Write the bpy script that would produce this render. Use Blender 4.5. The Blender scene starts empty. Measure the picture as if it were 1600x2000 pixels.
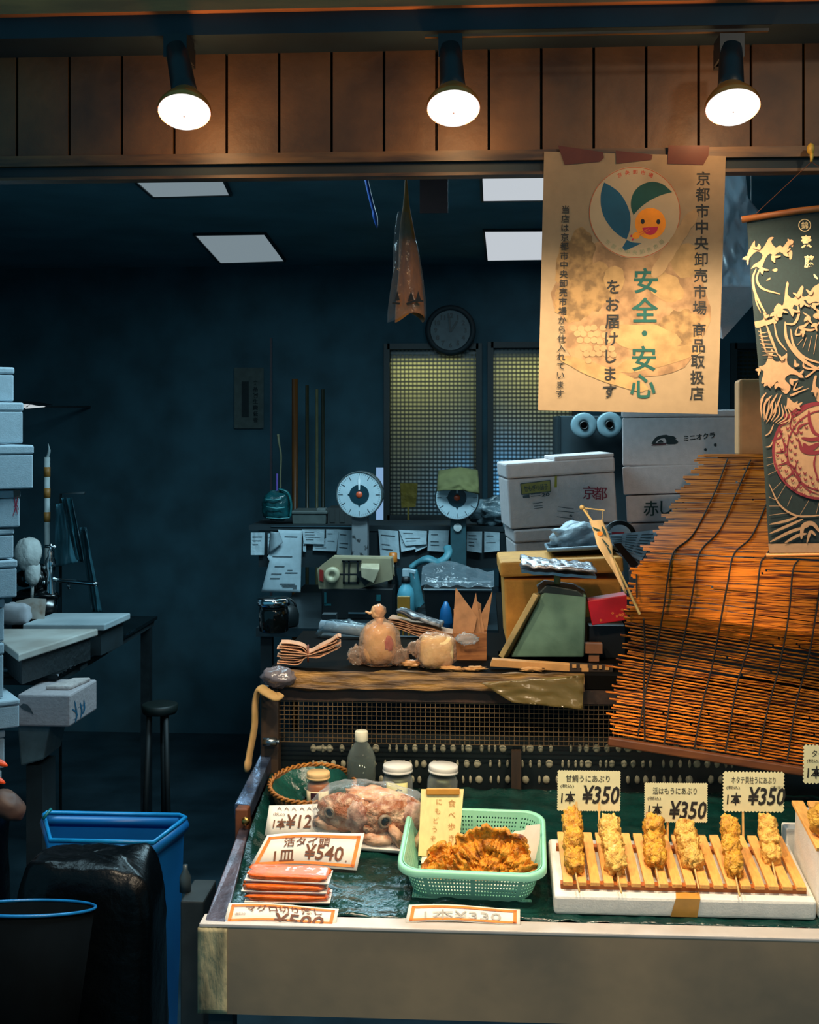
import bpy, math, random
from math import sin, cos, pi, radians, sqrt, atan2, atan, exp
from mathutils import Vector as V, Matrix as MX, noise

random.seed(11)
S = bpy.context.scene
COL = S.collection

# ------------------------------------------------------------------ camera
THETA = radians(3.4)
EYE = V((0.0, -2.0, 1.6))
FP = 2400.0                      # focal length in pixels of the 1600 x 2000 frame
HX, HY = 800.0, 830.0            # principal column, horizon row
cam = bpy.data.cameras.new('camera')
cam.sensor_fit = 'HORIZONTAL'
cam.sensor_width = 36.0
cam.lens = 36.0 * FP / 1600.0
cam.shift_y = -(1000.0 - HY) / 1600.0
cam.clip_start = 0.05
camo = bpy.data.objects.new('camera', cam)
camo.location = EYE
camo.rotation_euler = (pi / 2, 0, THETA)
COL.objects.link(camo)
S.camera = camo

# ------------------------------------------------------------------ colour, exposure, world
S.view_settings.view_transform = 'Standard'
S.view_settings.look = 'None'
S.view_settings.gamma = 1.0
S.view_settings.exposure = 0.0
S.view_settings.use_curve_mapping = False


def lin(h):
    h = h.lstrip('#')
    out = []
    for i in (0, 2, 4):
        c = int(h[i:i + 2], 16) / 255.0
        out.append(c / 12.92 if c <= 0.04045 else ((c + 0.055) / 1.055) ** 2.4)
    return tuple(out)


W = bpy.data.worlds.new('world')
S.world = W
W.use_nodes = True
bg = W.node_tree.nodes['Background']
bg.inputs['Color'].default_value = (0.20, 0.78, 1.15, 1)
bg.inputs['Strength'].default_value = 0.26

LAMP_W, LAMP_C = 56.0, (1.0, 0.80, 0.56)
FILL_C = (0.52, 0.85, 1.0)


def area(name, loc, rot, sx, sy, energy, col):
    d = bpy.data.lights.new(name, 'AREA')
    d.shape = 'RECTANGLE'
    d.size, d.size_y, d.energy, d.color = sx, sy, energy, col
    o = bpy.data.objects.new(name, d)
    o.location, o.rotation_euler = loc, rot
    COL.objects.link(o)
    return o


# unseen fill lights added as ceiling tubes behind the header to light the boxes
for lx, ly, FILL_W in ((-0.95, .95, 12.0), (-0.15, 1.93, 38.0)):
    area('hidden_fill_light', (lx, ly, 2.38), (0, 0, 0), 1.1, 0.25, FILL_W, FILL_C)

# unseen arcade lamp, assumed and added for front light, behind the viewer's right shoulder
_d = bpy.data.lights.new('assumed_front_light', 'SPOT')
_d.energy, _d.color, _d.spot_size, _d.spot_blend, _d.shadow_soft_size = 105.0, (1.0, 0.80, 0.56), radians(41), 0.8, 0.12
_o = bpy.data.objects.new('assumed_front_light', _d)
_o.location = (1.25, -2.9, 3.0)
_o.rotation_euler = (V((0.55, 0.1, 1.15)) - V(_o.location)).to_track_quat('-Z', 'Y').to_euler()
COL.objects.link(_o)

# ------------------------------------------------------------------ pixel helpers
FWD = V((-sin(THETA), cos(THETA), 0))
RGT = V((cos(THETA), sin(THETA), 0))


def ray(px, py):
    return FWD + RGT * ((px - HX) / FP) + V((0, 0, 1)) * ((HY - py) / FP)


def P(px, py, Y):
    d = ray(px, py)
    return EYE + d * ((Y - EYE.y) / d.y)


def onplane(p0, n):
    def f(px, py):
        d = ray(px, py)
        return EYE + d * ((p0 - EYE).dot(n) / d.dot(n))
    return f


def PZ(px, py, z):
    d = ray(px, py)
    return EYE + d * ((z - EYE.z) / d.z)


ZLIP = 0.78
SL = 0.17                        # slope of the display tray
TY0, TZ0 = 0.03, 0.772
TN = V((0, -SL, 1)).normalized()
TANG = atan(SL)


def PT(px, py, h=0.0):
    return onplane(V((0, TY0, TZ0 + h)), TN)(px, py)


def FR(p, rz=0.0, rx=0.0, ry=0.0):
    return MX.Translation(p) @ MX.Rotation(rz, 4, 'Z') @ MX.Rotation(rx, 4, 'X') @ MX.Rotation(ry, 4, 'Y')


def TR(px, py, h=0.0, rz=0.0):
    return MX.Translation(PT(px, py, h)) @ MX.Rotation(TANG, 4, 'X') @ MX.Rotation(rz, 4, 'Z')


def pxs(Y):
    return (Y + 2.0) / FP


def bil(q, u, v):
    (a, b, c, d) = q                 # TL TR BR BL, v runs down
    return (((1 - u) * a[0] + u * b[0]) * (1 - v) + ((1 - u) * d[0] + u * c[0]) * v,
            ((1 - u) * a[1] + u * b[1]) * (1 - v) + ((1 - u) * d[1] + u * c[1]) * v)


def lerp_tab(tab, x):
    if x <= tab[0][0]:
        return tab[0][1]
    for (a, fa), (b, fb) in zip(tab, tab[1:]):
        if x <= b:
            return fa + (fb - fa) * (x - a) / (b - a)
    return tab[-1][1]


def nz(x, y=0.0, z=0.0):
    return noise.noise(V((x, y, z)))


def catmull(pts, n=6):
    if len(pts) < 3:
        return [V(p) for p in pts]
    pts = [V(p) for p in pts]
    out = []
    ext = [pts[0] * 2 - pts[1]] + pts + [pts[-1] * 2 - pts[-2]]
    for i in range(1, len(ext) - 2):
        p0, p1, p2, p3 = ext[i - 1:i + 3]
        for k in range(n):
            t = k / n
            out.append(0.5 * ((2 * p1) + (p2 - p0) * t + (2 * p0 - 5 * p1 + 4 * p2 - p3) * t * t
                              + (3 * p1 - p0 - 3 * p2 + p3) * t * t * t))
    out.append(pts[-1])
    return out


# ------------------------------------------------------------------ mesh builder
class MB:
    def __init__(s, M=None):
        s.v, s.f, s.M, s.k = [], [], M, 0

    def add(s, vs, fs, M=None):
        o = len(s.v)
        for p in vs:
            p = V(p)
            if M is not None:
                p = M @ p
            if s.M is not None:
                p = s.M @ p
            s.v.append(p)
        s.f += [tuple(i + o for i in f) for f in fs]
        return s

    def box(s, x0, x1, y0, y1, z0, z1, M=None, taper=1.0):
        vs = []
        cx, cy = (x0 + x1) / 2, (y0 + y1) / 2
        for z, k in ((z0, taper), (z1, 1.0)):
            for x, y in ((x0, y0), (x1, y0), (x1, y1), (x0, y1)):
                vs.append((cx + (x - cx) * k, cy + (y - cy) * k, z))
        return s.add(vs, [(3, 2, 1, 0), (4, 5, 6, 7), (0, 1, 5, 4), (1, 2, 6, 5), (2, 3, 7, 6), (3, 0, 4, 7)], M)

    def hexa(s, bot, top):
        return s.add(list(bot) + list(top),
                     [(3, 2, 1, 0), (4, 5, 6, 7), (0, 1, 5, 4), (1, 2, 6, 5), (2, 3, 7, 6), (3, 0, 4, 7)])

    def bar(s, a, b, w, h=None, up=(0, 0, 1)):
        a, b = V(a), V(b)
        h = h or w
        d = (b - a).normalized()
        u = V(up)
        sd = d.cross(u)
        if sd.length < 1e-4:
            sd = d.cross(V((1, 0, 0)))
        sd.normalize()
        u = sd.cross(d).normalized()
        q = []
        for p in (a, b):
            for i, j in ((-1, -1), (1, -1), (1, 1), (-1, 1)):
                q.append(p + sd * (w / 2 * i) + u * (h / 2 * j))
        return s.add(q, [(3, 2, 1, 0), (4, 5, 6, 7), (0, 1, 5, 4), (1, 2, 6, 5), (2, 3, 7, 6), (3, 0, 4, 7)])

    def tube(s, path, r, n=8, closed=False, flat=1.0):
        path = [V(p) for p in path]
        m = len(path)
        rs = r if isinstance(r, (list, tuple)) else [r] * m
        vs, ref = [], None
        for i, p in enumerate(path):
            a = path[(i - 1) % m] if (closed or i > 0) else p
            b = path[(i + 1) % m] if (closed or i < m - 1) else p
            d = (b - a).normalized()
            if ref is None:
                ref = V((0, 0, 1)) if abs(d.z) < 0.9 else V((1, 0, 0))
            sd = d.cross(ref)
            if sd.length < 1e-5:
                sd = d.cross(V((0, 1, 0)))
            sd.normalize()
            up = sd.cross(d).normalized()
            ref = up
            for k in range(n):
                t = 2 * pi * k / n
                vs.append(p + sd * (cos(t) * rs[i]) + up * (sin(t) * rs[i] * flat))
        fs = []
        for i in range(m if closed else m - 1):
            for k in range(n):
                j = (i + 1) % m
                fs.append((i * n + k, i * n + (k + 1) % n, j * n + (k + 1) % n, j * n + k))
        if not closed:
            fs.append(tuple(range(n - 1, -1, -1)))
            fs.append(tuple((m - 1) * n + k for k in range(n)))
        return s.add(vs, fs)

    def lathe(s, prof, n=24, M=None, caps=True):
        vs, fs = [], []
        for r, z in prof:
            for k in range(n):
                t = 2 * pi * k / n
                vs.append((r * cos(t), r * sin(t), z))
        for i in range(len(prof) - 1):
            for k in range(n):
                fs.append((i * n + k, i * n + (k + 1) % n, (i + 1) * n + (k + 1) % n, (i + 1) * n + k))
        if caps:
            fs.append(tuple(range(n - 1, -1, -1)))
            fs.append(tuple((len(prof) - 1) * n + k for k in range(n)))
        return s.add(vs, fs, M)

    def prism(s, pts, h, M=None, z0=0.0):
        n = len(pts)
        vs = [(p[0], p[1], z0) for p in pts] + [(p[0], p[1], z0 + h) for p in pts]
        fs = [tuple(range(n - 1, -1, -1)), tuple(range(n, 2 * n))]
        fs += [(i, (i + 1) % n, n + (i + 1) % n, n + i) for i in range(n)]
        return s.add(vs, fs, M)

    def lift(s, pts):
        """printed shapes stack like layers of ink: each a hair above the last"""
        s.k += 1
        return [V(p) + (EYE - V(p)).normalized() * (s.k * 1.5e-5) for p in pts]

    def poly(s, pts):
        return s.add(s.lift(pts), [tuple(range(len(pts)))])

    def grid(s, fn, nu, nv, thick=0.0, M=None):
        ps = [[V(fn(i / nu, j / nv)) for i in range(nu + 1)] for j in range(nv + 1)]
        idx = lambda i, j: j * (nu + 1) + i
        top = [p for row in ps for p in row]
        fs = [(idx(i, j), idx(i + 1, j), idx(i + 1, j + 1), idx(i, j + 1)) for j in range(nv) for i in range(nu)]
        if thick:
            N = len(top)
            back = []
            for j in range(nv + 1):
                for i in range(nu + 1):
                    du = ps[j][min(i + 1, nu)] - ps[j][max(i - 1, 0)]
                    dv = ps[min(j + 1, nv)][i] - ps[max(j - 1, 0)][i]
                    n = du.cross(dv)
                    n = n.normalized() if n.length > 1e-12 else V((0, 1, 0))
                    back.append(ps[j][i] + n * thick)
            fs2 = [tuple(N + k for k in reversed(f)) for f in fs]
            rim = [idx(i, 0) for i in range(nu)] + [idx(nu, j) for j in range(nv)] + \
                  [idx(i, nv) for i in range(nu, 0, -1)] + [idx(0, j) for j in range(nv, 0, -1)]
            fs3 = [(rim[(k + 1) % len(rim)], rim[k], rim[k] + N, rim[(k + 1) % len(rim)] + N) for k in range(len(rim))]
            return s.add(top + back, fs + fs2 + fs3, M)
        return s.add(top, fs, M)

    def blob(s, M, r, amp=0.1, freq=2.0, seed=0.0, nu=24, nv=14, pw=1.0):
        def sg(x, p):
            return math.copysign(abs(x) ** p, x)
        vs, fs = [], []
        for j in range(nv + 1):
            ph = -pi / 2 + pi * j / nv
            for i in range(nu):
                t = 2 * pi * i / nu
                d = V((sg(cos(ph), pw) * sg(cos(t), pw), sg(cos(ph), pw) * sg(sin(t), pw), sg(sin(ph), pw)))
                k = 1 + amp * (nz(d.x * freq + seed, d.y * freq + seed * 1.7, d.z * freq) +
                               0.5 * nz(d.x * freq * 2.3 + seed, d.y * freq * 2.3, d.z * freq * 2.3 + 5))
                vs.append((d.x * r[0] * k, d.y * r[1] * k, d.z * r[2] * k))
        for j in range(nv):
            for i in range(nu):
                fs.append((j * nu + i, j * nu + (i + 1) % nu, (j + 1) * nu + (i + 1) % nu, (j + 1) * nu + i))
        return s.add(vs, fs, M)


# ------------------------------------------------------------------ objects
WM = {}


def O(name, mb, mat, parent=None, label=None, cat=None, group=None, kind=None, smooth=False, bevel=0.0):
    me = bpy.data.meshes.new(name)
    vs = mb.v
    if parent is not None:
        inv = WM[parent.name].inverted()
        vs = [inv @ p for p in vs]
        org = V((0, 0, 0))
    else:
        lo = V((min(p.x for p in vs), min(p.y for p in vs), min(p.z for p in vs)))
        hi = V((max(p.x for p in vs), max(p.y for p in vs), max(p.z for p in vs)))
        org = V(((lo.x + hi.x) / 2, (lo.y + hi.y) / 2, lo.z))
        vs = [p - org for p in vs]
    me.from_pydata([tuple(p) for p in vs], [], mb.f)
    me.materials.append(mat)
    if smooth:
        me.polygons.foreach_set('use_smooth', [True] * len(me.polygons))
    me.update()
    o = bpy.data.objects.new(name, me)
    COL.objects.link(o)
    if parent is not None:
        o.parent = parent
        WM[o.name] = WM[parent.name].copy()
    else:
        o.location = org
        WM[o.name] = MX.Translation(org)
    if bevel:
        md = o.modifiers.new('bevel', 'BEVEL')
        md.width, md.segments, md.limit_method = bevel, 2, 'ANGLE'
    for k, val in (('label', label), ('category', cat), ('group', group), ('kind', kind)):
        if val:
            o[k] = val
    return o


def T(name, label, cat, loc, group=None):
    o = bpy.data.objects.new(name, None)
    o.empty_display_size = 0.05
    o.location = loc
    COL.objects.link(o)
    WM[o.name] = MX.Translation(V(loc))
    o['label'], o['category'] = label, cat
    if group:
        o['group'] = group
    return o


# ------------------------------------------------------------------ materials
def nodes(name):
    m = bpy.data.materials.new(name)
    m.use_nodes = True
    nt = m.node_tree
    nt.nodes.clear()
    out = nt.nodes.new('ShaderNodeOutputMaterial')
    return m, nt, out


def mat(name, hexc, rough=0.6, metal=0.0, var=0.12, scale=30.0, bump=0.0, col2=None, spec=0.5, stretch=(1, 1, 1),
        bscale=None, sss=0.0, coat=0.0, lo=0.35, hi=0.65, trans=0.0):
    m, nt, out = nodes(name)
    N, L = nt.nodes, nt.links
    b = N.new('ShaderNodeBsdfPrincipled')
    L.new(b.outputs[0], out.inputs[0])
    tc = N.new('ShaderNodeTexCoord')
    mp = N.new('ShaderNodeMapping')
    mp.inputs['Scale'].default_value = stretch
    L.new(tc.outputs['Object'], mp.inputs[0])
    no = N.new('ShaderNodeTexNoise')
    no.inputs['Scale'].default_value = scale
    no.inputs['Detail'].default_value = 5
    L.new(mp.outputs[0], no.inputs['Vector'])
    rp = N.new('ShaderNodeMapRange')
    rp.inputs['From Min'].default_value, rp.inputs['From Max'].default_value = lo, hi
    L.new(no.outputs['Fac'], rp.inputs['Value'])
    mx = N.new('ShaderNodeMix')
    mx.data_type = 'RGBA'
    c = lin(hexc)
    if col2:
        a, d = c, lin(col2)
    else:
        a, d = tuple(x * (1 - var) for x in c), tuple(min(1, x * (1 + var)) for x in c)
    mx.inputs[6].default_value = (*a, 1)
    mx.inputs[7].default_value = (*d, 1)
    L.new(rp.outputs[0], mx.inputs[0])
    L.new(mx.outputs[2], b.inputs['Base Color'])
    b.inputs['Roughness'].default_value = rough
    b.inputs['Metallic'].default_value = metal
    b.inputs['Specular IOR Level'].default_value = spec
    if coat:
        b.inputs['Coat Weight'].default_value = coat
        b.inputs['Coat Roughness'].default_value = 0.1
    if sss:
        b.inputs['Subsurface Weight'].default_value = sss
        b.inputs['Subsurface Radius'].default_value = (0.02, 0.015, 0.01)
        b.inputs['Subsurface Scale'].default_value = 0.3
    if trans:
        b.inputs['Transmission Weight'].default_value = trans
    if bump:
        n2 = N.new('ShaderNodeTexNoise')
        n2.inputs['Scale'].default_value = bscale or scale * 2
        n2.inputs['Detail'].default_value = 6
        L.new(mp.outputs[0], n2.inputs['Vector'])
        bp = N.new('ShaderNodeBump')
        bp.inputs['Strength'].default_value = bump
        bp.inputs['Distance'].default_value = 0.01
        L.new(n2.outputs['Fac'], bp.inputs['Height'])
        L.new(bp.outputs[0], b.inputs['Normal'])
    return m


def film(name, tint='#ffffff', body='#dfe8ea', fac=0.18, rough=0.12, scale=25.0, bump=0.6, edge=0.35):
    m, nt, out = nodes(name)
    N, L = nt.nodes, nt.links
    tr = N.new('ShaderNodeBsdfTransparent')
    tr.inputs[0].default_value = (*lin(tint), 1)
    b = N.new('ShaderNodeBsdfPrincipled')
    b.inputs['Base Color'].default_value = (*lin(body), 1)
    b.inputs['Roughness'].default_value = rough
    b.inputs['Specular IOR Level'].default_value = 0.9
    tc = N.new('ShaderNodeTexCoord')
    no = N.new('ShaderNodeTexNoise')
    no.inputs['Scale'].default_value = scale
    no.inputs['Detail'].default_value = 3
    L.new(tc.outputs['Object'], no.inputs['Vector'])
    bp = N.new('ShaderNodeBump')
    bp.inputs['Strength'].default_value = bump
    bp.inputs['Distance'].default_value = 0.012
    L.new(no.outputs['Fac'], bp.inputs['Height'])
    L.new(bp.outputs[0], b.inputs['Normal'])
    lw = N.new('ShaderNodeLayerWeight')
    lw.inputs['Blend'].default_value = 0.3
    L.new(bp.outputs[0], lw.inputs['Normal'])
    ma = N.new('ShaderNodeMath')
    ma.operation = 'MULTIPLY_ADD'
    ma.inputs[1].default_value = edge
    ma.inputs[2].default_value = fac
    L.new(lw.outputs['Facing'], ma.inputs[0])
    mx = N.new('ShaderNodeMixShader')
    L.new(ma.outputs[0], mx.inputs[0])
    L.new(tr.outputs[0], mx.inputs[1])
    L.new(b.outputs[0], mx.inputs[2])
    L.new(mx.outputs[0], out.inputs[0])
    return m


def emit(name, col, st):
    m, nt, out = nodes(name)
    e = nt.nodes.new('ShaderNodeEmission')
    e.inputs[0].default_value = (*col, 1)
    e.inputs[1].default_value = st
    nt.links.new(e.outputs[0], out.inputs[0])
    return m


# ------------------------------------------------------------------ lettering
_tc = {}


def text_mesh(body, shear=0.0, bold=0.0, space=1.0):
    key = (body, shear, bold, space)
    if key in _tc:
        return _tc[key]
    cu = bpy.data.curves.new('t', 'FONT')
    cu.body = body
    cu.size = 1.0
    cu.shear = shear
    cu.offset = bold
    cu.space_line = space
    cu.resolution_u = 2
    cu.align_x, cu.align_y = 'CENTER', 'CENTER'
    o = bpy.data.objects.new('t', cu)
    COL.objects.link(o)
    dg = bpy.context.evaluated_depsgraph_get()
    me = bpy.data.meshes.new_from_object(o.evaluated_get(dg))
    vs = [(p.co.x, p.co.y) for p in me.vertices]
    fs = [tuple(p.vertices) for p in me.polygons]
    if vs:
        x0, x1 = min(p[0] for p in vs), max(p[0] for p in vs)
        y0, y1 = min(p[1] for p in vs), max(p[1] for p in vs)
        vs = [(p[0] - (x0 + x1) / 2, p[1] - (y0 + y1) / 2, x1 - x0, y1 - y0) for p in vs]
    bpy.data.objects.remove(o)
    bpy.data.curves.remove(cu)
    bpy.data.meshes.remove(me)
    _tc[key] = (vs, fs)
    return _tc[key]


def L(mb, body, cx, cy, w, h, mp, rot=0.0, shear=0.0, bold=0.0, space=1.0):
    """lettering fitted to a w x h pixel box centred at cx, cy on the surface mp(px, py)"""
    vs, fs = text_mesh(body, shear, bold, space)
    if not vs:
        return
    kx = w / vs[0][2] if w else h / vs[0][3]
    ky = h / vs[0][3] if h else kx
    if not w:
        kx = ky
    c, s = cos(rot), sin(rot)
    out = []
    for x, y, _, _ in vs:
        X, Yp = x * kx, -y * ky
        out.append(mp(cx + X * c - Yp * s, cy + X * s + Yp * c))
    mb.add(mb.lift(out), fs)


def VL(mb, body, x0, y0, x1, y1, size, mp, bold=0.0, blank=' '):
    """vertical lettering: characters spread from (x0,y0) to (x1,y1), centre to centre"""
    n = len(body)
    for i, ch in enumerate(body):
        if ch in ' ':
            continue
        t = i / (n - 1)
        vs, fs = text_mesh(ch, 0, bold)
        if not vs:
            continue
        k = size * 0.92
        if ch == '・':
            k = size
        cx, cy = x0 + (x1 - x0) * t, y0 + (y1 - y0) * t
        mb.add(mb.lift([mp(cx + x * k, cy - y * k) for x, y, _, _ in vs]), fs)


def ribbon(mb, pts, w, mp, taper=True, n=6):
    """brush stroke of width w pixels"""
    c = catmull([(p[0], p[1], 0) for p in pts], n)
    m = len(c)
    vs = []
    for i, p in enumerate(c):
        d = (c[min(i + 1, m - 1)] - c[max(i - 1, 0)])
        d = d.normalized() if d.length > 1e-9 else V((1, 0, 0))
        nrm = V((-d.y, d.x, 0))
        t = i / (m - 1)
        k = w / 2 * ((0.25 + 0.75 * sin(pi * min(max(t, 0.0), 1.0)) ** 0.6) if taper else 1)
        a, b = p + nrm * k, p - nrm * k
        vs += [mp(a.x, a.y), mp(b.x, b.y)]
    mb.add(mb.lift(vs), [(2 * i, 2 * i + 1, 2 * i + 3, 2 * i + 2) for i in range(m - 1)])


def disc(mb, cx, cy, rx, ry, mp, n=40, a0=0.0, a1=2 * pi):
    mb.poly([mp(cx + rx * cos(a0 + (a1 - a0) * i / n), cy + ry * sin(a0 + (a1 - a0) * i / n)) for i in range(n)])


def ring(mb, cx, cy, r, w, mp, n=64, ry=None):
    ry = ry or r
    vs = []
    for i in range(n):
        t = 2 * pi * i / n
        vs += [mp(cx + r * cos(t), cy + ry * sin(t)), mp(cx + (r - w) * cos(t), cy + (ry - w) * sin(t))]
    mb.add(mb.lift(vs), [(2 * i, 2 * i + 1, (2 * i + 3) % (2 * n), (2 * i + 2) % (2 * n)) for i in range(n)])


def flat(q, mp, nu=1, nv=1, t=0.001, wob=0.0, seed=0.0, fr=4.0, dirn=(0, -1, 0)):
    """sheet whose four pixel corners q lie on surface mp"""
    mb = MB()
    dv = V(dirn)

    def fn(u, v):
        p = mp(*bil(q, u, v))
        if wob:
            p = p + dv * (wob * nz(u * fr + seed, v * fr + seed * 2.1, seed))
        return p
    mb.grid(fn, nu, nv, t)
    return mb


def YP(Y):
    return lambda px, py: P(px, py, Y)


# shared materials
M = {}
for nm, args in {
    'dark_teal': ('#14252b', dict(rough=0.7, var=0.3, scale=8)),  # plain dark teal shared by beams, supports and backings
    'darkwall': ('#2b4e5a', dict(rough=0.85, var=0.25, scale=5)),
    'black': ('#0a0d0f', dict(rough=0.45, var=0.2)),
    'blackgloss': ('#0a1012', dict(rough=0.18, var=0.2)),
    'foam': ('#d6c8c6', dict(rough=0.75, var=0.05, scale=60, bump=0.15, bscale=300)),
    'foam_orange_lit': ('#fba648', dict(rough=0.75, var=0.10, scale=40, bump=0.15, bscale=250)),  # foam with the orange of the lamps put into its colour
    'foamwhite': ('#e9e4d8', dict(rough=0.7, var=0.04, scale=60, bump=0.12, bscale=300)),
    'paper': ('#a9bcc4', dict(rough=0.85, var=0.06, scale=40)),
    'cream': ('#e8d6a4', dict(rough=0.8, var=0.04, scale=50)),
    'ink': ('#20201e', dict(rough=0.7, var=0.2)),
    'brownink': ('#6b3a1c', dict(rough=0.7, var=0.2)),
    'greyink': ('#3f4a50', dict(rough=0.8, var=0.2)),
    'orangeink': ('#ee7a1c', dict(rough=0.6, var=0.1)),
    'card': ('#eee6d8', dict(rough=0.75, var=0.04, scale=40)),
    'steel': ('#8c979c', dict(rough=0.3, metal=1.0, var=0.15, scale=20)),
    'chrome': ('#c8d4da', dict(rough=0.12, metal=1.0, var=0.1)),
    'darksteel': ('#2a3438', dict(rough=0.4, metal=0.6, var=0.2)),
    'bagpaper': ('#b07a4a', dict(rough=0.8, var=0.18, scale=40)),
    'kraft': ('#b98a5e', dict(rough=0.8, var=0.15, scale=40)),
    'stick': ('#e0b870', dict(rough=0.6, var=0.15, scale=60)),
    'wood': ('#f2ac58', dict(rough=0.6, var=0.12, scale=40, stretch=(6, 1, 6))),
    'oldwood': ('#8a6330', dict(rough=0.6, col2='#4a3016', scale=14, stretch=(1, 5, 9), bump=0.4)),
    'brownpaint': ('#4a2e16', dict(rough=0.55, col2='#6e4620', scale=9, bump=0.25)),
    'trimwood': ('#6a4a24', dict(rough=0.5, col2='#2c1c0e', scale=7, stretch=(1, 4, 8))),
    'teal': ('#1f5f66', dict(rough=0.35, var=0.25)),
    'bluebin': ('#0b63a4', dict(rough=0.4, var=0.1, scale=6)),
    'greenliner': ('#0a2f2a', dict(rough=0.16, var=0.35, scale=25, bump=0.8, bscale=30)),
    'white': ('#e8ebe8', dict(rough=0.4, var=0.04)),
}.items():
    M[nm] = mat(nm, args[0], **args[1])
M['film'] = film('clear_film')
M['glass'] = film('jar_glass', tint='#dfeee6', fac=0.06, rough=0.04, scale=4, bump=0.05, edge=0.45)

# ================================================================== SETTING
ZC = 2.42                        # ceiling
YB = 4.3                         # back wall
XL, XR = -2.7, 2.4
ST = dict(kind='structure')
mfloor = mat('floor_concrete', '#20323a', rough=0.35, var=0.4, scale=4, bump=0.2)
O('floor', MB().box(XL - .1, XR + .1, -2.6, YB + .9, -0.05, 0), mfloor, **ST)
mceil = mat('ceiling_dark', '#4a7684', rough=0.8, var=0.2, scale=3)
O('ceiling', MB().box(XL - .1, XR + .1, 0.06, YB + .9, ZC, ZC + .06), mceil, **ST)
O('wall_left', MB().box(XL - .1, XL, 0.12, YB + .9, 0, ZC), M['darkwall'], **ST)
O('wall_right', MB().box(XR, XR + .1, 0.12, YB + .9, 0, ZC), M['darkwall'], **ST)

# back wall with window openings
WIN = [(762, 930, 683, 1006), (964, 1118, 680, 1006), (1438, 1486, 682, 1006)]
wins = []
for (xa, xb, ya, yb) in WIN:
    a, b = P(xa, ya, YB), P(xb, yb, YB)
    wins.append((a.x, b.x, b.z, a.z))
slit = (P(734, 913, YB).x, P(749, 913, YB).x, P(740, 1028, YB).z, P(740, 913, YB).z)
mb = MB()
holes = sorted(wins + [slit])
cur = XL - .1
for (x0, x1, z0, z1) in holes:
    mb.box(cur, x0, YB, YB + .08, 0, ZC)
    mb.box(x0, x1, YB, YB + .08, 0, z0)
    mb.box(x0, x1, YB, YB + .08, z1, ZC)
    cur = x1
mb.box(cur, XR + .1, YB, YB + .08, 0, ZC)
O('wall_back', mb, M['darkwall'], **ST)
O('wall_beyond', MB().box(XL - .1, XR + .1, YB + .86, YB + .9, 0, ZC), mat('beyond_wall', '#3b4030', rough=.9), **ST)
# ribbed panes: pattern of square bosses in the glass itself
m, nt, out = nodes('ribbed_glass')
N_, L_ = nt.nodes, nt.links
tc = N_.new('ShaderNodeTexCoord')
sx = N_.new('ShaderNodeSeparateXYZ')
L_.new(tc.outputs['Object'], sx.inputs[0])


def mth(op, a, b=None, c=None):
    n = N_.new('ShaderNodeMath')
    n.operation = op
    for i, q in enumerate((a, b, c)):
        if q is None:
            continue
        if isinstance(q, (int, float)):
            n.inputs[i].default_value = q
        else:
            L_.new(q, n.inputs[i])
    return n.outputs[0]


gx = mth('ABSOLUTE', mth('SINE', mth('MULTIPLY', sx.outputs[0], pi / 0.021)))
gz = mth('ABSOLUTE', mth('SINE', mth('MULTIPLY', sx.outputs[2], pi / 0.021)))
bos = mth('MULTIPLY', mth('POWER', gx, 0.8), mth('POWER', gz, 1.6))
fac = mth('MULTIPLY_ADD', bos, 0.85, 0.06)
trl = N_.new('ShaderNodeBsdfTranslucent')
trl.inputs[0].default_value = (*lin('#cfd6bd'), 1)
dk = N_.new('ShaderNodeBsdfPrincipled')
dk.inputs['Base Color'].default_value = (*lin('#10191a'), 1)
dk.inputs['Roughness'].default_value = 0.3
mx = N_.new('ShaderNodeMixShader')
L_.new(fac, mx.inputs[0])
L_.new(dk.outputs[0], mx.inputs[1])
L_.new(trl.outputs[0], mx.inputs[2])
L_.new(mx.outputs[0], out.inputs[0])
mrib = m
mframe = mat('window_frame_dark', '#101c1f', rough=.5)
for i, (x0, x1, z0, z1) in enumerate(wins):
    w = O('window_%d' % (i + 1), MB().box(x0 - .012, x1 + .012, YB - .03, YB + .02, z0 - .03, z0)
          .box(x0 - .012, x1 + .012, YB - .03, YB + .02, z1, z1 + .03)
          .box(x0 - .03, x0, YB - .03, YB + .02, z0 - .03, z1 + .03)
          .box(x1, x1 + .03, YB - .03, YB + .02, z0 - .03, z1 + .03), mframe, **ST)
    WM[w.name] = MX.Translation(w.location)
    O('pane', MB().box(x0, x1, YB + .025, YB + .031, z0, z1), mrib, parent=w)
# lamps of the room beyond the panes
area('yard_lamp', ((wins[0][0] + wins[0][1]) / 2 - .1, YB + .16, wins[0][3] + .03), (radians(25), 0, 0), .5, .05, 8.5, (1, .86, .45))
area('yard_lamp', (wins[1][0] + .25, YB + .16, wins[1][3] + .03), (radians(25), 0, 0), .5, .05, 8.5, (1, .84, .45))
area('yard_lamp', (wins[1][0] + .04, YB + .3, wins[1][2] + .10), (radians(-95), 0, 0), .2, .2, 7.0, (.08, .30, 1))
o = O('window_4', MB().box(slit[0], slit[1], YB + .03, YB + .04, slit[2], slit[3]), emit('daylight_slit', (.36, .62, 1), .62), **ST)  # glowing pane stands in for the pale light in a door gap

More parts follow.
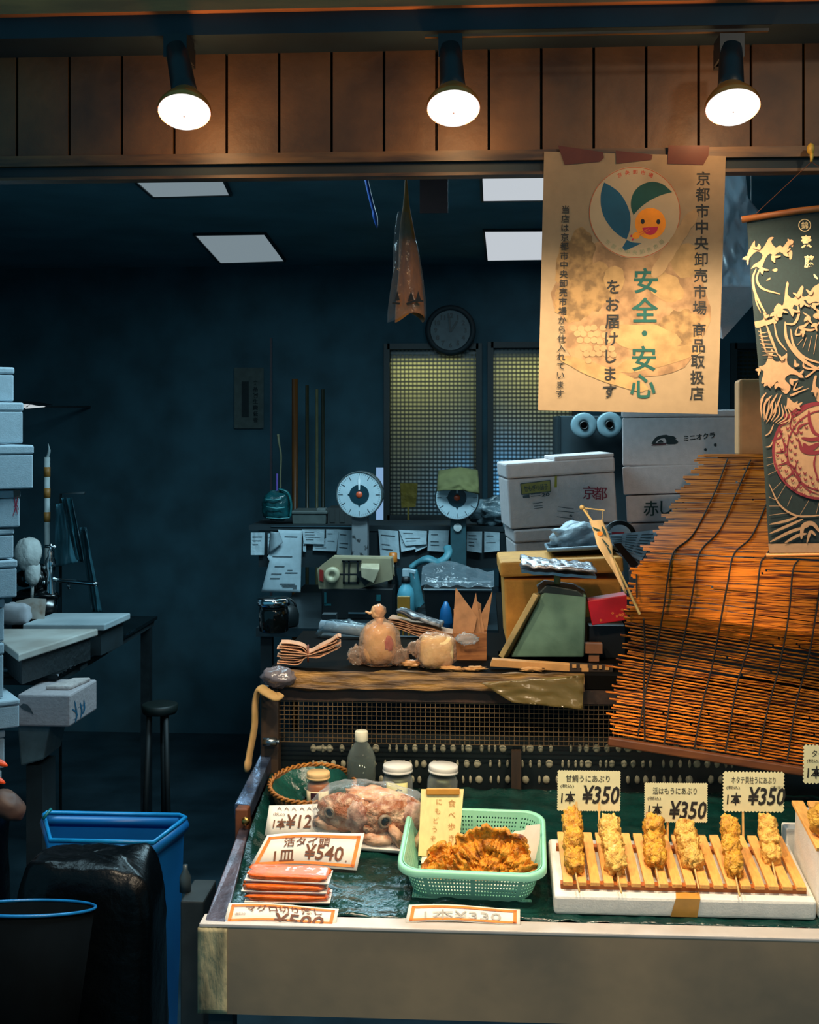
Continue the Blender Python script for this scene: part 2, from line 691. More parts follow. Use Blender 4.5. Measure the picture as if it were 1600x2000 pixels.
# header above the shop front: plank board, dark soffit beam, brown top beam, rails
zf0, zf1 = P(800, 297, 0).z, P(800, 99, 0).z
mb = MB().box(XL, XR, .03, .06, zf0 - .02, ZC + .3)
xs = [P(33 + 102.45 * k, 200, 0).x for k in range(-8, 26)]
for a, b in zip(xs, xs[1:]):
    mb.box(a + .0022, b - .0022, 0, .03, zf0, zf1 + .02)
O('wall_front', mb, mat('plank_board', '#3f2a16', rough=.55, col2='#684623', scale=9, bump=.3, lo=.3, hi=.7), **ST)
O('trim_1', MB().box(XL, XR, -.008, .03, zf0 - .017, zf0), M['trimwood'], **ST)
O('trim_2', MB().box(XL, XR, .004, .03, zf0 - .034, zf0 - .017), M['dark_teal'], **ST)
O('trim_3', MB().box(XL, XR, -.002, .03, zf0 - .039, zf0 - .034), M['trimwood'], **ST)
zb = P(800, 12, -.115).z
O('beam_dark', MB().box(XL, XR, -.10, .03, zf1, ZC + .3), M['dark_teal'], **ST)
O('beam_top', MB().box(XL, XR, -.115, -.10, zb, ZC + .3), mat('beam_wood', '#c8743c', rough=.7, col2='#9a5a30', scale=6, stretch=(1, 4, 8)), **ST)
zr = P(1050, 69, -.1).z
O('trim_4', MB().box(P(830, 0, -.1).x, P(1500, 0, -.1).x, -.108, -.10, zr - .002, zr + .002), M['trimwood'], **ST)

# ------------------------------------------------------------------ ceiling lights
mdiff = [emit('tube_diffuser_dim', (.62, .80, .90), .30), emit('tube_diffuser', (.86, .93, 1.0), .62)]
CL = [([(263, 349), (437, 346), (451, 377), (299, 381)], 0, 'foremost ceiling light panel at the left, cut by the header board'),
      ([(379, 455), (518, 453), (557, 507), (430, 511)], 0, 'slanting rectangular ceiling light panel at the left, farther back of the two'),
      ([(939, 330), (1150, 328), (1152, 386), (942, 389)], 1, 'bright white ceiling light panel touching the header, beside the poster'),
      ([(945, 447), (1160, 446), (1165, 503), (951, 506)], 1, 'blue-white ceiling light panel beside the poster, deeper in the shop')]
for q, k, lab in CL:
    pts = [PZ(x, y, ZC) for x, y in q]
    c = sum(pts, V()) / 4
    t = T('ceiling_light', lab, 'ceiling light', (c.x, c.y, ZC), 'ceiling light panels')
    O('diffuser', MB().hexa([p - V((0, 0, .008)) for p in pts], [p - V((0, 0, .0005)) for p in pts]), mdiff[k], t)
    fr = MB()
    for i in range(4):
        fr.bar(pts[i] - V((0, 0, .006)), pts[(i + 1) % 4] - V((0, 0, .006)), .010, .012)
    O('frame', fr, M['darksteel'], t)

# ------------------------------------------------------------------ the three spot lamps
mlens = emit('lamp_lens', (1.0, .95, .90), 1.15)
mneck = mat('lamp_reflector', '#c97a34', rough=.3, metal=.5, var=.2)
for (cx, cy, tilt, sx0, lab) in ((360, 222, -.24, 345, 'leftmost of the three warm spot lamps under the header'),
                                 (886, 215, -.14, 880, 'middle one of the three warm spot lamps under the header'),
                                 (1432, 213, -.05, 1428, 'rightmost of the three warm spot lamps, above the poster')):
    YL = -.20
    c = P(cx, cy, YL)
    r = 53 * pxs(YL)
    top = P(sx0, 95, YL + .06)
    t = T('spot_lamp', lab, 'spot lamp', top, 'spot lamps under the header')
    toc = (EYE - c).normalized()
    ax = V((-sin(tilt) * .35 - .02, -cos(1.08), -sin(1.08))).normalized()
    Q = ax.to_track_quat('Z', 'Y').to_matrix().to_4x4()
    F = MX.Translation(c) @ Q
    O('lens', MB().lathe([(0.001, .006), (r * .5, .005), (r * .85, .002), (r * .97, -.003)], 40, F, caps=False), mlens, t, smooth=True)
    O('reflector', MB().lathe([(r * .98, -.003), (r, -.008), (r * .97, -.012), (r * .82, -.022), (r * .62, -.032), (r * .52, -.038)], 40, F, caps=False), mneck, t, smooth=True)
    back = c - ax * .032
    O('socket', MB().tube([back, back * .75 + top * .25, back * .4 + top * .6, top], [r * .50, r * .47, r * .45, r * .42], 20), M['black'], t, smooth=True)
    O('bracket', MB().box(top.x - .018, top.x + .018, -.15, -.10, top.z - .015, top.z + .02)
      .bar(top + V((0, 0.06, 0)), top, .03, .03), M['black'], t)
    d = bpy.data.lights.new('spot_lamp_light', 'SPOT')
    d.energy, d.color, d.spot_size, d.spot_blend, d.shadow_soft_size = LAMP_W, LAMP_C, radians(172), .35, .04
    lo = bpy.data.objects.new('spot_lamp_light', d)
    lo.location = c + ax * .012
    lo.rotation_euler = ax.to_track_quat('-Z', 'Y').to_euler()
    COL.objects.link(lo)
    d = bpy.data.lights.new('spot_lamp_leak', 'POINT')
    d.energy, d.color, d.shadow_soft_size = .85, (1, .58, .26), .02
    lo = bpy.data.objects.new('spot_lamp_leak', d)
    lo.location = c + V((0, .075, .0))
    COL.objects.link(lo)

# ------------------------------------------------------------------ poster
PQ = [(1063, 296), (1418, 305), (1402, 809), (1051, 801)]
YPO = -.0125
PON = V((0, -cos(radians(13)), -sin(radians(13))))
POP = P(1240, 300, YPO)
PO = lambda d: onplane(POP + PON * d, PON)
t = T('poster', 'beige paper poster with green lettering taped to the header board', 'poster', P(1230, 300, YPO))
mb = flat(PQ, PO(0), 12, 16, .0006, .0, 3)
m = mat('poster_paper', '#927a5a', rough=.8, var=.05, scale=60)
O('sheet', mb, m, t)
E1 = lambda d: PO(.0004 + d * .25)
# printed still life, faint sepia
sep = [mat('print_a', '#8f6c48', var=.3, scale=35, rough=.8, lo=.4, hi=.6), mat('print_b', '#9c7a4c', var=.22, scale=40, rough=.8),
       mat('print_c', '#85663e', var=.35, scale=50, rough=.8, lo=.4, hi=.6), mat('print_d', '#9e7d54', var=.15, scale=30, rough=.8)]
random.seed(5)


def lump(mb, cx, cy, rx, ry, mp, rot=0, am=.12, seed=0):
    pts = []
    for i in range(36):
        a = 2 * pi * i / 36
        k = 1 + am * nz(cos(a) * 2.2 + seed, sin(a) * 2.2, seed)
        x, y = rx * k * cos(a), ry * k * sin(a)
        pts.append(mp(cx + x * cos(rot) - y * sin(rot), cy + x * sin(rot) + y * cos(rot)))
    mb.poly(pts)


A, B, C, D = MB(), MB(), MB(), MB()
lump(A, 1235, 600, 150, 145, E1(0), 0, .18, 1)
for i, (x, y, rx, ry, r) in enumerate([(1125, 505, 36, 60, .3), (1160, 560, 50, 45, .2), (1120, 590, 40, 36, 0), (1330, 640, 40, 35, .2)]):
    lump(C, x, y, rx, ry, E1(.0003), r, .35, i + 9)
for i, (x, y, rx, ry, r) in enumerate([(1340, 510, 30, 34, 0), (1300, 560, 38, 26, .5), (1290, 700, 90, 16, -.25), (1180, 730, 95, 14, .35), (1260, 660, 70, 26, .1), (1200, 545, 20, 26, 0)]):
    lump(B, x, y, rx, ry, E1(.0006), r, .2, i + 20)
for i in range(26):
    lump(D, 1120 + 14 * (i % 5) + 6 * (i // 5) + random.uniform(-2, 2), 640 + 13 * (i // 5) + random.uniform(-2, 2), 6.5, 6, E1(.0009), 0, .1, i)
for i in range(5):
    lump(D, 1290 + 14 * i, 520 - 22 * i, 12, 26, E1(.0009), .6, .1, i)
for nm, b_, k in (('printed_picture', A, 0), ('printed_picture', C, 2), ('printed_picture', B, 1), ('printed_picture', D, 3)):
    O('print', b_, sep[k], t)
mp = E1(.0016)
mb = MB()
disc(mb, 1240, 415, 89, 90, E1(.0012), 64)
em = O('emblem', mb, mat('emblem_ground', '#ad9470', rough=.8, var=.04), t, label='round emblem with two dark leaves and an orange face')
mb = MB()
ring(mb, 1240, 415, 89, 1.4, mp)
O('emblem_ring', mb, mat('emblem_rust', '#a5522c', rough=.7), em)


def zp(l):
    return [(1140 + x / 8.0, 320 + y / 8.0) for x, y in l]


def shp(mb, l, mp, n=5, closed_c=False):
    c = catmull([(x, y, 0) for x, y in l], n)
    mb.poly([mp(p.x, p.y) for p in c])


mb = MB()
a = catmull([(*p, 0) for p in zp([(322, 290), (430, 350), (560, 450), (660, 600), (722, 760), (735, 900), (715, 1060), (672, 1180)])], 5)
b = catmull([(*p, 0) for p in zp([(672, 1180), (560, 1120), (440, 1010), (330, 850), (275, 680), (268, 500), (290, 380), (322, 290)])], 5)
mb.poly([mp(p.x, p.y) for p in a + b[1:-1]])
mb.poly([mp(*p) for p in zp([(675, 1190), (760, 1225), (910, 1242), (650, 1358), (605, 1310)])])
O('emblem_leaf', mb, mat('emblem_blue', '#0e4a5e', rough=.7), em)
mb = MB()
a = catmull([(*p, 0) for p in zp([(780, 800), (742, 680), (745, 560), (790, 440), (880, 345), (1000, 290), (1120, 282), (1240, 320), (1330, 390), (1385, 442)])], 5)
b = catmull([(*p, 0) for p in zp([(1385, 442), (1240, 480), (1100, 540), (980, 610), (870, 700), (780, 800)])], 5)
mb.poly([mp(p.x, p.y) for p in a + b[1:-1]])
O('emblem_leaf', mb, mat('emblem_green', '#0c4438', rough=.7), em)
mb = MB()
disc(mb, 1270.6, 436.5, 30, 30.5, mp)
lump(mb, 1243, 460, 8, 6.5, mp, -.4, .1, 2)
O('emblem_face', mb, mat('emblem_orange', '#f08a12', rough=.7), em)
mp2 = E1(.002)
mb = MB()
disc(mb, 1255.6, 432.5, 3.9, 5, mp2, 20)
disc(mb, 1286.2, 433, 3.9, 5, mp2, 20)
O('emblem_eyes', mb, M['ink'], em)
mb = MB()
disc(mb, 1270.2, 442.6, 15.4, 16.4, mp2, 24, 0, pi)
for dy in (0, 5):
    mb.poly([mp2(1231 + dy * .6, 460 + dy * 1.4), mp2(1234 + dy * .6, 458 + dy * 1.4), mp2(1235 + dy * .6, 462 + dy * 1.4), mp2(1232 + dy * .6, 463.5 + dy * 1.4)])
O('emblem_mouth', mb, mat('emblem_red', '#c2243c', rough=.7), em)
mp3 = E1(.0024)
mb = MB()
ribbon(mb, [(1248, 455), (1258, 451), (1268, 446)], 1.6, mp3, False)
ribbon(mb, [(1250, 459), (1260, 454), (1270, 449)], 1.6, mp3, False)
O('emblem_chopsticks', mb, mat('emblem_stick', '#e2622a', rough=.7), em)
mb = MB()
for i, ch in enumerate('京央卸市場'):
    a = radians(-90 + (i - 2) * 11.2)
    L(mb, ch, 1241 + 80 * cos(a), 416 + 80 * sin(a), 9, 9, mp, rot=a + pi / 2, bold=.02)
O('emblem_lettering', mb, mat('emblem_redtext', '#b4452c', rough=.7), em)
mb = MB()
for i, ch in enumerate('京都市中央卸売市場'):
    a = radians(90 + (4 - i) * 10.6)
    L(mb, ch, 1240 + 78 * cos(a), 415 + 78 * sin(a), 9, 9, mp2, rot=a - pi / 2)
O('emblem_lettering', mb, mat('emblem_greytext', '#8a8a62', rough=.7), em)
mb = MB()
VL(mb, '京都市中央卸売市場', 1374, 348, 1367, 601, 31, mp, .012)
VL(mb, '商品取扱店', 1366, 644, 1361, 768, 31, mp, .012)
VL(mb, 'をお届けします', 1198, 560, 1191, 764, 33, mp, .016)
VL(mb, '当店は京都市中央卸売市場から仕入れています', 1105, 409, 1094, 769, 18.2, mp, .012)
O('lettering', mb, M['ink'], t)
mb = MB()
VL(mb, '安全', 1262, 548, 1260, 605, 56, mp, .018)
disc(mb, 1259, 651, 5.5, 5.5, mp, 20)
VL(mb, '安心', 1258, 700, 1256, 754, 56, mp, .018)
O('lettering', mb, mat('greenink', '#12493f', rough=.7), t, label='large dark green lettering')
mtape = mat('brown_tape', '#5c2c16', rough=.4, var=.1)
for q in ([(1090, 284), (1178, 297), (1180, 308), (1172, 316), (1103, 322)], [(1203, 294), (1275, 302), (1273, 312), (1204, 320)],
          [(1306, 284), (1386, 284), (1384, 304), (1374, 322), (1304, 320)]):
    O('tape', MB().poly([PO(.0012)(x, y) for x, y in q]), mtape, t)

# ------------------------------------------------------------------ hanging banner with waves and a red fish
YBN = -.04


def bx(u, v):
    l = catmull_l(v)
    return l[0] + u * (1700 - l[0]), l[1] + u * (l[2] - l[1])


def catmull_l(v):
    xl = lerp_tab([(0, 1459), (.2, 1468), (.42, 1481), (.7, 1491), (1, 1503)], v)
    return (xl, 434 + v * (1082 - 434), 402 + v * (1080 - 402))


bn = T('banner', 'dark green cloth banner with tan waves and a red fish on a wooden rod', 'banner', P(1580, 300, YBN))
mcl = mat('banner_cloth', '#0a1c1b', rough=.9, var=.15, scale=200)


def bfn(px, py, d=0.0):
    return P(px, py, YBN + .0005 * sin(px / 28.0) - d)


O('cloth', MB().grid(lambda u, v: bfn(*bx(u, v)), 24, 24, .001), mcl, bn, smooth=True)
bm1 = lambda x, y: bfn(x, y, .0006)
bm2 = lambda x, y: bfn(x, y, .0010)
bm3 = lambda x, y: bfn(x, y, .0014)
zq = lambda l: [(1400 + x / 2.78, 380 + y / 2.778) for x, y in l]
mtan = mat('banner_print_tan', '#9c7654', rough=.9, var=.06, scale=150)
mred = mat('banner_print_red', '#6a1620', rough=.9, var=.1)
mb = MB()
for l in ([(165, 325), (205, 250), (210, 285), (240, 300), (265, 270), (285, 235), (310, 232), (296, 255), (320, 287), (345, 275), (360, 285), (388, 250), (412, 246), (414, 284), (396, 276), (385, 300),
           (360, 318), (340, 312), (310, 330), (290, 320), (268, 342), (252, 380), (240, 402), (215, 392), (186, 404), (205, 378), (235, 360), (250, 330), (225, 308), (200, 320), (172, 350)],
          [(388, 300), (410, 308), (408, 345), (395, 350)], [(300, 410), (325, 400), (330, 412), (315, 420)],
          [(310, 625), (335, 590), (362, 598), (378, 482), (392, 484), (386, 540), (420, 562), (458, 498), (472, 506), (464, 552), (500, 545), (530, 498), (600, 480), (600, 590), (540, 580), (500, 592),
           (480, 570), (440, 602), (420, 600), (402, 640), (385, 620), (350, 625), (318, 662)],
          [(228, 935), (265, 920), (292, 848), (310, 900), (350, 902), (382, 858), (386, 920), (440, 960), (452, 982), (402, 975), (370, 1002), (402, 1042), (380, 1082), (350, 1060), (330, 1012), (300, 1042),
           (270, 1022), (243, 1022), (255, 960)],
          [(520, 1060), (530, 990), (545, 985), (540, 1040), (600, 1080), (600, 1130), (545, 1120)],
          [(205, 690), (250, 680), (262, 650), (275, 680), (310, 670), (330, 640), (345, 650), (322, 700), (290, 695), (240, 720), (210, 720)],
          [(385, 1100), (420, 1130), (440, 1120), (430, 1160), (400, 1180), (380, 1150)]):
    c = [(*p, 0) for p in zq(l)]
    c = catmull(c[-2:] + c + c[:2], 3)
    mb.poly([bm1(p.x, p.y) for p in c[6:-6]])
    if 1607 < min(p.x for p in c) + 112 and max(p.x for p in c) + 112 < 1695:
        mb.poly([bm1(p.x + 112, p.y + 24) for p in c[6:-6]])
for l, w in (([(215, 400), (198, 450), (205, 520), (240, 600), (270, 650)], 5), ([(235, 400), (218, 460), (250, 510), (345, 540)], 4.5),
             ([(205, 500), (215, 580), (240, 640)], 3), ([(270, 465), (285, 458), (292, 450)], 3), ([(310, 640), (300, 690), (225, 715)], 5),
             ([(235, 720), (250, 800), (272, 862)], 4), ([(268, 700), (300, 790), (332, 872)], 5), ([(312, 690), (330, 780), (382, 850)], 3.5),
             ([(372, 690), (380, 780), (430, 860), (500, 920), (600, 965)], 7), ([(402, 730), (420, 820), (480, 885), (600, 925)], 5),
             ([(440, 600), (446, 650), (420, 700), (372, 700)], 5), ([(470, 640), (505, 670), (480, 710), (450, 722), (520, 735), (560, 690)], 5),
             ([(505, 600), (560, 640), (530, 660), (600, 690)], 5), ([(440, 720), (430, 760), (470, 750), (480, 720)], 4),
             ([(466, 785), (440, 815)], 4), ([(488, 775), (468, 832)], 4), ([(515, 768), (498, 850)], 4), ([(545, 760), (528, 865)], 4), ([(580, 760), (560, 875)], 4),
             ([(270, 1075), (245, 1110), (243, 1160)], 4), ([(300, 1090), (265, 1130), (252, 1190)], 4.5), ([(330, 1080), (290, 1150), (258, 1230)], 4.5), ([(352, 1085), (320, 1160), (270, 1240)], 4),
             ([(442, 1010), (420, 1060), (470, 1040)], 3.5), ([(440, 1080), (400, 1090), (500, 1050)], 3.5), ([(470, 910), (480, 940), (560, 950)], 4),
             ([(480, 990), (500, 980), (600, 900)], 3.5), ([(285, 1570), (340, 1680), (420, 1738), (500, 1745), (600, 1735)], 4),
             ([(262, 1310), (290, 1290), (310, 1245)], 3), ([(266, 1370), (290, 1365), (305, 1340)], 3), ([(268, 1430), (300, 1425)], 3), ([(272, 1470), (320, 1455)], 3), ([(280, 1520), (330, 1495)], 3),
             ([(300, 1610), (350, 1560)], 3), ([(330, 1650), (375, 1575)], 3), ([(385, 1690), (410, 1630)], 3), ([(455, 1735), (500, 1660)], 3), ([(540, 1735), (560, 1660)], 3),
             ([(284, 1640), (330, 1660)], 4), ([(285, 1690), (350, 1690)], 4), ([(285, 1740), (400, 1725)], 4.5), ([(286, 1790), (380, 1770), (450, 1742)], 5), ([(287, 1840), (380, 1800), (470, 1760)], 5.5),
             ([(290, 1885), (400, 1830), (500, 1800)], 6), ([(370, 1890), (440, 1850), (490, 1840)], 6), ([(460, 1870), (470, 1800), (520, 1785), (560, 1830)], 9), ([(490, 1890), (510, 1830), (540, 1850)], 6)):
    ribbon(mb, zq(l), w, bm1)
    if max(p[0] for p in zq(l)) < 1583 and min(p[0] for p in zq(l)) > 1494:
        ribbon(mb, [(p[0] + 112, p[1] + 24) for p in zq(l)], w, bm1)
x0, y0 = 1503, 1060
mb.grid(lambda u, v: bm1(1500.5 + 3 * v + u * 198, 1062 + v * 18 - u * 1.5), 10, 1)
random.seed(14)


def claw(zx, zy, ang, sz):
    for k in range(3):
        a = ang + (k - 1) * .55
        dx, dy = cos(a), sin(a)
        px_, py_ = -dy, dx
        s_ = 1 if k % 2 else -1
        l = sz * (1.0, .8, .9)[k]
        ribbon(mb, zq([(zx, zy), (zx + dx * l * .5, zy + dy * l * .5), (zx + dx * l + px_ * l * .3 * s_, zy + dy * l + py_ * l * .3 * s_)]), 4.2, bm1, n=4)


for zx, zy, an, sz in ((178, 340, 2.6, 42), (245, 395, 1.2, 40), (300, 330, .9, 46), (360, 310, .4, 44), (395, 270, -1.0, 30), (232, 300, -2.0, 36), (322, 640, 2.3, 42), (350, 620, 1.3, 40), (410, 620, 1.2, 44), (470, 575, 1.6, 46),
                       (520, 590, .8, 44), (440, 560, -1.5, 36), (505, 545, -1.3, 34), (240, 950, 2.8, 32), (280, 1015, 2.0, 36), (330, 1020, 1.6, 40), (400, 1000, .9, 42), (440, 975, .2, 40), (350, 900, -1.2, 36), (300, 870, -1.9, 34),
                       (420, 930, -.6, 34), (395, 1140, 2.0, 34), (430, 1140, .5, 36), (545, 1060, 2.6, 36), (262, 670, -1.0, 30), (330, 660, -.5, 30), (545, 700, 2.4, 40), (500, 660, 2.0, 40), (545, 640, 1.0, 36), (480, 745, 2.8, 30)):
    claw(zx, zy, an, sz)
for i in range(9):
    ribbon(mb, zq([(255 + i * 16, 1100 + i * 6), (240 + i * 20, 1150 + i * 8), (246 + i * 12, 1215 + i * 4)]), 2.6, bm1)
for i in range(7):
    ribbon(mb, zq([(225 + i * 4, 740 + i * 22), (250 + i * 6, 750 + i * 20), (276 + i * 9, 745 + i * 22)]), 2.0, bm1)
O('wave_print', mb, mtan, bn)
mb = MB()
fcx, fcy = 1400 + 565 / 2.78, 380 + 1390 / 2.778
mb.grid(lambda u, v: bm2(fcx + 93 * v * (1 + .03 * sin(5 * 2 * pi * u)) * cos(2 * pi * u), fcy + 94 * v * (1 + .03 * sin(5 * 2 * pi * u)) * sin(2 * pi * u)), 60, 14)
O('fish_print', mb, mtan, bn)
mb = MB()
ring(mb, 1400 + 565 / 2.78, 380 + 1390 / 2.778, 95, 5, bm3, 48, 96)
ring(mb, 1400 + 585 / 2.78, 380 + 1390 / 2.778, 74, 3, bm3, 48, 80)
for l, w in (([(380, 1180), (372, 1210), (420, 1200), (500, 1150), (600, 1130)], 6), ([(500, 1170), (505, 1230), (530, 1290), (570, 1310)], 7), ([(300, 1335), (350, 1310), (340, 1260), (380, 1240)], 5),
             ([(320, 1400), (370, 1390), (360, 1330)], 4), ([(330, 1470), (385, 1450), (375, 1400)], 4), ([(365, 1550), (420, 1500), (400, 1460)], 4), ([(420, 1610), (455, 1560), (440, 1520)], 4),
             ([(445, 1330), (470, 1390), (540, 1400), (600, 1380)], 8), ([(460, 1320), (520, 1330), (600, 1310)], 8), ([(470, 1350), (500, 1380), (560, 1350)], 12),
             ([(540, 1410), (530, 1470), (556, 1560)], 4), ([(440, 1440), (430, 1500), (480, 1590), (560, 1630)], 3), ([(505, 1235), (450, 1260), (440, 1300)], 4), ([(415, 1200), (400, 1260), (440, 1310)], 3)):
    ribbon(mb, zq(l), w, bm3)
for l, w in (([(560, 1170), (610, 1230), (640, 1300), (700, 1330)], 7), ([(600, 1200), (580, 1260), (620, 1290)], 5), ([(590, 1440), (640, 1480), (700, 1470)], 6), ([(560, 1500), (610, 1560), (690, 1580)], 6), ([(545, 1330), (600, 1350), (640, 1400), (620, 1450)], 9)):
    ribbon(mb, zq(l), w, bm3)
for i in range(5):
    for j in range(14):
        a = 2.2 + j * .26 + (i % 2) * .13
        r = 150 + i * 24
        cx, cy = 575 + r * cos(a), 1390 + r * 1.05 * -sin(a)
        if cy < 1180 and cx > 470:
            continue
        ribbon(mb, zq([(cx - 9, cy - 8), (cx, cy + 7), (cx + 9, cy - 6)]), 2.6, bm3)
O('fish_outline_print', mb, mred, bn)
mb = MB()
ring(mb, 1572, 440, 12.3, 1.6, bm1, 40)
L(mb, '錦', 1572, 440, 13, 14, bm1, bold=.01)
L(mb, '素', 1575, 472, 21, 25, bm1, rot=-.05, bold=.03)
L(mb, '藤', 1581, 511, 20, 25, bm1, bold=.03)
ribbon(mb, [(1590, 535), (1593, 540), (1598, 545)], 4, bm1)
O('lettering', mb, mat('banner_lettering', '#c9ad7c', rough=.9), bn)
mrod = mat('banner_rod', '#b5702f', rough=.5, col2='#8a4c1c', scale=30, stretch=(.3, 3, 3))
O('rod', MB().tube([P(1449, 429, YBN), P(1560, 412, YBN), P(1712, 395, YBN)], 6.5 * pxs(YBN), 12), mrod, bn, smooth=True)
O('rod', MB().tube([P(1497, 1085, YBN), P(1712, 1083, YBN)], 4 * pxs(YBN), 12), mrod, bn, smooth=True)
O('string', MB().tube([P(1470, 424, YBN), P(1585, 316, YBN), P(1702, 392, YBN)], .0006, 5), M['brownink'], bn)
O('hook', MB().tube([P(1585, 316, YBN), P(1586, 304, YBN), P(1585, 292, -.02)], [.002, .003, .003], 8)
  .blob(MX.Translation(P(1584, 291, -.028)), (7 * pxs(0), .008, 11 * pxs(0)), .05), mat('hook_yellow', '#c8a03c', rough=.5), bn, smooth=True)

# ------------------------------------------------------------------ bamboo blind draped over the goods
bl_l = [(889, 1374), (925, 1352), (960, 1332), (1000, 1308), (1035, 1291), (1065, 1268), (1095, 1247), (1130, 1236), (1170, 1232), (1200, 1226), (1240, 1225), (1290, 1216), (1340, 1206), (1400, 1193), (1447, 1190)]


def bslope(y):
    return .165 * min(1, max(0, (y - 1040) / 190.0)) ** .8


def by0(px, py):
    y = py
    for _ in range(8):
        y = py - bslope(y) * (px - 1230)
    return y


def bdep(px, py):
    y = by0(px, py)
    return lerp_tab([(885, .98), (1000, .70), (1070, .46), (1095, .405), (1130, .375), (1190, .37), (1225, .40), (1270, .435), (1340, .45), (1460, .445)], y) + .006 * sin(px / 60.0 + y / 70.0)


bd = T('bamboo_blind', 'orange-lit bamboo blind draped over the goods at the right', 'blind', P(1400, 1450, .44))
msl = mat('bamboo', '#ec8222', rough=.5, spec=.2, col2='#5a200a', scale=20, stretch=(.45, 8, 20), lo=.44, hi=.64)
random.seed(3)


def slat(mb, pts, hh):
    vs = []
    for x, yy, j in pts:
        for dy in (-hh, hh):
            p = P(x, yy + dy, bdep(x, yy + dy) + j)
            vs += [p, p + V((0, .0016, .0006))]
    n_ = len(pts)
    fs = [(0, 1, 3, 2), (4 * n_ - 4, 4 * n_ - 2, 4 * n_ - 1, 4 * n_ - 3)]
    for i in range(n_ - 1):
        a, b = 4 * i, 4 * i + 4
        fs += [(a, b, b + 2, a + 2), (a + 1, a + 3, b + 3, b + 1), (a, a + 1, b + 1, b), (a + 2, b + 2, b + 3, a + 3)]
    mb.add(vs, fs)


mb = MB()
y = 889.0
while y < 1442:
    xl = lerp_tab(bl_l, y) + random.gauss(0, 6) + (random.random() < .12) * random.uniform(-26, 8)
    js = random.gauss(0, .7)
    hh = random.uniform(1.7, 2.3) * (.98 if y < 1000 else 1.15 if y < 1215 else .60)
    pts, x = [], xl
    ph = random.uniform(0, 9)
    end = 1720
    k = 0
    while x < end + 1:
        yy = y + bslope(y) * (x - 1230) + js + .9 * nz(x / 70.0 + ph, y / 9.0) + (4.0 * nz(k * .1, y / 30.) * (1 - k / 3.0) if k < 3 else 0)
        pts.append((x, yy, random.uniform(-.0012, .0012)))
        x += 48
        k += 1
    if random.random() < .25 and len(pts) > 5:
        cut = random.randint(3, len(pts) - 2)
        slat(mb, pts[:cut], hh)
        o_ = random.uniform(-1, 1)
        slat(mb, [(x_ + 4, y_ + o_, j - .002) for x_, y_, j in pts[cut - 1:]], hh * .9)
    else:
        slat(mb, pts, hh)
    y += random.uniform(5.4, 6.8) if y > 1215 else random.uniform(3.9, 5.0) if y > 1050 else random.uniform(3.3, 4.2)
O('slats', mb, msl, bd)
mcord = mat('blind_cord', '#26201c', rough=.9)
zb7 = lambda l: [(1180 + x / 3.226, 880 + y / 3.226) for x, y in l]
for l in ([(205, 780), (208, 930)], [(250, 1060), (258, 1250), (252, 1500), (258, 1830)], [(780, 50), (690, 280), (560, 530), (440, 640), (400, 820), (375, 1000), (330, 1250), (270, 1480), (215, 1790)],
          [(925, 60), (850, 230), (735, 490), (605, 640), (570, 830), (545, 970), (490, 1250), (430, 1480), (380, 1850)],
          [(1040, 300), (930, 540), (820, 650), (780, 830), (745, 1010), (690, 1320), (620, 1600), (570, 1870)],
          [(1090, 560), (1015, 670), (985, 720), (960, 930), (920, 1200), (840, 1470), (800, 1700), (765, 1895)],
          [(1225, 690), (1190, 760), (1165, 1030), (1110, 1340), (1030, 1640), (975, 1925)], [(1370, 800), (1350, 940), (1290, 1300), (1210, 1600), (1155, 1955)]):
    c = catmull([(*p, 0) for p in zb7(l)], 6)
    O('cord', MB().tube([P(p.x, p.y, bdep(p.x, p.y) - .006) for p in c], .0016, 6), mcord, bd)
mbar = mat('blind_bar', '#5a3018', rough=.5, col2='#7a4622', scale=20, stretch=(.4, 3, 3))
O('bottom_bar', MB().bar(P(1188, 1447, .44), P(1720, 1530, .44), .014, 17 * pxs(.44)), mbar, bd, bevel=.003)

# ================================================================== DISPLAY CASE
YK = .52                                     # plane of the case's rear panel
xl0, xl1 = P(388, 1860, 0).x, P(445, 1860, 0).x
XE = 1.42
zbot = P(800, 1988, 0).z
dc = T('display_case', 'long market display case with dull grey-brown front panel and wire grille at the back', 'display case', (0.4, 0.25, 0))
mpan = mat('case_panel', '#9c866a', rough=.5, col2='#7a6e5c', scale=5, bump=.1, metal=.15)
mlip = mat('case_lip', '#cfc4ba', rough=.4, var=.05, metal=.2)
mrail = mat('case_rail', '#6f6068', rough=.3, col2='#3a3640', scale=14, metal=.5, bump=.3)
mpost = mat('weathered_wood', '#b5a880', rough=.8, col2='#4f4a38', scale=16, stretch=(2, 2, .5), bump=.6)
O('front_panel', MB().box(xl1, XE, -.005, .02, zbot, ZLIP - .004), mpan, dc)
O('front_lip', MB().box(xl0 + .002, XE, -.0055, .036, ZLIP - .005, ZLIP + .001), mlip, dc, bevel=.0015)
mb = MB()
mb.grid(lambda u, v: V((xl0 + (xl1 - xl0) * u, -.007 + .0006 * nz(u * 5, v * 14), ZLIP - .006 - (ZLIP - .007 - zbot) * v)), 6, 20, .03)
O('corner_post', mb, mpost, dc, smooth=True, label='weathered pale wooden corner post')
xi = xl0 + .03
mb = MB()
zb_ = TZ0 + SL * (YK - TY0)
mb.hexa([(xi, .03, TZ0 - .02), (XE, .03, TZ0 - .02), (XE, YK, zb_ - .02), (xi, YK, zb_ - .02)],
        [(xi, .03, TZ0 - .004), (XE, .03, TZ0 - .004), (XE, YK, zb_ - .004), (xi, YK, zb_ - .004)])
O('tray_floor', mb, M['darksteel'], dc)
O('bottom_tray', MB().box(xl0 + .004, XE, .02, YK + .02, zbot + .004, zbot + .02), M['dark_teal'], dc)


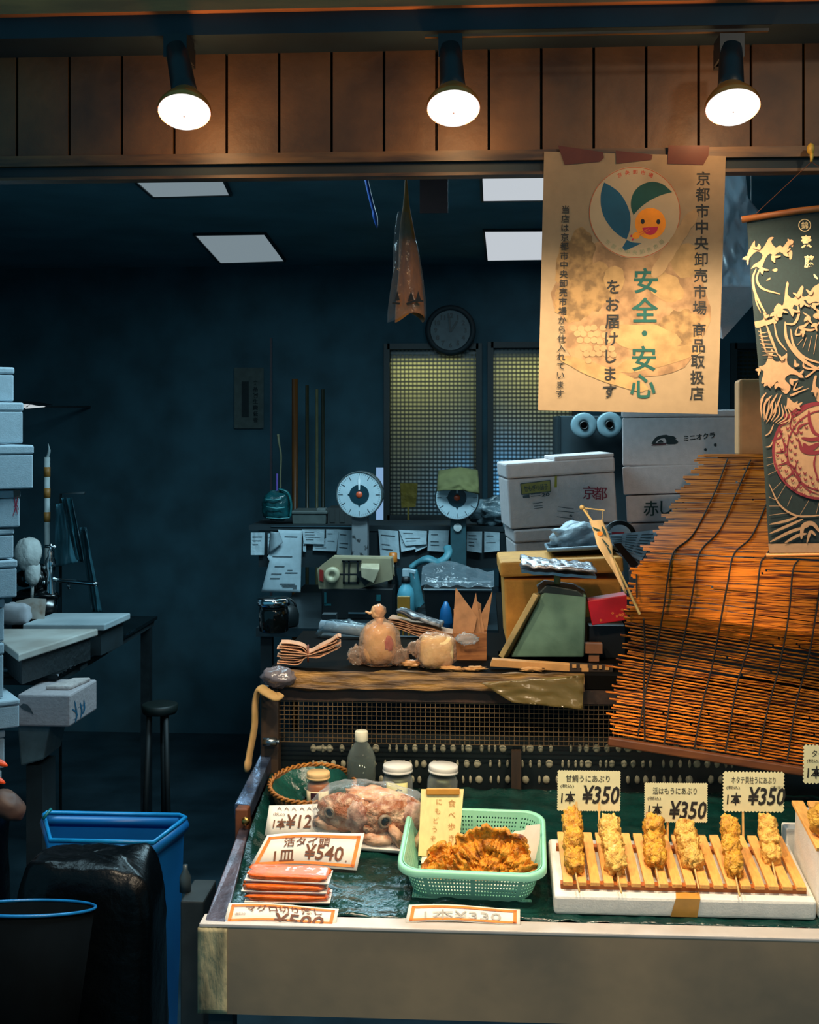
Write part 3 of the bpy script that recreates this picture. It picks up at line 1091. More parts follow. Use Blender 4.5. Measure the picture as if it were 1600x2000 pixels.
def rail(q, dz):
    """q: pixel corners with their depth (px, py, Y): front-left, front-right, back-right, back-left"""
    t_ = [P(*c) for c in q]
    return MB().hexa([p - V((0, 0, dz)) for p in t_], t_)


O('side_rail', rail([(398, 1803, 0), (441, 1803, 0), (487, 1618, .31), (468, 1616, .31)], .03), mrail, dc, bevel=.002)
O('side_rail', rail([(458, 1570, .335), (489, 1572, .335), (533, 1470, .52), (510, 1470, .52)], .03), mat('case_rail_blue', '#5a6a84', rough=.25, col2='#2d3a50', scale=20, metal=.6, bump=.3), dc, bevel=.002)
O('joint', MB().box(P(462, 1600, .325).x, P(487, 1600, .325).x, .31, .35, P(470, 1640, .33).z, P(470, 1574, .33).z), mat('rusty_joint', '#3a241a', rough=.6, col2='#6a3a1c', scale=30), dc, bevel=.003)
O('bolt', MB().blob(MX.Translation(P(480, 1604, .30)), (.008, .006, .008), .1), mat('brass', '#b98a4a', rough=.3, metal=1), dc, smooth=True)
O('side_panel', MB().hexa([(xl0 + .004, .03, zbot), (xl0 + .012, .03, zbot), (xl0 + .012, YK, zbot), (xl0 + .004, YK, zbot)],
                          [(xl0 + .004, .03, ZLIP - .01), (xl0 + .012, .03, ZLIP - .01), (xl0 + .012, YK, ZLIP + .09), (xl0 + .004, YK, ZLIP + .09)]), M['dark_teal'], dc)
for lx in (xl0 + .03, XE - .05):
    for ly in (.05, 1.5):
        O('leg', MB().box(lx - .02, lx + .02, ly - .02, ly + .02, 0, zbot + .006 if ly < 1 else 1.06), M['dark_teal'], dc)
xk0, xk1 = P(512, 1400, YK).x, P(546, 1400, YK).x
ztop = P(800, 1345, YK).z
mdw = mat('dark_wood', '#3c2a18', rough=.6, col2='#241a12', scale=12, stretch=(4, 1, .6))
O('post', MB().box(xk0, xk1, YK - .015, YK + .02, zbot, ztop), mdw, dc, bevel=.002)
O('post', MB().box(P(999, 1500, YK).x, P(1018, 1500, YK).x, YK - .006, YK + .01, zb_ - .02, P(0, 1450, YK).z), mdw, dc)
O('pipe_end', MB().tube([P(514, 1449, YK - .03), P(540, 1449, YK - .03)], .0085, 14).tube([P(540, 1449, YK - .03), P(546, 1449, YK - .03)], .005, 10), M['steel'], dc, smooth=True)
zg0, zg1 = P(800, 1452, YK).z, P(800, 1370, YK).z
mhd = mat('case_header', '#3a2416', rough=.7, col2='#241a14', scale=18, bump=.3)
O('header', MB().box(xk1, XE, YK - .004, YK + .02, zg1, ztop + .002), mhd, dc)
mb = MB()
step = 9.6 * pxs(YK)
x = xk1 + .01
k = 0
while x < XE - .02:
    mb.bar((x, YK, zg0), (x + .0015 * nz(k * 3.1), YK, zg1), .0011)
    x += step
    k += 1
z = zg0
while z < zg1:
    mb.bar((xk1, YK - .001, z), (XE, YK - .001, z), .0011)
    z += step * .92
O('wire_grille', mb, mat('brass_wire', '#6a5436', rough=.6, metal=.2, var=.3, scale=9), dc)
O('rear_panel', MB().box(xl0 + .01, XE, YK + .03, YK + .04, zbot, zg0 + .012), mat('case_rear_panel', '#10181a', rough=.35), dc)
O('inner_back', MB().box(xl0 + .01, XE, YK + .5, YK + .51, zbot, ztop), M['dark_teal'], dc)
mb = MB()
random.seed(9)
for row, py in enumerate((1462, 1492, 1523)):
    px = 612 if row < 2 else 690
    while px < 1480:
        r = random.choice((3, 4, 5.5, 6, 7.5, 3))
        if not (1000 < px < 1018) and random.random() < .93:
            F = MX.Translation(P(px, py, YK + .03)) @ MX.Rotation(pi / 2, 4, 'X')
            mb.blob(F, (r * pxs(YK), 8.5 * pxs(YK), .004), .15, 2, px * .1, 10, 6)
        px += r * 2 + random.uniform(5, 12)
for py in (1462, 1492):
    mb.blob(MX.Translation(P(628, py, YK + .03)) @ MX.Rotation(pi / 2, 4, 'X'), (16 * pxs(YK), 6 * pxs(YK), .003), .1, 2, py, 12, 6)
O('pale_oval', mb, mat('pale_oval_plugs', '#8c8870', rough=.7), dc, smooth=True, kind='stuff')  # raised pale ovals set in rows on the dark panel
O('lower_rail', MB().box(P(1030, 1545, YK).x, XE, YK + .012, YK + .03, P(0, 1562, YK).z, P(0, 1535, YK).z), mat('red_brown_rail', '#5e2f1a', rough=.6, col2='#33221a', scale=12), dc)

# pale strap hanging at the corner
c = catmull([P(548, 1356, YK - .05), P(540, 1362, YK - .055), P(520, 1352, YK - .05), P(507, 1345, YK - .045), P(499, 1370, YK - .04), P(497, 1420, YK - .04), P(488, 1470, YK - .05), P(482, 1508, YK - .06)], 6)
O('strap', MB().tube(c, [.014] * (len(c) - 4) + [.016, .016, .013, .008], 12, flat=.4), mat('strap_cloth', '#b08a58', rough=.85, col2='#8f7340', scale=20), None,
  label='pale tan cloth strap hanging over the left corner of the counter', cat='strap', smooth=True)

# counter top board with a sheet over it
ZT = P(800, 1318, .5).z
xt = P(520, 1330, .5).x
mb = MB().box(xt, XE, .515, 1.02, ZT - .028, ZT).box(P(975, 1200, 1.02).x, XE, 1.0205, 1.75, ZT - .028, ZT)
O('worktop', mb, mat('worktop_shaded', '#100e0b', rough=.9, spec=.05, col2='#080808', scale=8), None, label='worktop with painted dark shade on the display case under the scale, bags and boxes', cat='worktop')  # near-black tone stands in for the shade behind the goods
mb = MB()
mb.grid(lambda u, v: V((P(535, 1330, .5).x + u * (P(1142, 1330, .5).x - P(535, 1330, .5).x), .508 - .010 * v + .004 * nz(u * 14, v * 3), ZT + .004 - v * .034 + .004 * nz(u * 9))), 60, 5, .012)
O('worn_board', mb, mat('worn_wood', '#a87a34', rough=.55, col2='#4a3216', scale=10, stretch=(1, 3, 9), bump=.5, lo=.3, hi=.6), None,
  label='worn yellow-brown wooden board along the front edge of the worktop', cat='board')
mb = MB()
mb.grid(lambda u, v: P(*bil([(940, 1334), (1141, 1318), (1138, 1386), (1000, 1372)], u, v), .487 + .008 * nz(u * 5, v * 4) - .006 * v), 16, 10, .0006)
O('plastic_flap', mb, film('amber_film', tint='#b89a60', body='#8f7a44', fac=.45, rough=.25, scale=20), None, smooth=True,
  label='clear amber plastic flap hanging from the worn board above the grille', cat='plastic sheet')
mb = MB()
mb.blob(FR(P(545, 1322, .5)), (.035, .03, .02), .25, 2.5, 3)
O('plastic_wad', mb, film('grey_film', tint='#8a8f98', body='#7d7880', fac=.5, rough=.2), None, smooth=True, label='wad of grey plastic on the left corner of the worktop', cat='plastic wrap')

# ------------------------------------------------------------------ green plastic liner in the tray
random.seed(2)


def liner(u, v):
    x = xi + .004 + u * (XE - xi - .02)
    y = .040 + (YK - .055) * v
    h = .0025 + .009 * max(0, nz(x * 24, y * 30, 1)) + .006 * abs(nz(x * 11 + 4, y * 36, 3)) + .004 * abs(nz(x * 60, y * 50, 7))
    if u < .018:
        h += (.018 - u) * 1.6 * (v > .25) * min(1, (v - .25) * 4)
    return V((x, y, TZ0 + SL * (y - TY0) + h))


O('tray_liner', MB().grid(liner, 150, 60, .0008), M['greenliner'], None, smooth=True, label='crumpled dark green plastic sheet lining the sloping display tray', cat='plastic sheet')


def lean(px, py, deg, h=.006):
    a = radians(deg) + TANG * 0
    n = V((0, -sin(a), cos(a)))
    p0 = PT(px, py, h)

    def f(d=0.0):
        return onplane(p0 + n * d, n)
    return f


def price_card(q, f, label, border, body, wob=0.0, smooth=True):
    c = [sum(p[0] for p in q) / 4, q[2][1]]
    t = T('price_card', label, 'price card', f()(*c), 'paper price cards lying in the tray')
    mp0, mp1, mp2 = f(), f(.0014), f(.0022)

    def curl(mp):
        return (lambda x, y: mp(x, y + wob * sin((x - q[0][0]) / (q[1][0] - q[0][0]) * pi * 1.5)))
    O('card', MB().grid(lambda u, v: curl(mp0)(*bil(q, u, v)), 12, 2, .0006), M['card'], t, smooth=True)
    if border:
        mb = MB()
        c1 = curl(mp1)

        def strip(u0, u1, v0, v1):
            mb.grid(lambda u, v: c1(*bil(q, u0 + (u1 - u0) * u, v0 + (v1 - v0) * v)), 12, 1)
        bu, bv = border
        strip(.03, .97, .07, .07 + bv)
        strip(.03, .97, .93 - bv, .93)
        strip(.03, .03 + bu, .07, .93)
        strip(.97 - bu, .97, .07, .93)
        O('border', mb, M['orangeink'], t)
    mb = MB()
    body(mb, curl(mp2))
    O('lettering', mb, M['brownink'], t)
    return t


def b540(mb, mp):
    L(mb, '活タイ頭', 600, 1646, 92, 18, mp, rot=-.03, shear=.15, bold=.01)
    L(mb, '1皿', 554, 1673, 40, 22, mp, shear=.1, bold=.01)
    L(mb, '¥540', 633, 1666, 76, 30, mp, shear=.2, bold=.012, rot=.01)
    L(mb, '.', 676, 1680, 3, 3, mp, bold=.02)


price_card([(522, 1631), (712, 1624), (697, 1697), (487, 1692)], lean(592, 1696, 52, .014), 'orange bordered card reading ¥540 leaning behind the salmon packs', (.035, .08), b540, wob=-3)


def b12(mb, mp):
    for a in (542, 556, 570, 586, 600, 612):
        ribbon(mb, [(a, 1582), (a + 4, 1577), (a + 9, 1583)], 1.4, mp)
        ribbon(mb, [(a + 1, 1578), (a + 8, 1580)], 1.2, mp)
    L(mb, '(税込)', 545, 1590, 22, 7, mp)
    L(mb, '1本', 546, 1608, 27, 20, mp, shear=.2, bold=.015)
    L(mb, '¥120', 592, 1603, 66, 27, mp, shear=.2, bold=.012)


price_card([(526, 1573), (682, 1567), (662, 1634), (517, 1632)], lean(592, 1634, 55, .014), 'plain cream card reading ¥120 half hidden by the wrapped fish heads', None, b12, wob=1)


def bmg(mb, mp):
    c = lambda x, y: mp(x, min(y, 1801))
    L(mb, 'マグロ切り落し', 555, 1778, 150, 13, mp, rot=.025, shear=-.15, bold=.012)
    L(mb, '(税込)', 469, 1786, 20, 6, mp)
    L(mb, '¥500', 583, 1798, 98, 24, c, rot=.02, shear=.2, bold=.014)


price_card([(447, 1764), (662, 1772), (655, 1804), (437, 1802)], lean(550, 1803, 28, .012), 'orange bordered tuna price card in front of the salmon packs by the front lip', (.03, .12), bmg, wob=-3)


def b330(mb, mp):
    L(mb, '1本¥330', 904, 1788, 150, 18, mp, bold=.0)


t330 = price_card([(799, 1767), (1016, 1773), (1016, 1803), (792, 1801)], lean(905, 1802, 28, .012), 'faded orange bordered card reading ¥330 in front of the green basket', (.03, .13), b330, wob=-3)
for ch in t330.children:
    if ch.name.startswith('lettering'):
        ch.data.materials[0] = mat('fadedink', '#a9a298', rough=.8)

# ------------------------------------------------------------------ salmon packs
msal = mat('salmon', '#f06414', rough=.4, var=.2, scale=60, bump=.2, stretch=(1, 1, 4))
mclr = film('pack_film', fac=.04, rough=.06, scale=15, bump=.25, edge=.35)
mtrayw = mat('pack_tray', '#dcd6cc', rough=.4)
w_, d_, h_ = .144, .042, .0142
for k, (lab, dx) in enumerate((('bottom clear pack of orange salmon in the stack of three by the tray corner', 0.004), ('middle clear pack of orange salmon in the stack of three', -.002),
                               ('topmost clear pack of orange salmon in the stack, under the ¥540 card', 0.003))):
    F = TR(556, 1766, .009) @ MX.Translation((dx, d_ / 2 + .007 * k, k * (h_ + .0008))) @ MX.Rotation(.02 - .03 * k, 4, 'Z')
    t = T('salmon_pack', lab, 'fish pack', F.translation, 'packs of salmon')
    O('tray', MB(F).box(-w_ / 2, w_ / 2, -d_ / 2, d_ / 2, 0, .0022, taper=.95).box(-w_ / 2 - .001, w_ / 2 + .001, -d_ / 2 - .001, d_ / 2 + .001, .0022, .0036), mtrayw, t)
    mb = MB(F)
    for j in range(3):
        mb.blob(MX.Translation((0, -d_ / 2 + .009 + j * .012, .0082)), (w_ / 2 - .004, .0088, .0048), .2, 3, k * 5 + j, 24, 10, pw=.5)
    O('fillet', mb, msal, t, smooth=True)
    mb = MB(F)
    e = .006
    mb.hexa([(-w_ / 2, -d_ / 2, .005), (w_ / 2, -d_ / 2, .005), (w_ / 2, d_ / 2, .005), (-w_ / 2, d_ / 2, .005)],
            [(-w_ / 2 + e, -d_ / 2 + e, h_ - .001), (w_ / 2 - e, -d_ / 2 + e, h_ - .001), (w_ / 2 - e, d_ / 2 - e, h_ - .001), (-w_ / 2 + e, d_ / 2 - e, h_ - .001)])
    O('lid', mb, mclr, t, bevel=.003)

# ------------------------------------------------------------------ wrapped fish heads
F = TR(718, 1650, .008, -.12)
t = T('fish_head_pack', 'film-wrapped pack of cooked sea bream heads beside the green basket', 'fish pack', F.translation)
O('tray', MB(F).box(-.085, .085, -.03, .085, 0, .010, taper=.9), mtrayw, t, bevel=.004)
mskin = mat('fish_skin', '#96501e', rough=.35, col2='#dcb490', scale=60, bump=.8, lo=.42, hi=.68)
mflesh = mat('fish_flesh', '#c06a2c', rough=.4, col2='#e8c09c', scale=30, bump=.4)
mgill = mat('fish_gill', '#8a4a34', rough=.35, col2='#c9a890', scale=40, bump=.5)


def fhead(c, rz, sc, seed):
    G = F @ MX.Translation(c) @ MX.Rotation(rz, 4, 'Z') @ MX.Scale(sc, 4)
    hd = O('head', MB(G).blob(MX.Identity(4), (.055, .026, .036), .18, 2.4, seed, 36, 22), mskin, t, smooth=True)
    O('gill_cover', MB(G).blob(MX.Translation((.028, -.014, .0)), (.024, .016, .030), .3, 3, seed + 4, 24, 14), mgill, hd, smooth=True)
    O('jaw', MB(G).blob(MX.Translation((-.03, -.006, -.022)), (.030, .018, .012), .3, 3, seed + 9, 20, 12), mflesh, hd, smooth=True)
    E_ = G @ MX.Translation((-.022, -.024, .008)) @ MX.Rotation(pi / 2, 4, 'X')
    O('eye', MB(E_).lathe([(.0115, -.003), (.011, .002), (.0085, .003), (.0065, .001)], 24, caps=False), mat('eye_ring', '#8f7a62', rough=.3), hd, smooth=True)
    O('pupil', MB(E_).blob(MX.Identity(4), (.0068, .0068, .0035), 0), M['blackgloss'], hd, smooth=True)


fhead((-.045, .018, .052), -.15, 1.0, 2.0)
fhead((.045, .024, .046), .5, 1.12, 7.0)
mb = MB(F)
for i in range(5):
    a = i * .5
    mb.blob(MX.Translation((.02 + .02 * i, -.012 + .012 * (i % 2), .018 + .004 * (i % 3))) @ MX.Rotation(a, 4, 'Y'), (.028, .014, .010), .3, 3, i * 3.0, 18, 10)
O('fish_collar', mb, mflesh, t, smooth=True)
mb = MB(F)
mb.blob(MX.Translation((.012, .042, .078)) @ MX.Rotation(.1, 4, 'Y'), (.060, .022, .014), .25, 3, 3, 28, 14)
O('fish_collar', mb, mat('fish_pale', '#e8bc94', rough=.4, col2='#c9793c', scale=34, bump=.5), t, smooth=True)
mb = MB(F)
mb.blob(MX.Translation((.0, .022, .048)), (.106, .052, .062), .10, 3, 12, 48, 24, pw=.75)
O('wrap', mb, film('cling_film', fac=.02, rough=.08, scale=30, bump=.8, edge=.42), t, smooth=True)

# ------------------------------------------------------------------ rattan basket and small jar
F = TR(611, 1572, .006, 0)
t = T('rattan_basket', 'round rattan basket lined with dark green plastic behind the price cards', 'basket', F.translation)
R = .084
mb = MB(F)
for k in (0, 1):
    mb.tube([(R * cos(a) + .003 * cos(a * 22 + k * pi) * cos(a), R * sin(a) + .003 * cos(a * 22 + k * pi) * sin(a), .046 + .003 * sin(a * 22 + k * pi)) for a in [2 * pi * i / 180 for i in range(180)]], .0026, 6, closed=True)
O('rim', mb, mat('rattan', '#b97a30', rough=.5, col2='#7a4818', scale=50), t, smooth=True)
O('body', MB(F).lathe([(.055, .001), (.075, .015), (.084, .044), (.081, .044), (.072, .017), (.054, .005)], 36, caps=True), mat('rattan_dark', '#5a3a1a', rough=.6), t, smooth=True)
mb = MB(F)
mb.grid(lambda u, v: V(((.02 + .058 * v) * cos(2 * pi * u), (.02 + .058 * v) * sin(2 * pi * u), .008 + .036 * v ** 2 + .006 * nz(cos(2 * pi * u) * 4, sin(2 * pi * u) * 4, v * 5))), 60, 10)
O('liner', mb, mat('basket_liner', '#16473f', rough=.2, var=.3, bump=.6, scale=25), t, smooth=True)


def jar(px, py, r, h, label, cont, lidm, tilt=0.0, rz=0.0, lab=None, name='glass_jar', h0=.008, lidh=.2, group=None):
    F = MX.Translation(PT(px, py, h0)) @ MX.Rotation(tilt, 4, 'Y') @ MX.Rotation(rz, 4, 'Z')
    t = T(name, label, 'jar', F.translation, group)
    zl = h * (1 - lidh)
    O('contents', MB(F).lathe([(r * .6, .002), (r * .92, .004), (r * .93, zl * .72), (r * .82, zl * .86), (.001, zl * .87)], 28), cont, t, smooth=True)
    O('glass', MB(F).lathe([(r * .7, 0), (r * .97, .002), (r, .006), (r, zl * .76), (r * .86, zl * .93), (r * .84, zl * 1.02)], 32, caps=False), M['glass'], t, smooth=True)
    O('lid', MB(F).lathe([(r * .9, zl), (r * 1.0, zl + .001), (r * 1.0, zl + (h - zl) * .28), (r * .96, zl + (h - zl) * .34), (r * .98, zl + (h - zl) * .42), (r * .98, h - .003), (r * .93, h), (.001, h)], 36), lidm, t, smooth=True)
    if lab:
        m_, a0, a1, z0, z1 = lab
        mb = MB(F)
        mb.grid(lambda u, v: V((r * 1.012 * cos(-pi / 2 + a0 + (a1 - a0) * u), r * 1.012 * sin(-pi / 2 + a0 + (a1 - a0) * u), z0 * h + (z1 - z0) * h * v)), 10, 2, .0003)
        O('label', mb, m_, t, smooth=True)
    return t, F, r, h


mlid = mat('jar_lid', '#d9d6cc', rough=.45, var=.04)
mlab = mat('jar_label', '#d6cf8a', rough=.7)
mdk = mat('jar_dark', '#2a2414', rough=.4, col2='#6a5a24', scale=60)
t, F, r, h = jar(622, 1574, .0235, .068, 'small jar of orange paste standing in the rattan basket', mat('paste', '#d8641a', rough=.4, var=.2), mat('kraft_lid', '#d8b27a', rough=.7), lab=(mat('jar_label_cream', '#e6d6ae', rough=.7), -1.2, 1.2, .06, .5))
mb = MB(F)
for x0, x1, z0, z1 in ((-.012, .004, .018, .032),):
    mb.grid(lambda u, v: V((r * 1.03 * sin(-.55 + .7 * u), -r * 1.03 * cos(-.55 + .7 * u), z0 + (z1 - z0) * v)), 6, 1)
O('label_seal', mb, mat('seal_brown', '#3a1420', rough=.6), t)
t, F, r, h = jar(777, 1569, .030, .078, 'white-lidded jar with yellow label, left of the two behind the fish heads', mdk, mlid, lab=(mlab, -.75, .75, .12, .62), group='white lidded jars')
mb = MB(F)
for a, b in (((-.4, .36), (.1, .44)), ((.05, .46), (.35, .42))):
    mb.grid(lambda u, v: V((r * 1.03 * sin(a[0] + (b[0] - a[0]) * u), -r * 1.03 * cos(a[0] + (b[0] - a[0]) * u), h * (a[1] + (b[1] - a[1]) * u + .03 * v))), 6, 1)
O('label_print', mb, M['ink'], t)
jar(862, 1570, .030, .078, 'white-lidded jar behind the wooden clip sign, its lid tilted', mdk, mlid, tilt=.06, group='white lidded jars')

F = MX.Translation(PT(706, 1556, .006))
t = T('plastic_bottle', 'clear water bottle with white cap standing against the rear grille', 'bottle', F.translation)
r = .029
O('body', MB(F).lathe([(r * .7, 0), (r * .95, .002), (r, .008), (r * .94, .02), (r, .026), (r * .94, .034), (r, .040), (r, .072), (r * .97, .080), (r * .8, .094), (r * .48, .108), (r * .42, .112), (r * .42, .118)], 32),
  film('pet', tint='#c8d2cc', body='#9aa8a2', fac=.14, rough=.06, scale=12, bump=.2, edge=.5), t, smooth=True)
O('water', MB(F).lathe([(r * .6, .002), (r * .88, .006), (r * .88, .076), (.001, .076)], 28), mat('dark_water', '#2c3836', rough=.1, var=.3, scale=40), t, smooth=True)
O('cap', MB(F).lathe([(.0125, .112), (.0135, .114), (.0132, .131), (.0115, .133), (.001, .133)], 28), mat('cap_cream', '#cfcab0', rough=.5), t, smooth=True)

# ------------------------------------------------------------------ green plastic basket
HB = .060
Yf, Yb = PT(925, 1716, HB).y, PT(945, 1586, HB).y
cx = (PT(778, 1700, HB).x + PT(1072, 1700, HB).x) / 2
hw = (PT(1072, 1700, HB).x - PT(778, 1700, HB).x) / 2
hd_ = (Yb - Yf) / 2 / cos(TANG)
cyb = (Yf + Yb) / 2 + HB * sin(TANG)
F = MX.Translation((cx, cyb, TZ0 + SL * (cyb - TY0) + .006)) @ MX.Rotation(TANG, 4, 'X') @ MX.Rotation(-.035, 4, 'Z')
gb = T('plastic_basket', 'mint green perforated plastic basket holding fried food', 'basket', F.translation)
mgr = mat('mint_plastic', '#8fd0b0', rough=.4, var=.05, scale=20)


def rrect(s, a, b, r):
    """point on a rounded rectangle, s in 0..1, starting at the middle of the front side"""
    segs = [(a - r, 'l', (0, -b), (1, 0)), (r * pi / 2, 'a', (a - r, -b + r), -pi / 2), (2 * (b - r), 'l', (a, -b + r), (0, 1)), (r * pi / 2, 'a', (a - r, b - r), 0),
            (2 * (a - r), 'l', (a - r, b), (-1, 0)), (r * pi / 2, 'a', (-a + r, b - r), pi / 2), (2 * (b - r), 'l', (-a, b - r), (0, -1)), (r * pi / 2, 'a', (-a + r, -b + r), pi), (a - r, 'l', (-a + r, -b), (1, 0))]
    tot = sum(q[0] for q in segs)
    d = (s % 1.0) * tot
    for ln, k, p, q in segs:
        if d <= ln or (ln, k, p, q) == segs[-1]:
            if k == 'l':
                return p[0] + q[0] * d, p[1] + q[1] * d
            t_ = q + d / r
            return p[0] + r * cos(t_), p[1] + r * sin(t_)
        d -= ln
    return segs[-1][2]


def wall(s, t_):
    k = .86 + .14 * t_ ** .8
    x, y = rrect(s, hw * .93 * k, hd_ * .92 * k, .035)
    return V((x, y, HB * t_))


def lattice(mb, fn, ns, nt, hole=.5, skip=lambda i, j: False):
    for i in range(ns):
        for j in range(nt):
            s0, s1, t0, t1 = i / ns, (i + 1) / ns, j / nt, (j + 1) / nt
            o_ = [fn(s0, t0), fn(s1, t0), fn(s1, t1), fn(s0, t1)]
            if skip(i, j):
                mb.add(o_, [(0, 1, 2, 3)])
                continue
            ds, dt = (s1 - s0) * (1 - hole) / 2, (t1 - t0) * (1 - hole) / 2
            n_ = [fn(s0 + ds, t0 + dt), fn(s1 - ds, t0 + dt), fn(s1 - ds, t1 - dt), fn(s0 + ds, t1 - dt)]
            mb.add(o_ + n_, [(0, 1, 5, 4), (1, 2, 6, 5), (2, 3, 7, 6), (3, 0, 4, 7)])


mb = MB(F)
lattice(mb, wall, 150, 8, .46, lambda i, j: j in (0, 7) or i % 15 == 0)
lattice(mb, lambda s, t_: V((-hw * .8 + 2 * hw * .8 * s, -hd_ * .79 + 2 * hd_ * .79 * t_, .0)), 40, 30, .5)
o = O('wall', mb, mgr, gb)
md = o.modifiers.new('solid', 'SOLIDIFY')
md.thickness = .0016
mb = MB(F)
pr = []
for i in range(96):
    x, y = rrect(i / 96, hw, hd_, .04)
    x2, y2 = rrect(i / 96, hw * .93, hd_ * .92, .036)
    pr.append((x, y, x2, y2))
vs = []
for x, y, x2, y2 in pr:
    vs += [(x, y, HB - .010), (x, y, HB - .002), ((x * 3 + x2) / 4, (y * 3 + y2) / 4, HB + .001), ((x + x2 * 3) / 4, (y + y2 * 3) / 4, HB + .001), (x2, y2, HB - .003), (x2, y2, HB - .006)]
mb.add(vs, [(6 * i + a, 6 * i + a + 1, 6 * ((i + 1) % 96) + a + 1, 6 * ((i + 1) % 96) + a) for i in range(96) for a in range(5)])
O('rim', mb, mgr, gb, smooth=True)

# paper in the basket
mb = MB(F)
mb.grid(lambda u, v: V((-hw * .74 + 1.5 * hw * u, -hd_ * .66 + 1.35 * hd_ * v, .006 + .030 * max(0, v - .35) ** 1.2 + .028 * max(0, u - .72) * 2 + .004 * nz(u * 5, v * 5))), 20, 16, .0006)
mpw = mat('liner_paper', '#ece4d2', rough=.8, var=.04)
O('paper_liner', mb, mpw, None, smooth=True, label='white paper sheet under the fried pieces in the green basket', cat='paper')
mb = MB(F)
for k, (x0, w0, hh, dy) in enumerate(((hw * .42, .05, .062, .0), (hw * .62, .036, .082, .012))):
    mb.add([(x0, hd_ * .25 - dy, .008), (x0 + w0, hd_ * .05 - dy, .008), (x0 + w0 * 1.05, hd_ * .30 - dy, hh), (x0 + w0 * .35, hd_ * .42 - dy, hh * .86)], [(0, 1, 2, 3)])
o = O('paper_bag', mb, mpw, None, label='folded white paper bag standing at the right end of the green basket', cat='paper bag')
o.modifiers.new('solid', 'SOLIDIFY').thickness = .001
# fried fan-shaped pieces
mfry = mat('fried', '#f09a28', rough=.35, col2='#6a2408', scale=40, bump=.9, bscale=120, lo=.47, hi=.68)
mchar = mfry


def fan(M4, r, a0, a1, seed, ribs=9, curl=.3):
    mb = MB(M4)

    def fn(u, v):
        a = a0 + (a1 - a0) * u
        q_ = u * ribs + 1.3 * nz(u * 5 + seed, v * 1.5, seed)
        rr = r * (.10 + .90 * v) * (1 + .30 * nz(u * 7 + seed, seed) * v + .16 * nz(u * 23, seed) * v)
        z = .0050 * sin(q_ * 2 * pi) * (.3 + .7 * v) + .022 * nz(u * 3 + seed, v * 3, seed) + .007 * nz(u * 15, v * 7, seed) + curl * r * v * v * .25
        return V((rr * cos(a), rr * sin(a), z))
    mb.grid(fn, 70, 14, .006)
    return mb


fl = [((.030, -.030, .016), 1.15, -.1, .074, .2, 2.95, 1.0, 'largest fried golden piece with char spots, in the middle of the green basket'),
      ((-.030, -.050, .012), .60, .45, .062, .6, 2.7, 4.0, 'fried golden piece spreading to the left front of the green basket'),
      ((.054, -.044, .014), .95, -.3, .056, .3, 2.7, 8.0, 'fried golden piece leaning at the right of the heap in the green basket'),
      ((.014, -.056, .012), .80, .1, .054, .3, 2.8, 12.0, 'small fried golden piece lying at the front of the green basket')]
for (p, rx, rz, r, a0, a1, sd, lab) in fl:
    O('fried_piece', fan(F @ MX.Translation(p) @ MX.Rotation(rz, 4, 'Z') @ MX.Rotation(rx, 4, 'X'), r, a0, a1, sd), mfry, None, smooth=True, label=lab, cat='fried food', group='fried pieces in the green basket')

# wooden clip sign
f = lean(856, 1673, 68, .02)
t = T('clip_sign', 'small wooden clip sign with handwritten lettering standing in the green basket', 'sign', f()(856, 1672))
q = [(823, 1541), (906, 1541), (895, 1675), (817, 1672)]
msg = mat('sign_wood', '#f0d490', rough=.6, var=.05, scale=30, stretch=(5, 5, 1))
O('board', MB().grid(lambda u, v: f()(*bil(q, u, v)), 4, 4, .003), msg, t)
O('clip', MB().bar(f(.004)(833, 1546), f(.004)(898, 1546), .006, .012, up=(0, 0, 1)), mat('clip_wood', '#c98a34', rough=.5), t, bevel=.002)
mb = MB()
VL(mb, '食べ歩き', 883, 1569, 882, 1637, 17, f(.0015), -.006)
VL(mb, 'にもどうぞ', 858, 1566, 846, 1638, 15, f(.0015), -.006)
L(mb, '一本三三〇円', 853, 1661, 48, 9, f(.0015)) if False else None
O('lettering', mb, mat('sign_ink', '#a8702a', rough=.7), t)

# ------------------------------------------------------------------ foam block, wooden rack, skewers
HF = .034
Yf, Yb = PT(1335, 1796, .003).y, PT(1335, 1646, HF).y
xa, xb = PT(1083, 1796, .003).x, PT(1592, 1796, .003).x
fd = (Yb - Yf) / cos(TANG)
F = MX.Translation(((xa + xb) / 2, Yf, TZ0 + SL * (Yf - TY0) + .006)) @ MX.Rotation(TANG, 4, 'X')
fw = xb - xa
fb = T('foam_block', 'white foam block under the wooden rack of skewers', 'foam block', F.translation)
O('block', MB(F).box(-fw / 2, fw / 2, 0, fd, 0, HF), M['foamwhite'], fb, bevel=.005)
O('tape', MB(F).add([(-fw / 2 + .192, -.001, .002), (-fw / 2 + .236, -.001, .002), (-fw / 2 + .240, -.001, HF + .001), (-fw / 2 + .200, -.001, HF + .001), (-fw / 2 + .242, .02, HF + .001), (-fw / 2 + .203, .02, HF + .001)],
                    [(0, 1, 2, 3), (3, 2, 4, 5)]), mat('tan_tape', '#c98e3c', rough=.4), fb)
rk = T('wooden_rack', 'pale wooden slatted rack carrying six grilled skewers', 'rack', F @ V((0, 0, HF)))
rz0 = HF + .0165
nS = 18
r0, r1 = .016, fd - .006
for k in range(nS):
    xs_ = -fw / 2 + .024 + k * (fw - .046) / (nS - 1)
    O('slat', MB(F).box(xs_ - .0082, xs_ + .0082, r0, r1, rz0 - .007, rz0), M['wood'], rk, bevel=.001)
mrr = mat('rack_rail', '#a85a1e', rough=.6)
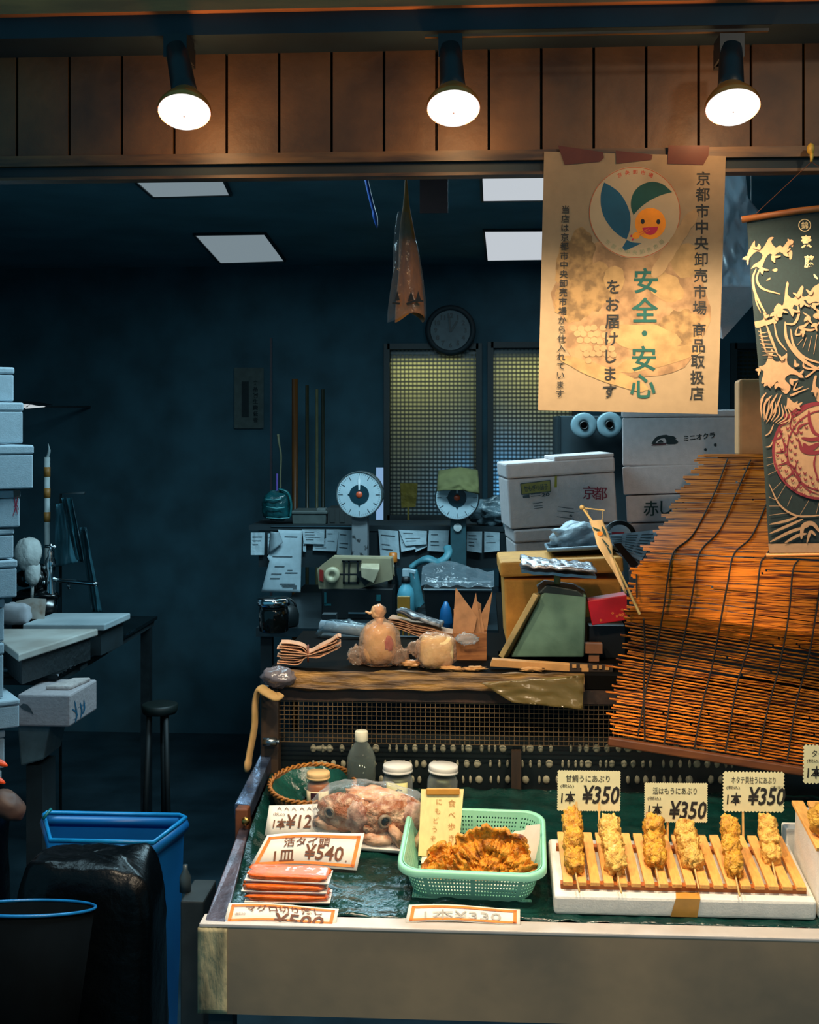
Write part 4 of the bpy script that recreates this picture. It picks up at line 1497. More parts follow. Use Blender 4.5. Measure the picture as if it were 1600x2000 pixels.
for yy in (r0 + .012, r1 - .035):
    O('rail', MB(F).box(-fw / 2 + .012, fw / 2 - .012, yy - .006, yy + .006, HF + .0005, rz0 - .007), mrr, rk)
mfd = mat('grilled', '#f8b43a', rough=.35, col2='#8f3e0a', scale=85, bump=.9, bscale=160, lo=.42, hi=.78)
mfd2 = mat('grilled_pale', '#fcc862', rough=.32, col2='#bc6a18', scale=75, bump=.9, bscale=150, lo=.45, hi=.78)
for k, (xt, yt, xb_, yb_, wd, lab) in enumerate(((1117, 1588, 1123, 1698, 37, 'leftmost grilled skewer on the wooden rack, under the first ¥350 tag'),
                                                 (1189, 1601, 1205, 1700, 40, 'second grilled skewer from the left, beside the stick of the first tag'),
                                                 (1277, 1604, 1280, 1688, 39, 'third grilled skewer from the left, overlapping the lowest ¥350 tag'),
                                                 (1336, 1616, 1356, 1691, 40, 'fourth grilled skewer from the left, at the middle of the rack'),
                                                 (1423, 1603, 1436, 1706, 34, 'fifth grilled skewer from the left, below the third tag'),
                                                 (1498, 1604, 1508, 1680, 36, 'rightmost grilled skewer on the wooden rack'))):
    b = PT(xb_, yb_, HF + .030)
    a = P(xt, yt, b.y + .075)
    d = (a - b)
    ln = d.length
    d.normalize()
    t = T('skewer', lab, 'skewer', b, 'grilled skewers on the rack')
    Q = MX.Translation(b) @ d.to_track_quat('Z', 'X').to_matrix().to_4x4()
    s = pxs(b.y)
    rr = wd / 2 * s * 1.2
    n = 3
    mb = MB(Q)
    for j in range(n):
        zc = ln * (j + .5) / n
        mb.blob(MX.Translation((.002 * sin(j * 2.3 + k), .0, zc)), (rr * (1 + .12 * sin(k * 2 + j * 1.7)), rr * .85, ln / n * .70), .34, 3.0, k * 4 + j * 1.3, 32, 20, pw=.75)
    O('food', mb, (mfd, mfd2)[k % 2], t, smooth=True)
    e = PT(xb_ + 9, yb_ + 44, HF + .020)
    O('stick', MB().tube([a, b, e], .0016, 8), M['stick'], t, smooth=True)

# ------------------------------------------------------------------ price tags on sticks
mtag = mat('tag_card', '#e6dfae', rough=.75, var=.04)


def tag_out(x0, y0, x1, y1, tooth, dep):
    pts = []

    def side(ax, ay, bx_, by_, nx, ny):
        n = max(4, int(round(math.hypot(bx_ - ax, by_ - ay) / tooth)))
        for i in range(n):
            for f_, o_ in ((0, 0), (.5, dep)):
                u = (i + f_) / n
                pts.append((ax + (bx_ - ax) * u + nx * o_, ay + (by_ - ay) * u + ny * o_))
    side(x0, y0, x1, y0, 0, -1)
    side(x1, y0, x1, y1, 1, 0)
    side(x1, y1, x0, y1, 0, 1)
    side(x0, y1, x0, y0, -1, 0)
    return pts


def price_tag(x0, y0, x1, y1, Y, rot, tooth, dep, lab, body, sticks):
    cx, cy = (x0 + x1) / 2, (y0 + y1) / 2
    t = T('price_tag', lab, 'price tag', P(cx, y1, Y), 'cream price tags over the skewers')

    def mpd(d):
        def f(x, y):
            dx, dy = x - cx, y - cy
            return P(cx + dx * cos(rot) - dy * sin(rot), cy + dx * sin(rot) + dy * cos(rot), Y - d)
        return f
    o_ = tag_out(x0, y0, x1, y1, tooth, dep)
    m0, m1 = mpd(0), mpd(-.0012)
    n = len(o_)
    O('card', MB().add([m0(*p) for p in o_] + [m1(*p) for p in o_], [tuple(range(n)), tuple(range(2 * n - 1, n - 1, -1))] + [(i, (i + 1) % n, n + (i + 1) % n, n + i) for i in range(n)]), mtag, t)
    mb = MB()
    body(mb, mpd(.0006), x0, y0)
    O('lettering', mb, M['ink'], t)
    for sx_, sy_ in sticks:
        O('stick', MB().bar(P(sx_, y1 - 30, Y + .003), PT(sx_ + 1, sy_, HF + .006), .0036, .0022), M['stick'], t)


def tg(line, o1, nb='1本', ex=None, dy=0):
    def f(mb, mp, x, y):
        L(mb, line, x + 58, y + 15, 86, 14, mp, bold=.004)
        L(mb, '(税込)', x + 18, y + 30, 26, 8, mp, bold=.004)
        L(mb, nb, x + 20, y + 52, 28, 25, mp, shear=.08, bold=.012)
        L(mb, '¥350', x + 84, y + 46 + dy, 73, 36, mp, shear=.2, bold=.022)
        if ex:
            L(mb, ex, x + 103, y + 29, 24, 8, mp)
        L(mb, '‿', x + 112, y + 72, 8, 3, mp, bold=.03) if False else None
    return f


YTG = PT(1170, 1650, HF).y - .005
price_tag(1090, 1506, 1211, 1583, YTG, .012, 5.0, 1.6, 'cream ¥350 tag at the left end of the skewer rack', tg('甘鯛うにあぶり', 0), [(1170, 1652), (1126, 1652)])
price_tag(1260, 1530, 1381, 1605, YTG - .01, .008, 4.6, 1.8, 'lowest cream ¥350 tag, in the middle of the skewer rack', tg('活はもうにあぶり', 0, dy=6), [(1304, 1652), (1342, 1652)])
price_tag(1414, 1509, 1530, 1584, YTG, .012, 7.0, 3.0, 'cream ¥350 tag with zigzag edge over the right half of the rack', tg('ホタテ貝柱うにあぶり', 0, ex='(大玉)'), [(1451, 1652), (1499, 1652)])
price_tag(1571, 1457, 1690, 1529, YTG + .05, .01, 7.0, 3.0, 'cream zigzag tag cut off by the right edge of the photo', tg('タイうにあぶり', 0), [(1640, 1640)])

# ------------------------------------------------------------------ things at the right edge of the tray
F2 = MX.Translation(PT(1598, 1797, .006)) @ MX.Rotation(TANG, 4, 'X')
O('foam_stand', MB(F2).box(0, .16, .0, .17, 0, .115), M['foamwhite'], None, label='tall white foam block cut off by the right edge, beside the skewer rack', cat='foam block', bevel=.005)
F3 = F2 @ MX.Translation((0, 0, .1155))
t = T('wooden_rack', 'pale wooden rack on the tall foam block at the right edge', 'rack', F3.translation)
for k in range(6):
    O('slat', MB(F3).box(-.008 + k * .027, .012 + k * .027, .0, .165, .006, .013), M['wood'], t, bevel=.001)
O('rail', MB(F3).box(-.004, .15, .02, .032, 0, .006).box(-.004, .15, .13, .142, 0, .006), mrr, t)
O('fried_ball', MB(F3).blob(MX.Translation((.02, .045, .04)), (.03, .03, .028), .25, 2.5, 4, 28, 18), mfd, None, smooth=True, label='orange fried ball on the rack at the right edge', cat='fried food')
O('foam_offcut', MB().box(P(1531, 1645, .27).x, P(1566, 1645, .27).x, .25, .29, PT(1545, 1655, 0).z + .004, P(1531, 1612, .27).z), M['foamwhite'], None, label='small white foam offcut behind the right end of the rack', cat='foam block', bevel=.003)

# ================================================================== GOODS ON THE WORKTOP
def stand(px, Y, z=None):
    return V((P(px, 1000, Y).x, Y, ZT if z is None else z))


def pbox(x0, x1, ytop, Y, depth, zb, ybot=None, rz=0.0, skew=0.0):
    """box whose front face spans pixel columns x0..x1 from ytop down to zb (or row ybot) at depth Y; returns frame and size"""
    a, b = P(x0, ytop, Y), P(x1, ytop, Y)
    z1 = P((x0 + x1) / 2, ytop, Y).z
    z0 = zb if ybot is None else P((x0 + x1) / 2, ybot, Y).z
    F = MX.Translation((a.x, Y, z0)) @ MX.Rotation(rz, 4, 'Z') @ MX.Rotation(skew, 4, 'Y')
    return F, b.x - a.x, depth, z1 - z0


# bundle of paper bags with a rubber band
F = FR(stand(600, .56, ZT + .012), .12)
t = T('paper_bag_bundle', 'bundle of pink-brown paper bags held by a rubber band on the worktop corner', 'paper bags', F.translation)
mpb = mat('pink_paper', '#c2906c', rough=.8, var=.12, scale=50)
for k in range(9):
    def fn(u, v, k=k):
        x = -.062 + .125 * u
        pinch = exp(-((u - .5) / .12) ** 2)
        fanl = (k - 4) * .0042 * (1 - pinch * .6) * (1.25 if u < .45 else .75)
        return V((x + .004 * (k % 3), -.02 + .04 * v + .004 * sin(k), .018 + fanl + .035 * max(0, u - .5) ** 1.3 * 1.6 + .010 * max(0, .3 - u) + .008 * (u > .86) * nz(u * 9, k) + .003 * nz(u * 4, k * 2.0)))
    O('paper_bag', MB(F).grid(fn, 20, 2, .0012), mpb, t)
O('rubber_band', MB(F).tube([(.002, .022 * cos(a), .018 + .017 * sin(a)) for a in [2 * pi * i / 24 for i in range(24)]], .0018, 6, closed=True), mat('rubber', '#7a3a1c', rough=.5), t, smooth=True)

# two knotted plastic bags
mknot = film('bag_film', tint='#f4e6d8', body='#e8c8b0', fac=.14, rough=.1, scale=45, bump=.9, edge=.5)
F = FR(stand(742, .60))
t = T('plastic_bag', 'knotted clear bag of cream food with red seal, the taller one on the worktop', 'plastic bag', F.translation, 'knotted plastic bags')
mcrm = mat('cream_food', '#e0b878', rough=.5, col2='#c9924c', scale=25, bump=.3)
O('contents', MB(F).blob(MX.Translation((.0, 0, .045)), (.036, .028, .046), .12, 2, 3, 28, 18, pw=.8).blob(MX.Translation((-.022, -.008, .030)), (.012, .012, .026), .2, 2, 8), mcrm, t, smooth=True)
O('seal', MB(F).blob(MX.Translation((.021, -.0245, .048)) @ MX.Rotation(.25, 4, 'Z'), (.010, .004, .017), .25, 3, 6), mat('red_seal', '#a8281c', rough=.5), t, smooth=True)
O('film', MB(F).lathe([(.030, .001), (.044, .012), (.046, .04), (.042, .07), (.028, .088), (.012, .098), (.009, .104), (.014, .112), (.013, .122), (.004, .128)], 28).blob(MX.Translation((-.045, -.005, .02)), (.022, .02, .02), .4, 3, 2)
  .blob(MX.Translation((.042, -.01, .02)), (.018, .018, .022), .4, 3, 12), mknot, t, smooth=True)
O('knot', MB(F).blob(MX.Translation((-.004, 0, .112)), (.014, .011, .016), .3, 3, 5).tube([(-.01, 0, .112), (-.022, -.004, .110), (-.030, -.006, .114)], [.004, .003, .002], 8).lathe([(.006, .085), (.009, .1)], 14), mat('knot_film', '#d8a878', rough=.35, var=.2), t, smooth=True)
F = FR(stand(850, .57))
t = T('plastic_bag', 'squat clear bag of cream blocks, right of the taller knotted bag', 'plastic bag', F.translation, 'knotted plastic bags')
O('contents', MB(F).blob(MX.Translation((.004, 0, .034)), (.036, .026, .034), .10, 2, 13, 28, 18, pw=.55), mat('cream_block', '#e6cf98', rough=.55, col2='#cfa662', scale=30, bump=.3), t, smooth=True)
O('film', MB(F).blob(MX.Translation((.002, 0, .036)), (.042, .031, .037), .18, 4, 5, 36, 20, pw=.7).blob(MX.Translation((-.038, -.004, .042)), (.018, .012, .016), .4, 4, 9), mknot, t, smooth=True)
F = FR(stand(805, .575))
O('plastic_scrap', MB(F).blob(MX.Translation((0, 0, .008)), (.020, .012, .008), .5, 3, 4), mat('scrap', '#c08a54', rough=.4), None, smooth=True, label='small crumpled brown scrap between the two knotted bags', cat='scrap')

# pile of brown paper envelopes with a dark flat pack on top
F = FR(stand(822, .78, ZT), -.12)
t = T('envelope_pile', 'slanting pile of pinkish paper envelopes behind the knotted bags', 'envelopes', F.translation)
for k in range(6):
    O('envelope', MB(F).grid(lambda u, v, k=k: V((-.07 + .15 * u, -.03 + .06 * v, .052 + k * .004 - .030 * u + .006 * nz(u * 3, k, v))), 12, 4, .0016), mpb, t)
O('support', MB(F).box(-.06, .06, -.028, .028, 0, .026), M['dark_teal'], t)
O('dark_pack', MB(F).grid(lambda u, v: V((-.05 + .10 * u, -.034 + .05 * v, .086 - .030 * u + .006 * nz(u * 4, v * 5))), 16, 8, .008), mat('grey_pack', '#3c4148', rough=.3, col2='#c4c8cc', scale=45, lo=.5, hi=.72), None, smooth=True,
  label='dark flat pack flecked white lying on the envelope pile', cat='pack')

# wooden box with pointed paper bags
F, w, d, h = pbox(886, 951, 1236, .66, .07, ZT)
t = T('wooden_box', 'small brown wooden box holding upright paper bags', 'box', F.translation)
mbx = mat('box_wood', '#a86c3a', rough=.6, col2='#7a4722', scale=20, stretch=(1, 3, 6))
O('body', MB(F).box(0, w, 0, .006, 0, h).box(0, w, d - .006, d, 0, h).box(0, .006, .006, d - .006, 0, h).box(w - .006, w, .006, d - .006, 0, h).box(.006, w - .006, .006, d - .006, 0, .006), mbx, t, bevel=.001)
mkb = mat('kraft_bag', '#b9845a', rough=.8, var=.2, scale=35)
rows = [((884, 1240), (890, 1148), (932, 1205), (925, 1240), 'tallest pointed brown paper bag, at the left of the wooden box'), ((890, 1240), (886, 1190), (905, 1180), (915, 1240), 'short brown bag in front of the tallest one in the wooden box'),
        ((915, 1240), (920, 1195), (930, 1158), (940, 1240), 'second tall brown paper bag in the middle of the wooden box'), ((925, 1240), (912, 1215), (938, 1190), (948, 1240), 'folded brown bag leaning across the middle of the wooden box'),
        ((938, 1240), (940, 1200), (962, 1155), (950, 1240), 'thin brown bag slanting to the right out of the wooden box'), ((928, 1240), (932, 1175), (940, 1180), (940, 1240), 'narrow brown bag edge standing at the centre of the wooden box')]
for k, (a, b, c, e, lab) in enumerate(rows):
    Yk = .672 + .008 * k
    pts = [P(*a, Yk), P(*b, Yk), P(*c, Yk + .006), P(*e, Yk)]
    O('paper_bag', MB().hexa(pts, [p + V((0, .004, 0)) for p in pts]), mkb, None, label=lab, cat='paper bag', group='paper bags in the wooden box')
O('plastic_wrap', MB().blob(MX.Translation(P(912, 1248, .645)), (.022, .010, .012), .5, 3, 2, 24, 14), M['film'], None, smooth=True, label='glossy crumpled film on the front of the wooden box', cat='plastic wrap')

# cardboard strips along the front of the scale
F = FR(stand(1010, .56))
mcd = mat('cardboard', '#c08a4e', rough=.75, var=.15)
t = T('cardboard_strip', 'long torn cardboard strip with dark print in front of the green scale', 'cardboard', F.translation)
s = pxs(.56)
O('strip', MB().hexa([P(x, y, .555) for x, y in ((957, 1302), (1113, 1312), (1113, 1298), (962, 1288))], [P(x, y, .575) for x, y in ((957, 1298), (1113, 1308), (1113, 1294), (962, 1284))]), mcd, t, bevel=.001)
O('label_end', MB().hexa([P(x, y, .555) for x, y in ((1113, 1313), (1196, 1316), (1198, 1302), (1113, 1297))], [P(x, y, .58) for x, y in ((1113, 1310), (1196, 1312), (1198, 1298), (1113, 1293))]), mat('dark_label', '#33251a', rough=.6), t)
mb = MB()
for x0, x1, yy in ((1118, 1126, 1301), (1133, 1148, 1301), (1136, 1150, 1308), (1158, 1166, 1303), (1170, 1176, 1303), (1182, 1190, 1305)):
    mb.box(P(x0, yy, .553).x, P(x1, yy, .553).x, .5525, .554, P(x0, yy + 3.5, .553).z, P(x0, yy - 3.5, .553).z)
O('print', mb, mcd, t)
random.seed(21)
for k, (px, lab) in enumerate(((880, 'bit of dry brown leaf by the squat bag'), (925, 'long bit of dry brown leaf left of the cardboard strip'), (1040, 'curled bit of brown leaf under the cardboard strip'))):
    F = FR(stand(px, .545), random.uniform(-.5, .5))
    O('dry_scrap', MB(F).blob(MX.Translation((0, 0, .005)), (.026, .008, .005), .5, 3, k * 3), mcd, None, smooth=True, label=lab, cat='scrap')

# green kitchen scale
t = T('kitchen_scale', 'old dull green kitchen scale with foil-covered pan', 'scale', stand(1065, .70))
Ys = .66
mgs = mat('scale_green', '#6a8a74', rough=.5, col2='#4e6a58', scale=14, bump=.15)
ft = [P(x, y, Ys) for x, y in ((998, 1284), (1141, 1284), (1146, 1162), (1062, 1154))]
bk = [V((p.x, Ys + .10, p.z)) for p in ft]
O('body', MB().hexa([ft[0], ft[1], bk[1], bk[0]], [ft[3], ft[2], bk[2], bk[3]]), mgs, t, bevel=.004)
O('base', MB().box(P(972, 1290, Ys).x, P(1150, 1290, Ys).x, Ys - .015, Ys + .115, ZT, P(0, 1284, Ys).z), mat('scale_base', '#22332c', rough=.5), t, bevel=.003)
a, b = P(984, 1282, Ys + .01), P(1052, 1160, Ys + .01)
O('dial_panel', MB().bar(a, b, .07, .012, up=(-1, .3, .7)), mat('scale_dial', '#b49a62', rough=.4, col2='#5a4c30', scale=9), t, bevel=.002)
O('shoulder', MB().hexa([ft[3] + V((-.012, 0, -.006)), ft[2] + V((.004, 0, -.008)), bk[2] + V((.004, 0, 0)), bk[3] + V((-.012, 0, 0))], [ft[3] + V((.006, 0, .014)), ft[2] + V((-.02, 0, .010)), bk[2] + V((-.02, 0, .012)), bk[3] + V((.006, 0, .012))]), mat('scale_dark', '#18231f', rough=.5), t, bevel=.003)
nx = P(1089, 1130, Ys + .03)
O('neck', MB().tube([V((nx.x, Ys + .04, P(0, 1150, Ys).z)), V((nx.x, Ys + .04, P(0, 1118, Ys).z))], .0075, 14), mat('neck_cream', '#b59c58', rough=.5), t, smooth=True)
pa, pb = P(1018, 1111, Ys), P(1163, 1122, Ys)
O('pan', MB().grid(lambda u, v: V((pa.x + (pb.x - pa.x) * u, Ys - .03 + .14 * v, pa.z + (pb.z - pa.z) * u + .003 * nz(u * 8, v * 6))), 12, 8, -.006), M['steel'], t)
O('foil_cover', MB().grid(lambda u, v: V((pa.x + (pb.x - pa.x) * u, Ys - .036 + .15 * v, pa.z + .008 + (pb.z - pa.z) * u + .012 * (1 - u) * (1 - abs(2 * v - 1)) + .006 * nz(u * 9, v * 9))), 30, 20, .005), mat('foil', '#9aa4b4', rough=.28, col2='#c9b8b0', scale=18, metal=.7, bump=.8, bscale=30), t, smooth=True)

# foam box behind the scale, orange lamp light painted into it
F, w, d, h = pbox(984, 1216, 1132, .85, .22, ZT, rz=.02)
t = T('foam_box', 'foam box painted in orange lamp light, lid ajar, behind the green scale', 'foam box', F.translation)
O('body', MB(F).box(0, w, 0, d, 0, h, taper=.95), M['foam_orange_lit'], t, bevel=.006)
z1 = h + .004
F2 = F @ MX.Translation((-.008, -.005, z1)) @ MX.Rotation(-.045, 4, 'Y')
O('lid', MB(F2).box(0, w + .012, 0, d + .01, 0, .036), M['foam_orange_lit'], t, bevel=.006)
ztl = (F2 @ V((w * .6, 0, .036))).z

# black box and red packet at the right of the scale
F, w, d, h = pbox(1150, 1222, 1222, .70, .12, ZT)
O('black_box', MB(F).box(0, w, 0, d, 0, h), M['black'], None, label='plain black box under the red packet', cat='box', bevel=.002)
O('wood_block', MB().box(P(1143, 1250, .67).x, P(1176, 1250, .67).x, .66, .685, P(0, 1262, .67).z, P(0, 1244, .67).z).box(P(1150, 1250, .67).x, P(1170, 1250, .67).x, .665, .68, ZT, P(0, 1256, .67).z), mat('block_brown', '#8a5a3a', rough=.7), None,
  label='little brown wooden block against the black box', cat='block')
rp = T('gift_packet', 'bright red packet with small flower pattern beside the scale', 'packet', P(1188, 1222, .68))
qr = [(1147, 1174), (1225, 1162), (1226, 1211), (1157, 1222)]
f_ = [P(x, y, .67) for x, y in qr]
g_ = [V((p.x, .70, p.z + .004)) for p in f_]
O('box', MB().hexa([f_[3], f_[2], g_[2], g_[3]], [f_[0], f_[1], g_[1], g_[0]]), mat('red_packet', '#c3141c', rough=.3, var=.12, coat=.3), rp, bevel=.002)
mb = MB()
random.seed(4)
mr = lambda x, y: P(x, y, .6695)
for k in range(26):
    u, v = random.random(), random.random()
    if v < .9 - u * .75:
        continue
    x, y = bil(qr, .08 + .86 * u, .1 + .8 * v)
    for j in range(5):
        a = 2 * pi * j / 5 + k
        disc(mb, x + 1.7 * cos(a), y + 1.7 * sin(a), 1.0, 1.0, mr, 8)
O('flower_print', mb, mat('packet_print', '#ee7a3a', rough=.4), rp)

# goods on the orange-lit box: tray, newspaper, white bag, lid
zt2 = ztl + .003
mptr = mat('grey_tray', '#8fa0ac', rough=.3, var=.1)
t = T('shallow_tray', 'grey-rimmed shallow black tray on the orange-lit foam box', 'tray', (P(1138, 1090, .95).x, .95, zt2))
F, w, d, h = pbox(1072, 1206, 1078, .90, .13, zt2)
O('tray', MB(F @ MX.Rotation(-.06, 4, 'Y')).box(0, w, 0, d, 0, max(h, .012), taper=.9), M['blackgloss'], t, bevel=.004)
O('rim', MB(F @ MX.Rotation(-.06, 4, 'Y')).tube([(0, 0, max(h, .012)), (w, 0, max(h, .012)), (w, d, max(h, .012)), (0, d, max(h, .012))], .005, 8, closed=True), mptr, t, smooth=True)
mwb = mat('white_bag', '#b4c0c8', rough=.4, var=.1, scale=18, bump=.5)
O('plastic_bag', MB().blob(MX.Translation(P(1132, 1050, 1.0)), (.068, .05, .036), .28, 2.2, 6, 36, 20), mwb, None, smooth=True, label='crumpled white plastic bag on the shallow black tray', cat='plastic bag')
npq = [(1178, 1046), (1290, 1034), (1252, 1096), (1196, 1066)]
t = T('newspaper', 'folded grey newspaper sticking out under the bamboo blind', 'newspaper', P(1235, 1060, .93))
mnp = mat('newsprint', '#93a2ac', rough=.85, var=.08)
nf = lambda x, y: P(x, y, .93 - .0009 * (y - 1040))
O('sheet', MB().grid(lambda u, v: nf(*bil(npq, u, v)) + V((0, .004 * nz(u * 4, v * 4), 0)), 12, 8, .008), mnp, t)
mb = MB()
nf2 = lambda x, y: P(x, y, .93 - .0009 * (y - 1040) - .006)
for j in range(7):
    for k in range(3):
        u0, v0 = .12 + k * .29, .12 + j * .11
        mb.poly([nf2(*bil(npq, u, v)) for u, v in ((u0, v0), (u0 + .22, v0), (u0 + .22, v0 + .045), (u0, v0 + .045))])
O('print', mb, M['greyink'], t)
tl = [(1198, 1062), (1212, 1060), (1248, 1102), (1236, 1112)]
O('black_tray', MB().hexa([P(x, y, .875) for x, y in tl], [P(x, y, .895) for x, y in tl]), M['blackgloss'], None, label='narrow black tray edge slanting below the newspaper', cat='tray')
t = T('round_lid', 'round black lid with red and white print behind the newspaper', 'lid', P(1210, 1045, 1.02))
F = MX.Translation(P(1211, 1048, 1.02)) @ MX.Rotation(radians(72), 4, 'X')
O('disc', MB(F).lathe([(.001, -.004), (.040, -.004), (.041, 0), (.039, .004), (.001, .004)], 40), M['black'], t, smooth=True)
O('label', MB(F).lathe([(.028, .0042), (.028, .006), (.001, .006)], 32), mat('lid_label', '#a8aeb4', rough=.5), t)
O('print', MB(F).box(-.020, .010, .0, .010, .0062, .0068), mat('lid_red', '#b42834', rough=.5), t)

# little flag on a stick
YFs = .44
t = T('paper_flag', 'small twisted paper flag with leaf emblem on a thin wooden stick', 'flag', P(1250, 1200, .352))
O('pole', MB().tube([P(1250, 1200, .352), P(1205, 1105, .39), P(1165, 1030, .42), P(1138, 992, YFs)], [.0028, .0026, .0024, .0022], 8).blob(MX.Translation(P(1137, 991, YFs)), (.005, .005, .005), .1), M['stick'], t, smooth=True)
O('crossbar', MB().tube([P(1138, 992, YFs), P(1181, 997, YFs)], .0013, 8).tube([P(1178, 997, YFs), P(1176, 1018, YFs)], .0006, 5).tube([P(1146, 996, YFs), P(1155, 1018, YFs)], .0006, 5), M['stick'], t)
fl_l = [(1151, 1017), (1160, 1040), (1166, 1064), (1182, 1090), (1200, 1118), (1222, 1160)]
fl_r = [(1177, 1015), (1188, 1040), (1196, 1064), (1197, 1090), (1206, 1114), (1224, 1158)]


def fpy(y):
    return lerp_tab([(992, .44), (1030, .42), (1105, .39), (1200, .352)], y)


def flg(u, v, d=0):
    k = v * 5
    i = min(4, int(k))
    fx = lambda l: (l[i][0] + (l[i + 1][0] - l[i][0]) * (k - i), l[i][1] + (l[i + 1][1] - l[i][1]) * (k - i))
    a, b = fx(fl_l), fx(fl_r)
    return P(a[0] + (b[0] - a[0]) * u, a[1] + (b[1] - a[1]) * u, fpy(a[1]) - .010 - .004 * sin(u * 3 + v * 4) - d)


O('flag_sheet', MB().grid(flg, 8, 20, .0008), mat('flag_paper', '#d8b27c', rough=.8, var=.06), t, smooth=True)
fm = lambda x, y: P(x, y, fpy(y) - .0162)
mb = MB()
ribbon(mb, [(1158, 1030), (1165, 1034), (1172, 1035)], 4, fm)
ribbon(mb, [(1176, 1028), (1180, 1038), (1184, 1046)], 5, fm)
ribbon(mb, [(1176, 1052), (1184, 1062), (1190, 1068)], 3, fm)
ribbon(mb, [(1186, 1068), (1192, 1078), (1194, 1082)], 4, fm)
O('flag_leaf_print', mb, mat('flag_green', '#1a3a34', rough=.8), t)
mb = MB()
disc(mb, 1172, 1042, 5.5, 4, fm, 16)
O('flag_dot_print', mb, mat('flag_orange', '#ee7a14', rough=.8), t)

# ================================================================== FOAM BOXES AT THE RIGHT
def foam_box(F, w, d, h, lab, lid=.3, mt=None, rim=True, group='foam boxes stacked at the right'):
    t = T('foam_box', lab, 'foam box', F.translation, group)
    mt = mt or M['foam']
    hl = h * lid
    O('body', MB(F).box(0, w, 0, d, 0, h - hl - .0015), mt, t, bevel=.004)
    if lid:
        O('lid', MB(F).box(-.002, w + .002, -.002, d + .002, h - hl, h), mt, t, bevel=.005)
    return t


YA = 1.22
Fa, w, d, h = pbox(1014, 1228, 1035, YA, .20, ZT, rz=.10, skew=-.055)
h1 = h * .52
foam_box(Fa, w, d, h1, 'lowest foam box of the left stack, half hidden by the orange-lit box', .0)
foam_box(Fa @ MX.Translation((0, 0, h1 + .001)), w, d, h - h1 - .002, 'middle foam box of the left stack, under the box marked with red characters', .3)
w2 = w * 1.0
FA = Fa @ MX.Translation((-.010, .0, h + .002)) @ MX.Rotation(-.01, 4, 'Y')
hA = P(1010, 907, YA).z - P(1010, 1035, YA).z
tA = foam_box(FA, w2, d, hA, 'top foam box of the left stack, marked with two red characters', .23)
nA = FA.to_3x3() @ V((0, -1, 0))
pA = lambda dd: onplane(FA @ V((0, -dd - .0025, 0)), nA)
mA, mA2 = pA(.0006), pA(.0014)
mb = MB()
mb.box(w2 * .45, w2 + .001, -.001, d * .9, hA - .0005, hA + .010, M=FA)
O('lid_edge', mb, M['foam'], tA, bevel=.003)
mb = MB()
VL(mb, '京都', 1151, 962, 1173, 964, 30, mA, .004)
O('lettering', mb, mat('red_marker', '#8a1c34', rough=.6), tA, label='red brush characters')
mb = MB()
mb.poly([mA(x, y) for x, y in ((1017, 945), (1075, 938), (1076, 960), (1019, 966))])
O('label', mb, mat('yellow_label', '#8f8a4a', rough=.7), tA)
mb = MB()
mb.poly([mA(x, y) for x, y in ((1084, 930), (1088, 929), (1088, 952), (1083, 952))])
O('label', mb, mat('yellow_strip', '#9a8f28', rough=.7), tA)
mb = MB()
ring_ = [(1017, 945), (1075, 938), (1076, 960), (1019, 966)]
for i in range(4):
    ribbon(mb, [ring_[i], ring_[(i + 1) % 4]], 1.6, mA2, False)
L(mb, '竹もぎ小茄子', 1047, 952.5, 47, 12, mA2, rot=-.11, bold=.014)
L(mb, '20', 1066, 966, 16, 7, mA2, rot=-.1, bold=.03)
mb.poly([mA2(x, y) for x, y in ((1021, 968), (1034, 966), (1035, 972), (1022, 973))])
for y0 in (965, 969):
    ribbon(mb, [(1037, y0 + .6), (1056, y0 - 1.4)], 1.1, mA2, False)
for a, b, c, e in ((1041, 984, 1060, 981), (1043, 989, 1060, 987), (1043, 994, 1061, 991), (1091, 990, 1121, 994), (1089, 998, 1122, 1001), (1088, 1009, 1122, 1014)):
    ribbon(mb, [(a, b), (c, e)], 1.2, mA2, False)
L(mb, '6', 1115, 1007, 6, 6, mA2, bold=.04)
O('lettering', mb, M['greyink'], tA)

YC = 1.32
Fc, w, d, h = pbox(1232, 1452, 1022, YC, .24, ZT, rz=-.30, skew=-.05)
w = w * 1.02
h1 = h * .5
foam_box(Fc, w, d, h1, 'lowest foam box of the right stack, behind the newspaper', .0)
foam_box(Fc @ MX.Translation((0, 0, h1 + .001)), w, d, h - h1 - .002, 'second foam box from the bottom of the right stack', .0)
hz = P(1235, 968, YC).z - P(1235, 1021, YC).z
F3 = Fc @ MX.Translation((.002, 0, h + .001))
tC3 = foam_box(F3, w, d, hz, 'third foam box of the right stack with green handwriting, partly behind the blind', .0)
n3 = F3.to_3x3() @ V((0, -1, 0))
m3 = onplane(F3 @ V((0, -.0008, 0)), n3)
mb = MB()
VL(mb, '赤しろ', 1272, 993, 1330, 990, 34, m3, .012)
O('lettering', mb, mat('green_marker', '#1c3a34', rough=.6), tC3, label='dark green handwriting')
hz2 = P(1228, 912, YC).z - P(1228, 968, YC).z
F4 = F3 @ MX.Translation((-.006, .004, hz + .0015)) @ MX.Rotation(.03, 4, 'Z')
foam_box(F4, w, d, hz2, 'plain foam box right under the top box with black print', .0)
hz3 = P(1228, 803, YC).z - P(1228, 911, YC).z
F5 = F4 @ MX.Translation((.0, .004, hz2 + .0015)) @ MX.Rotation(-.02, 4, 'Z') @ MX.Rotation(.045, 4, 'Y')
tC5 = foam_box(F5, w * 1.0, d, hz3, 'top foam box of the right stack, printed with a dark logo and katakana', .12)
n5 = F5.to_3x3() @ V((0, -1, 0))
m5 = onplane(F5 @ V((0, -.0008, 0)), n5)
m52 = onplane(F5 @ V((0, -.0016, 0)), n5)
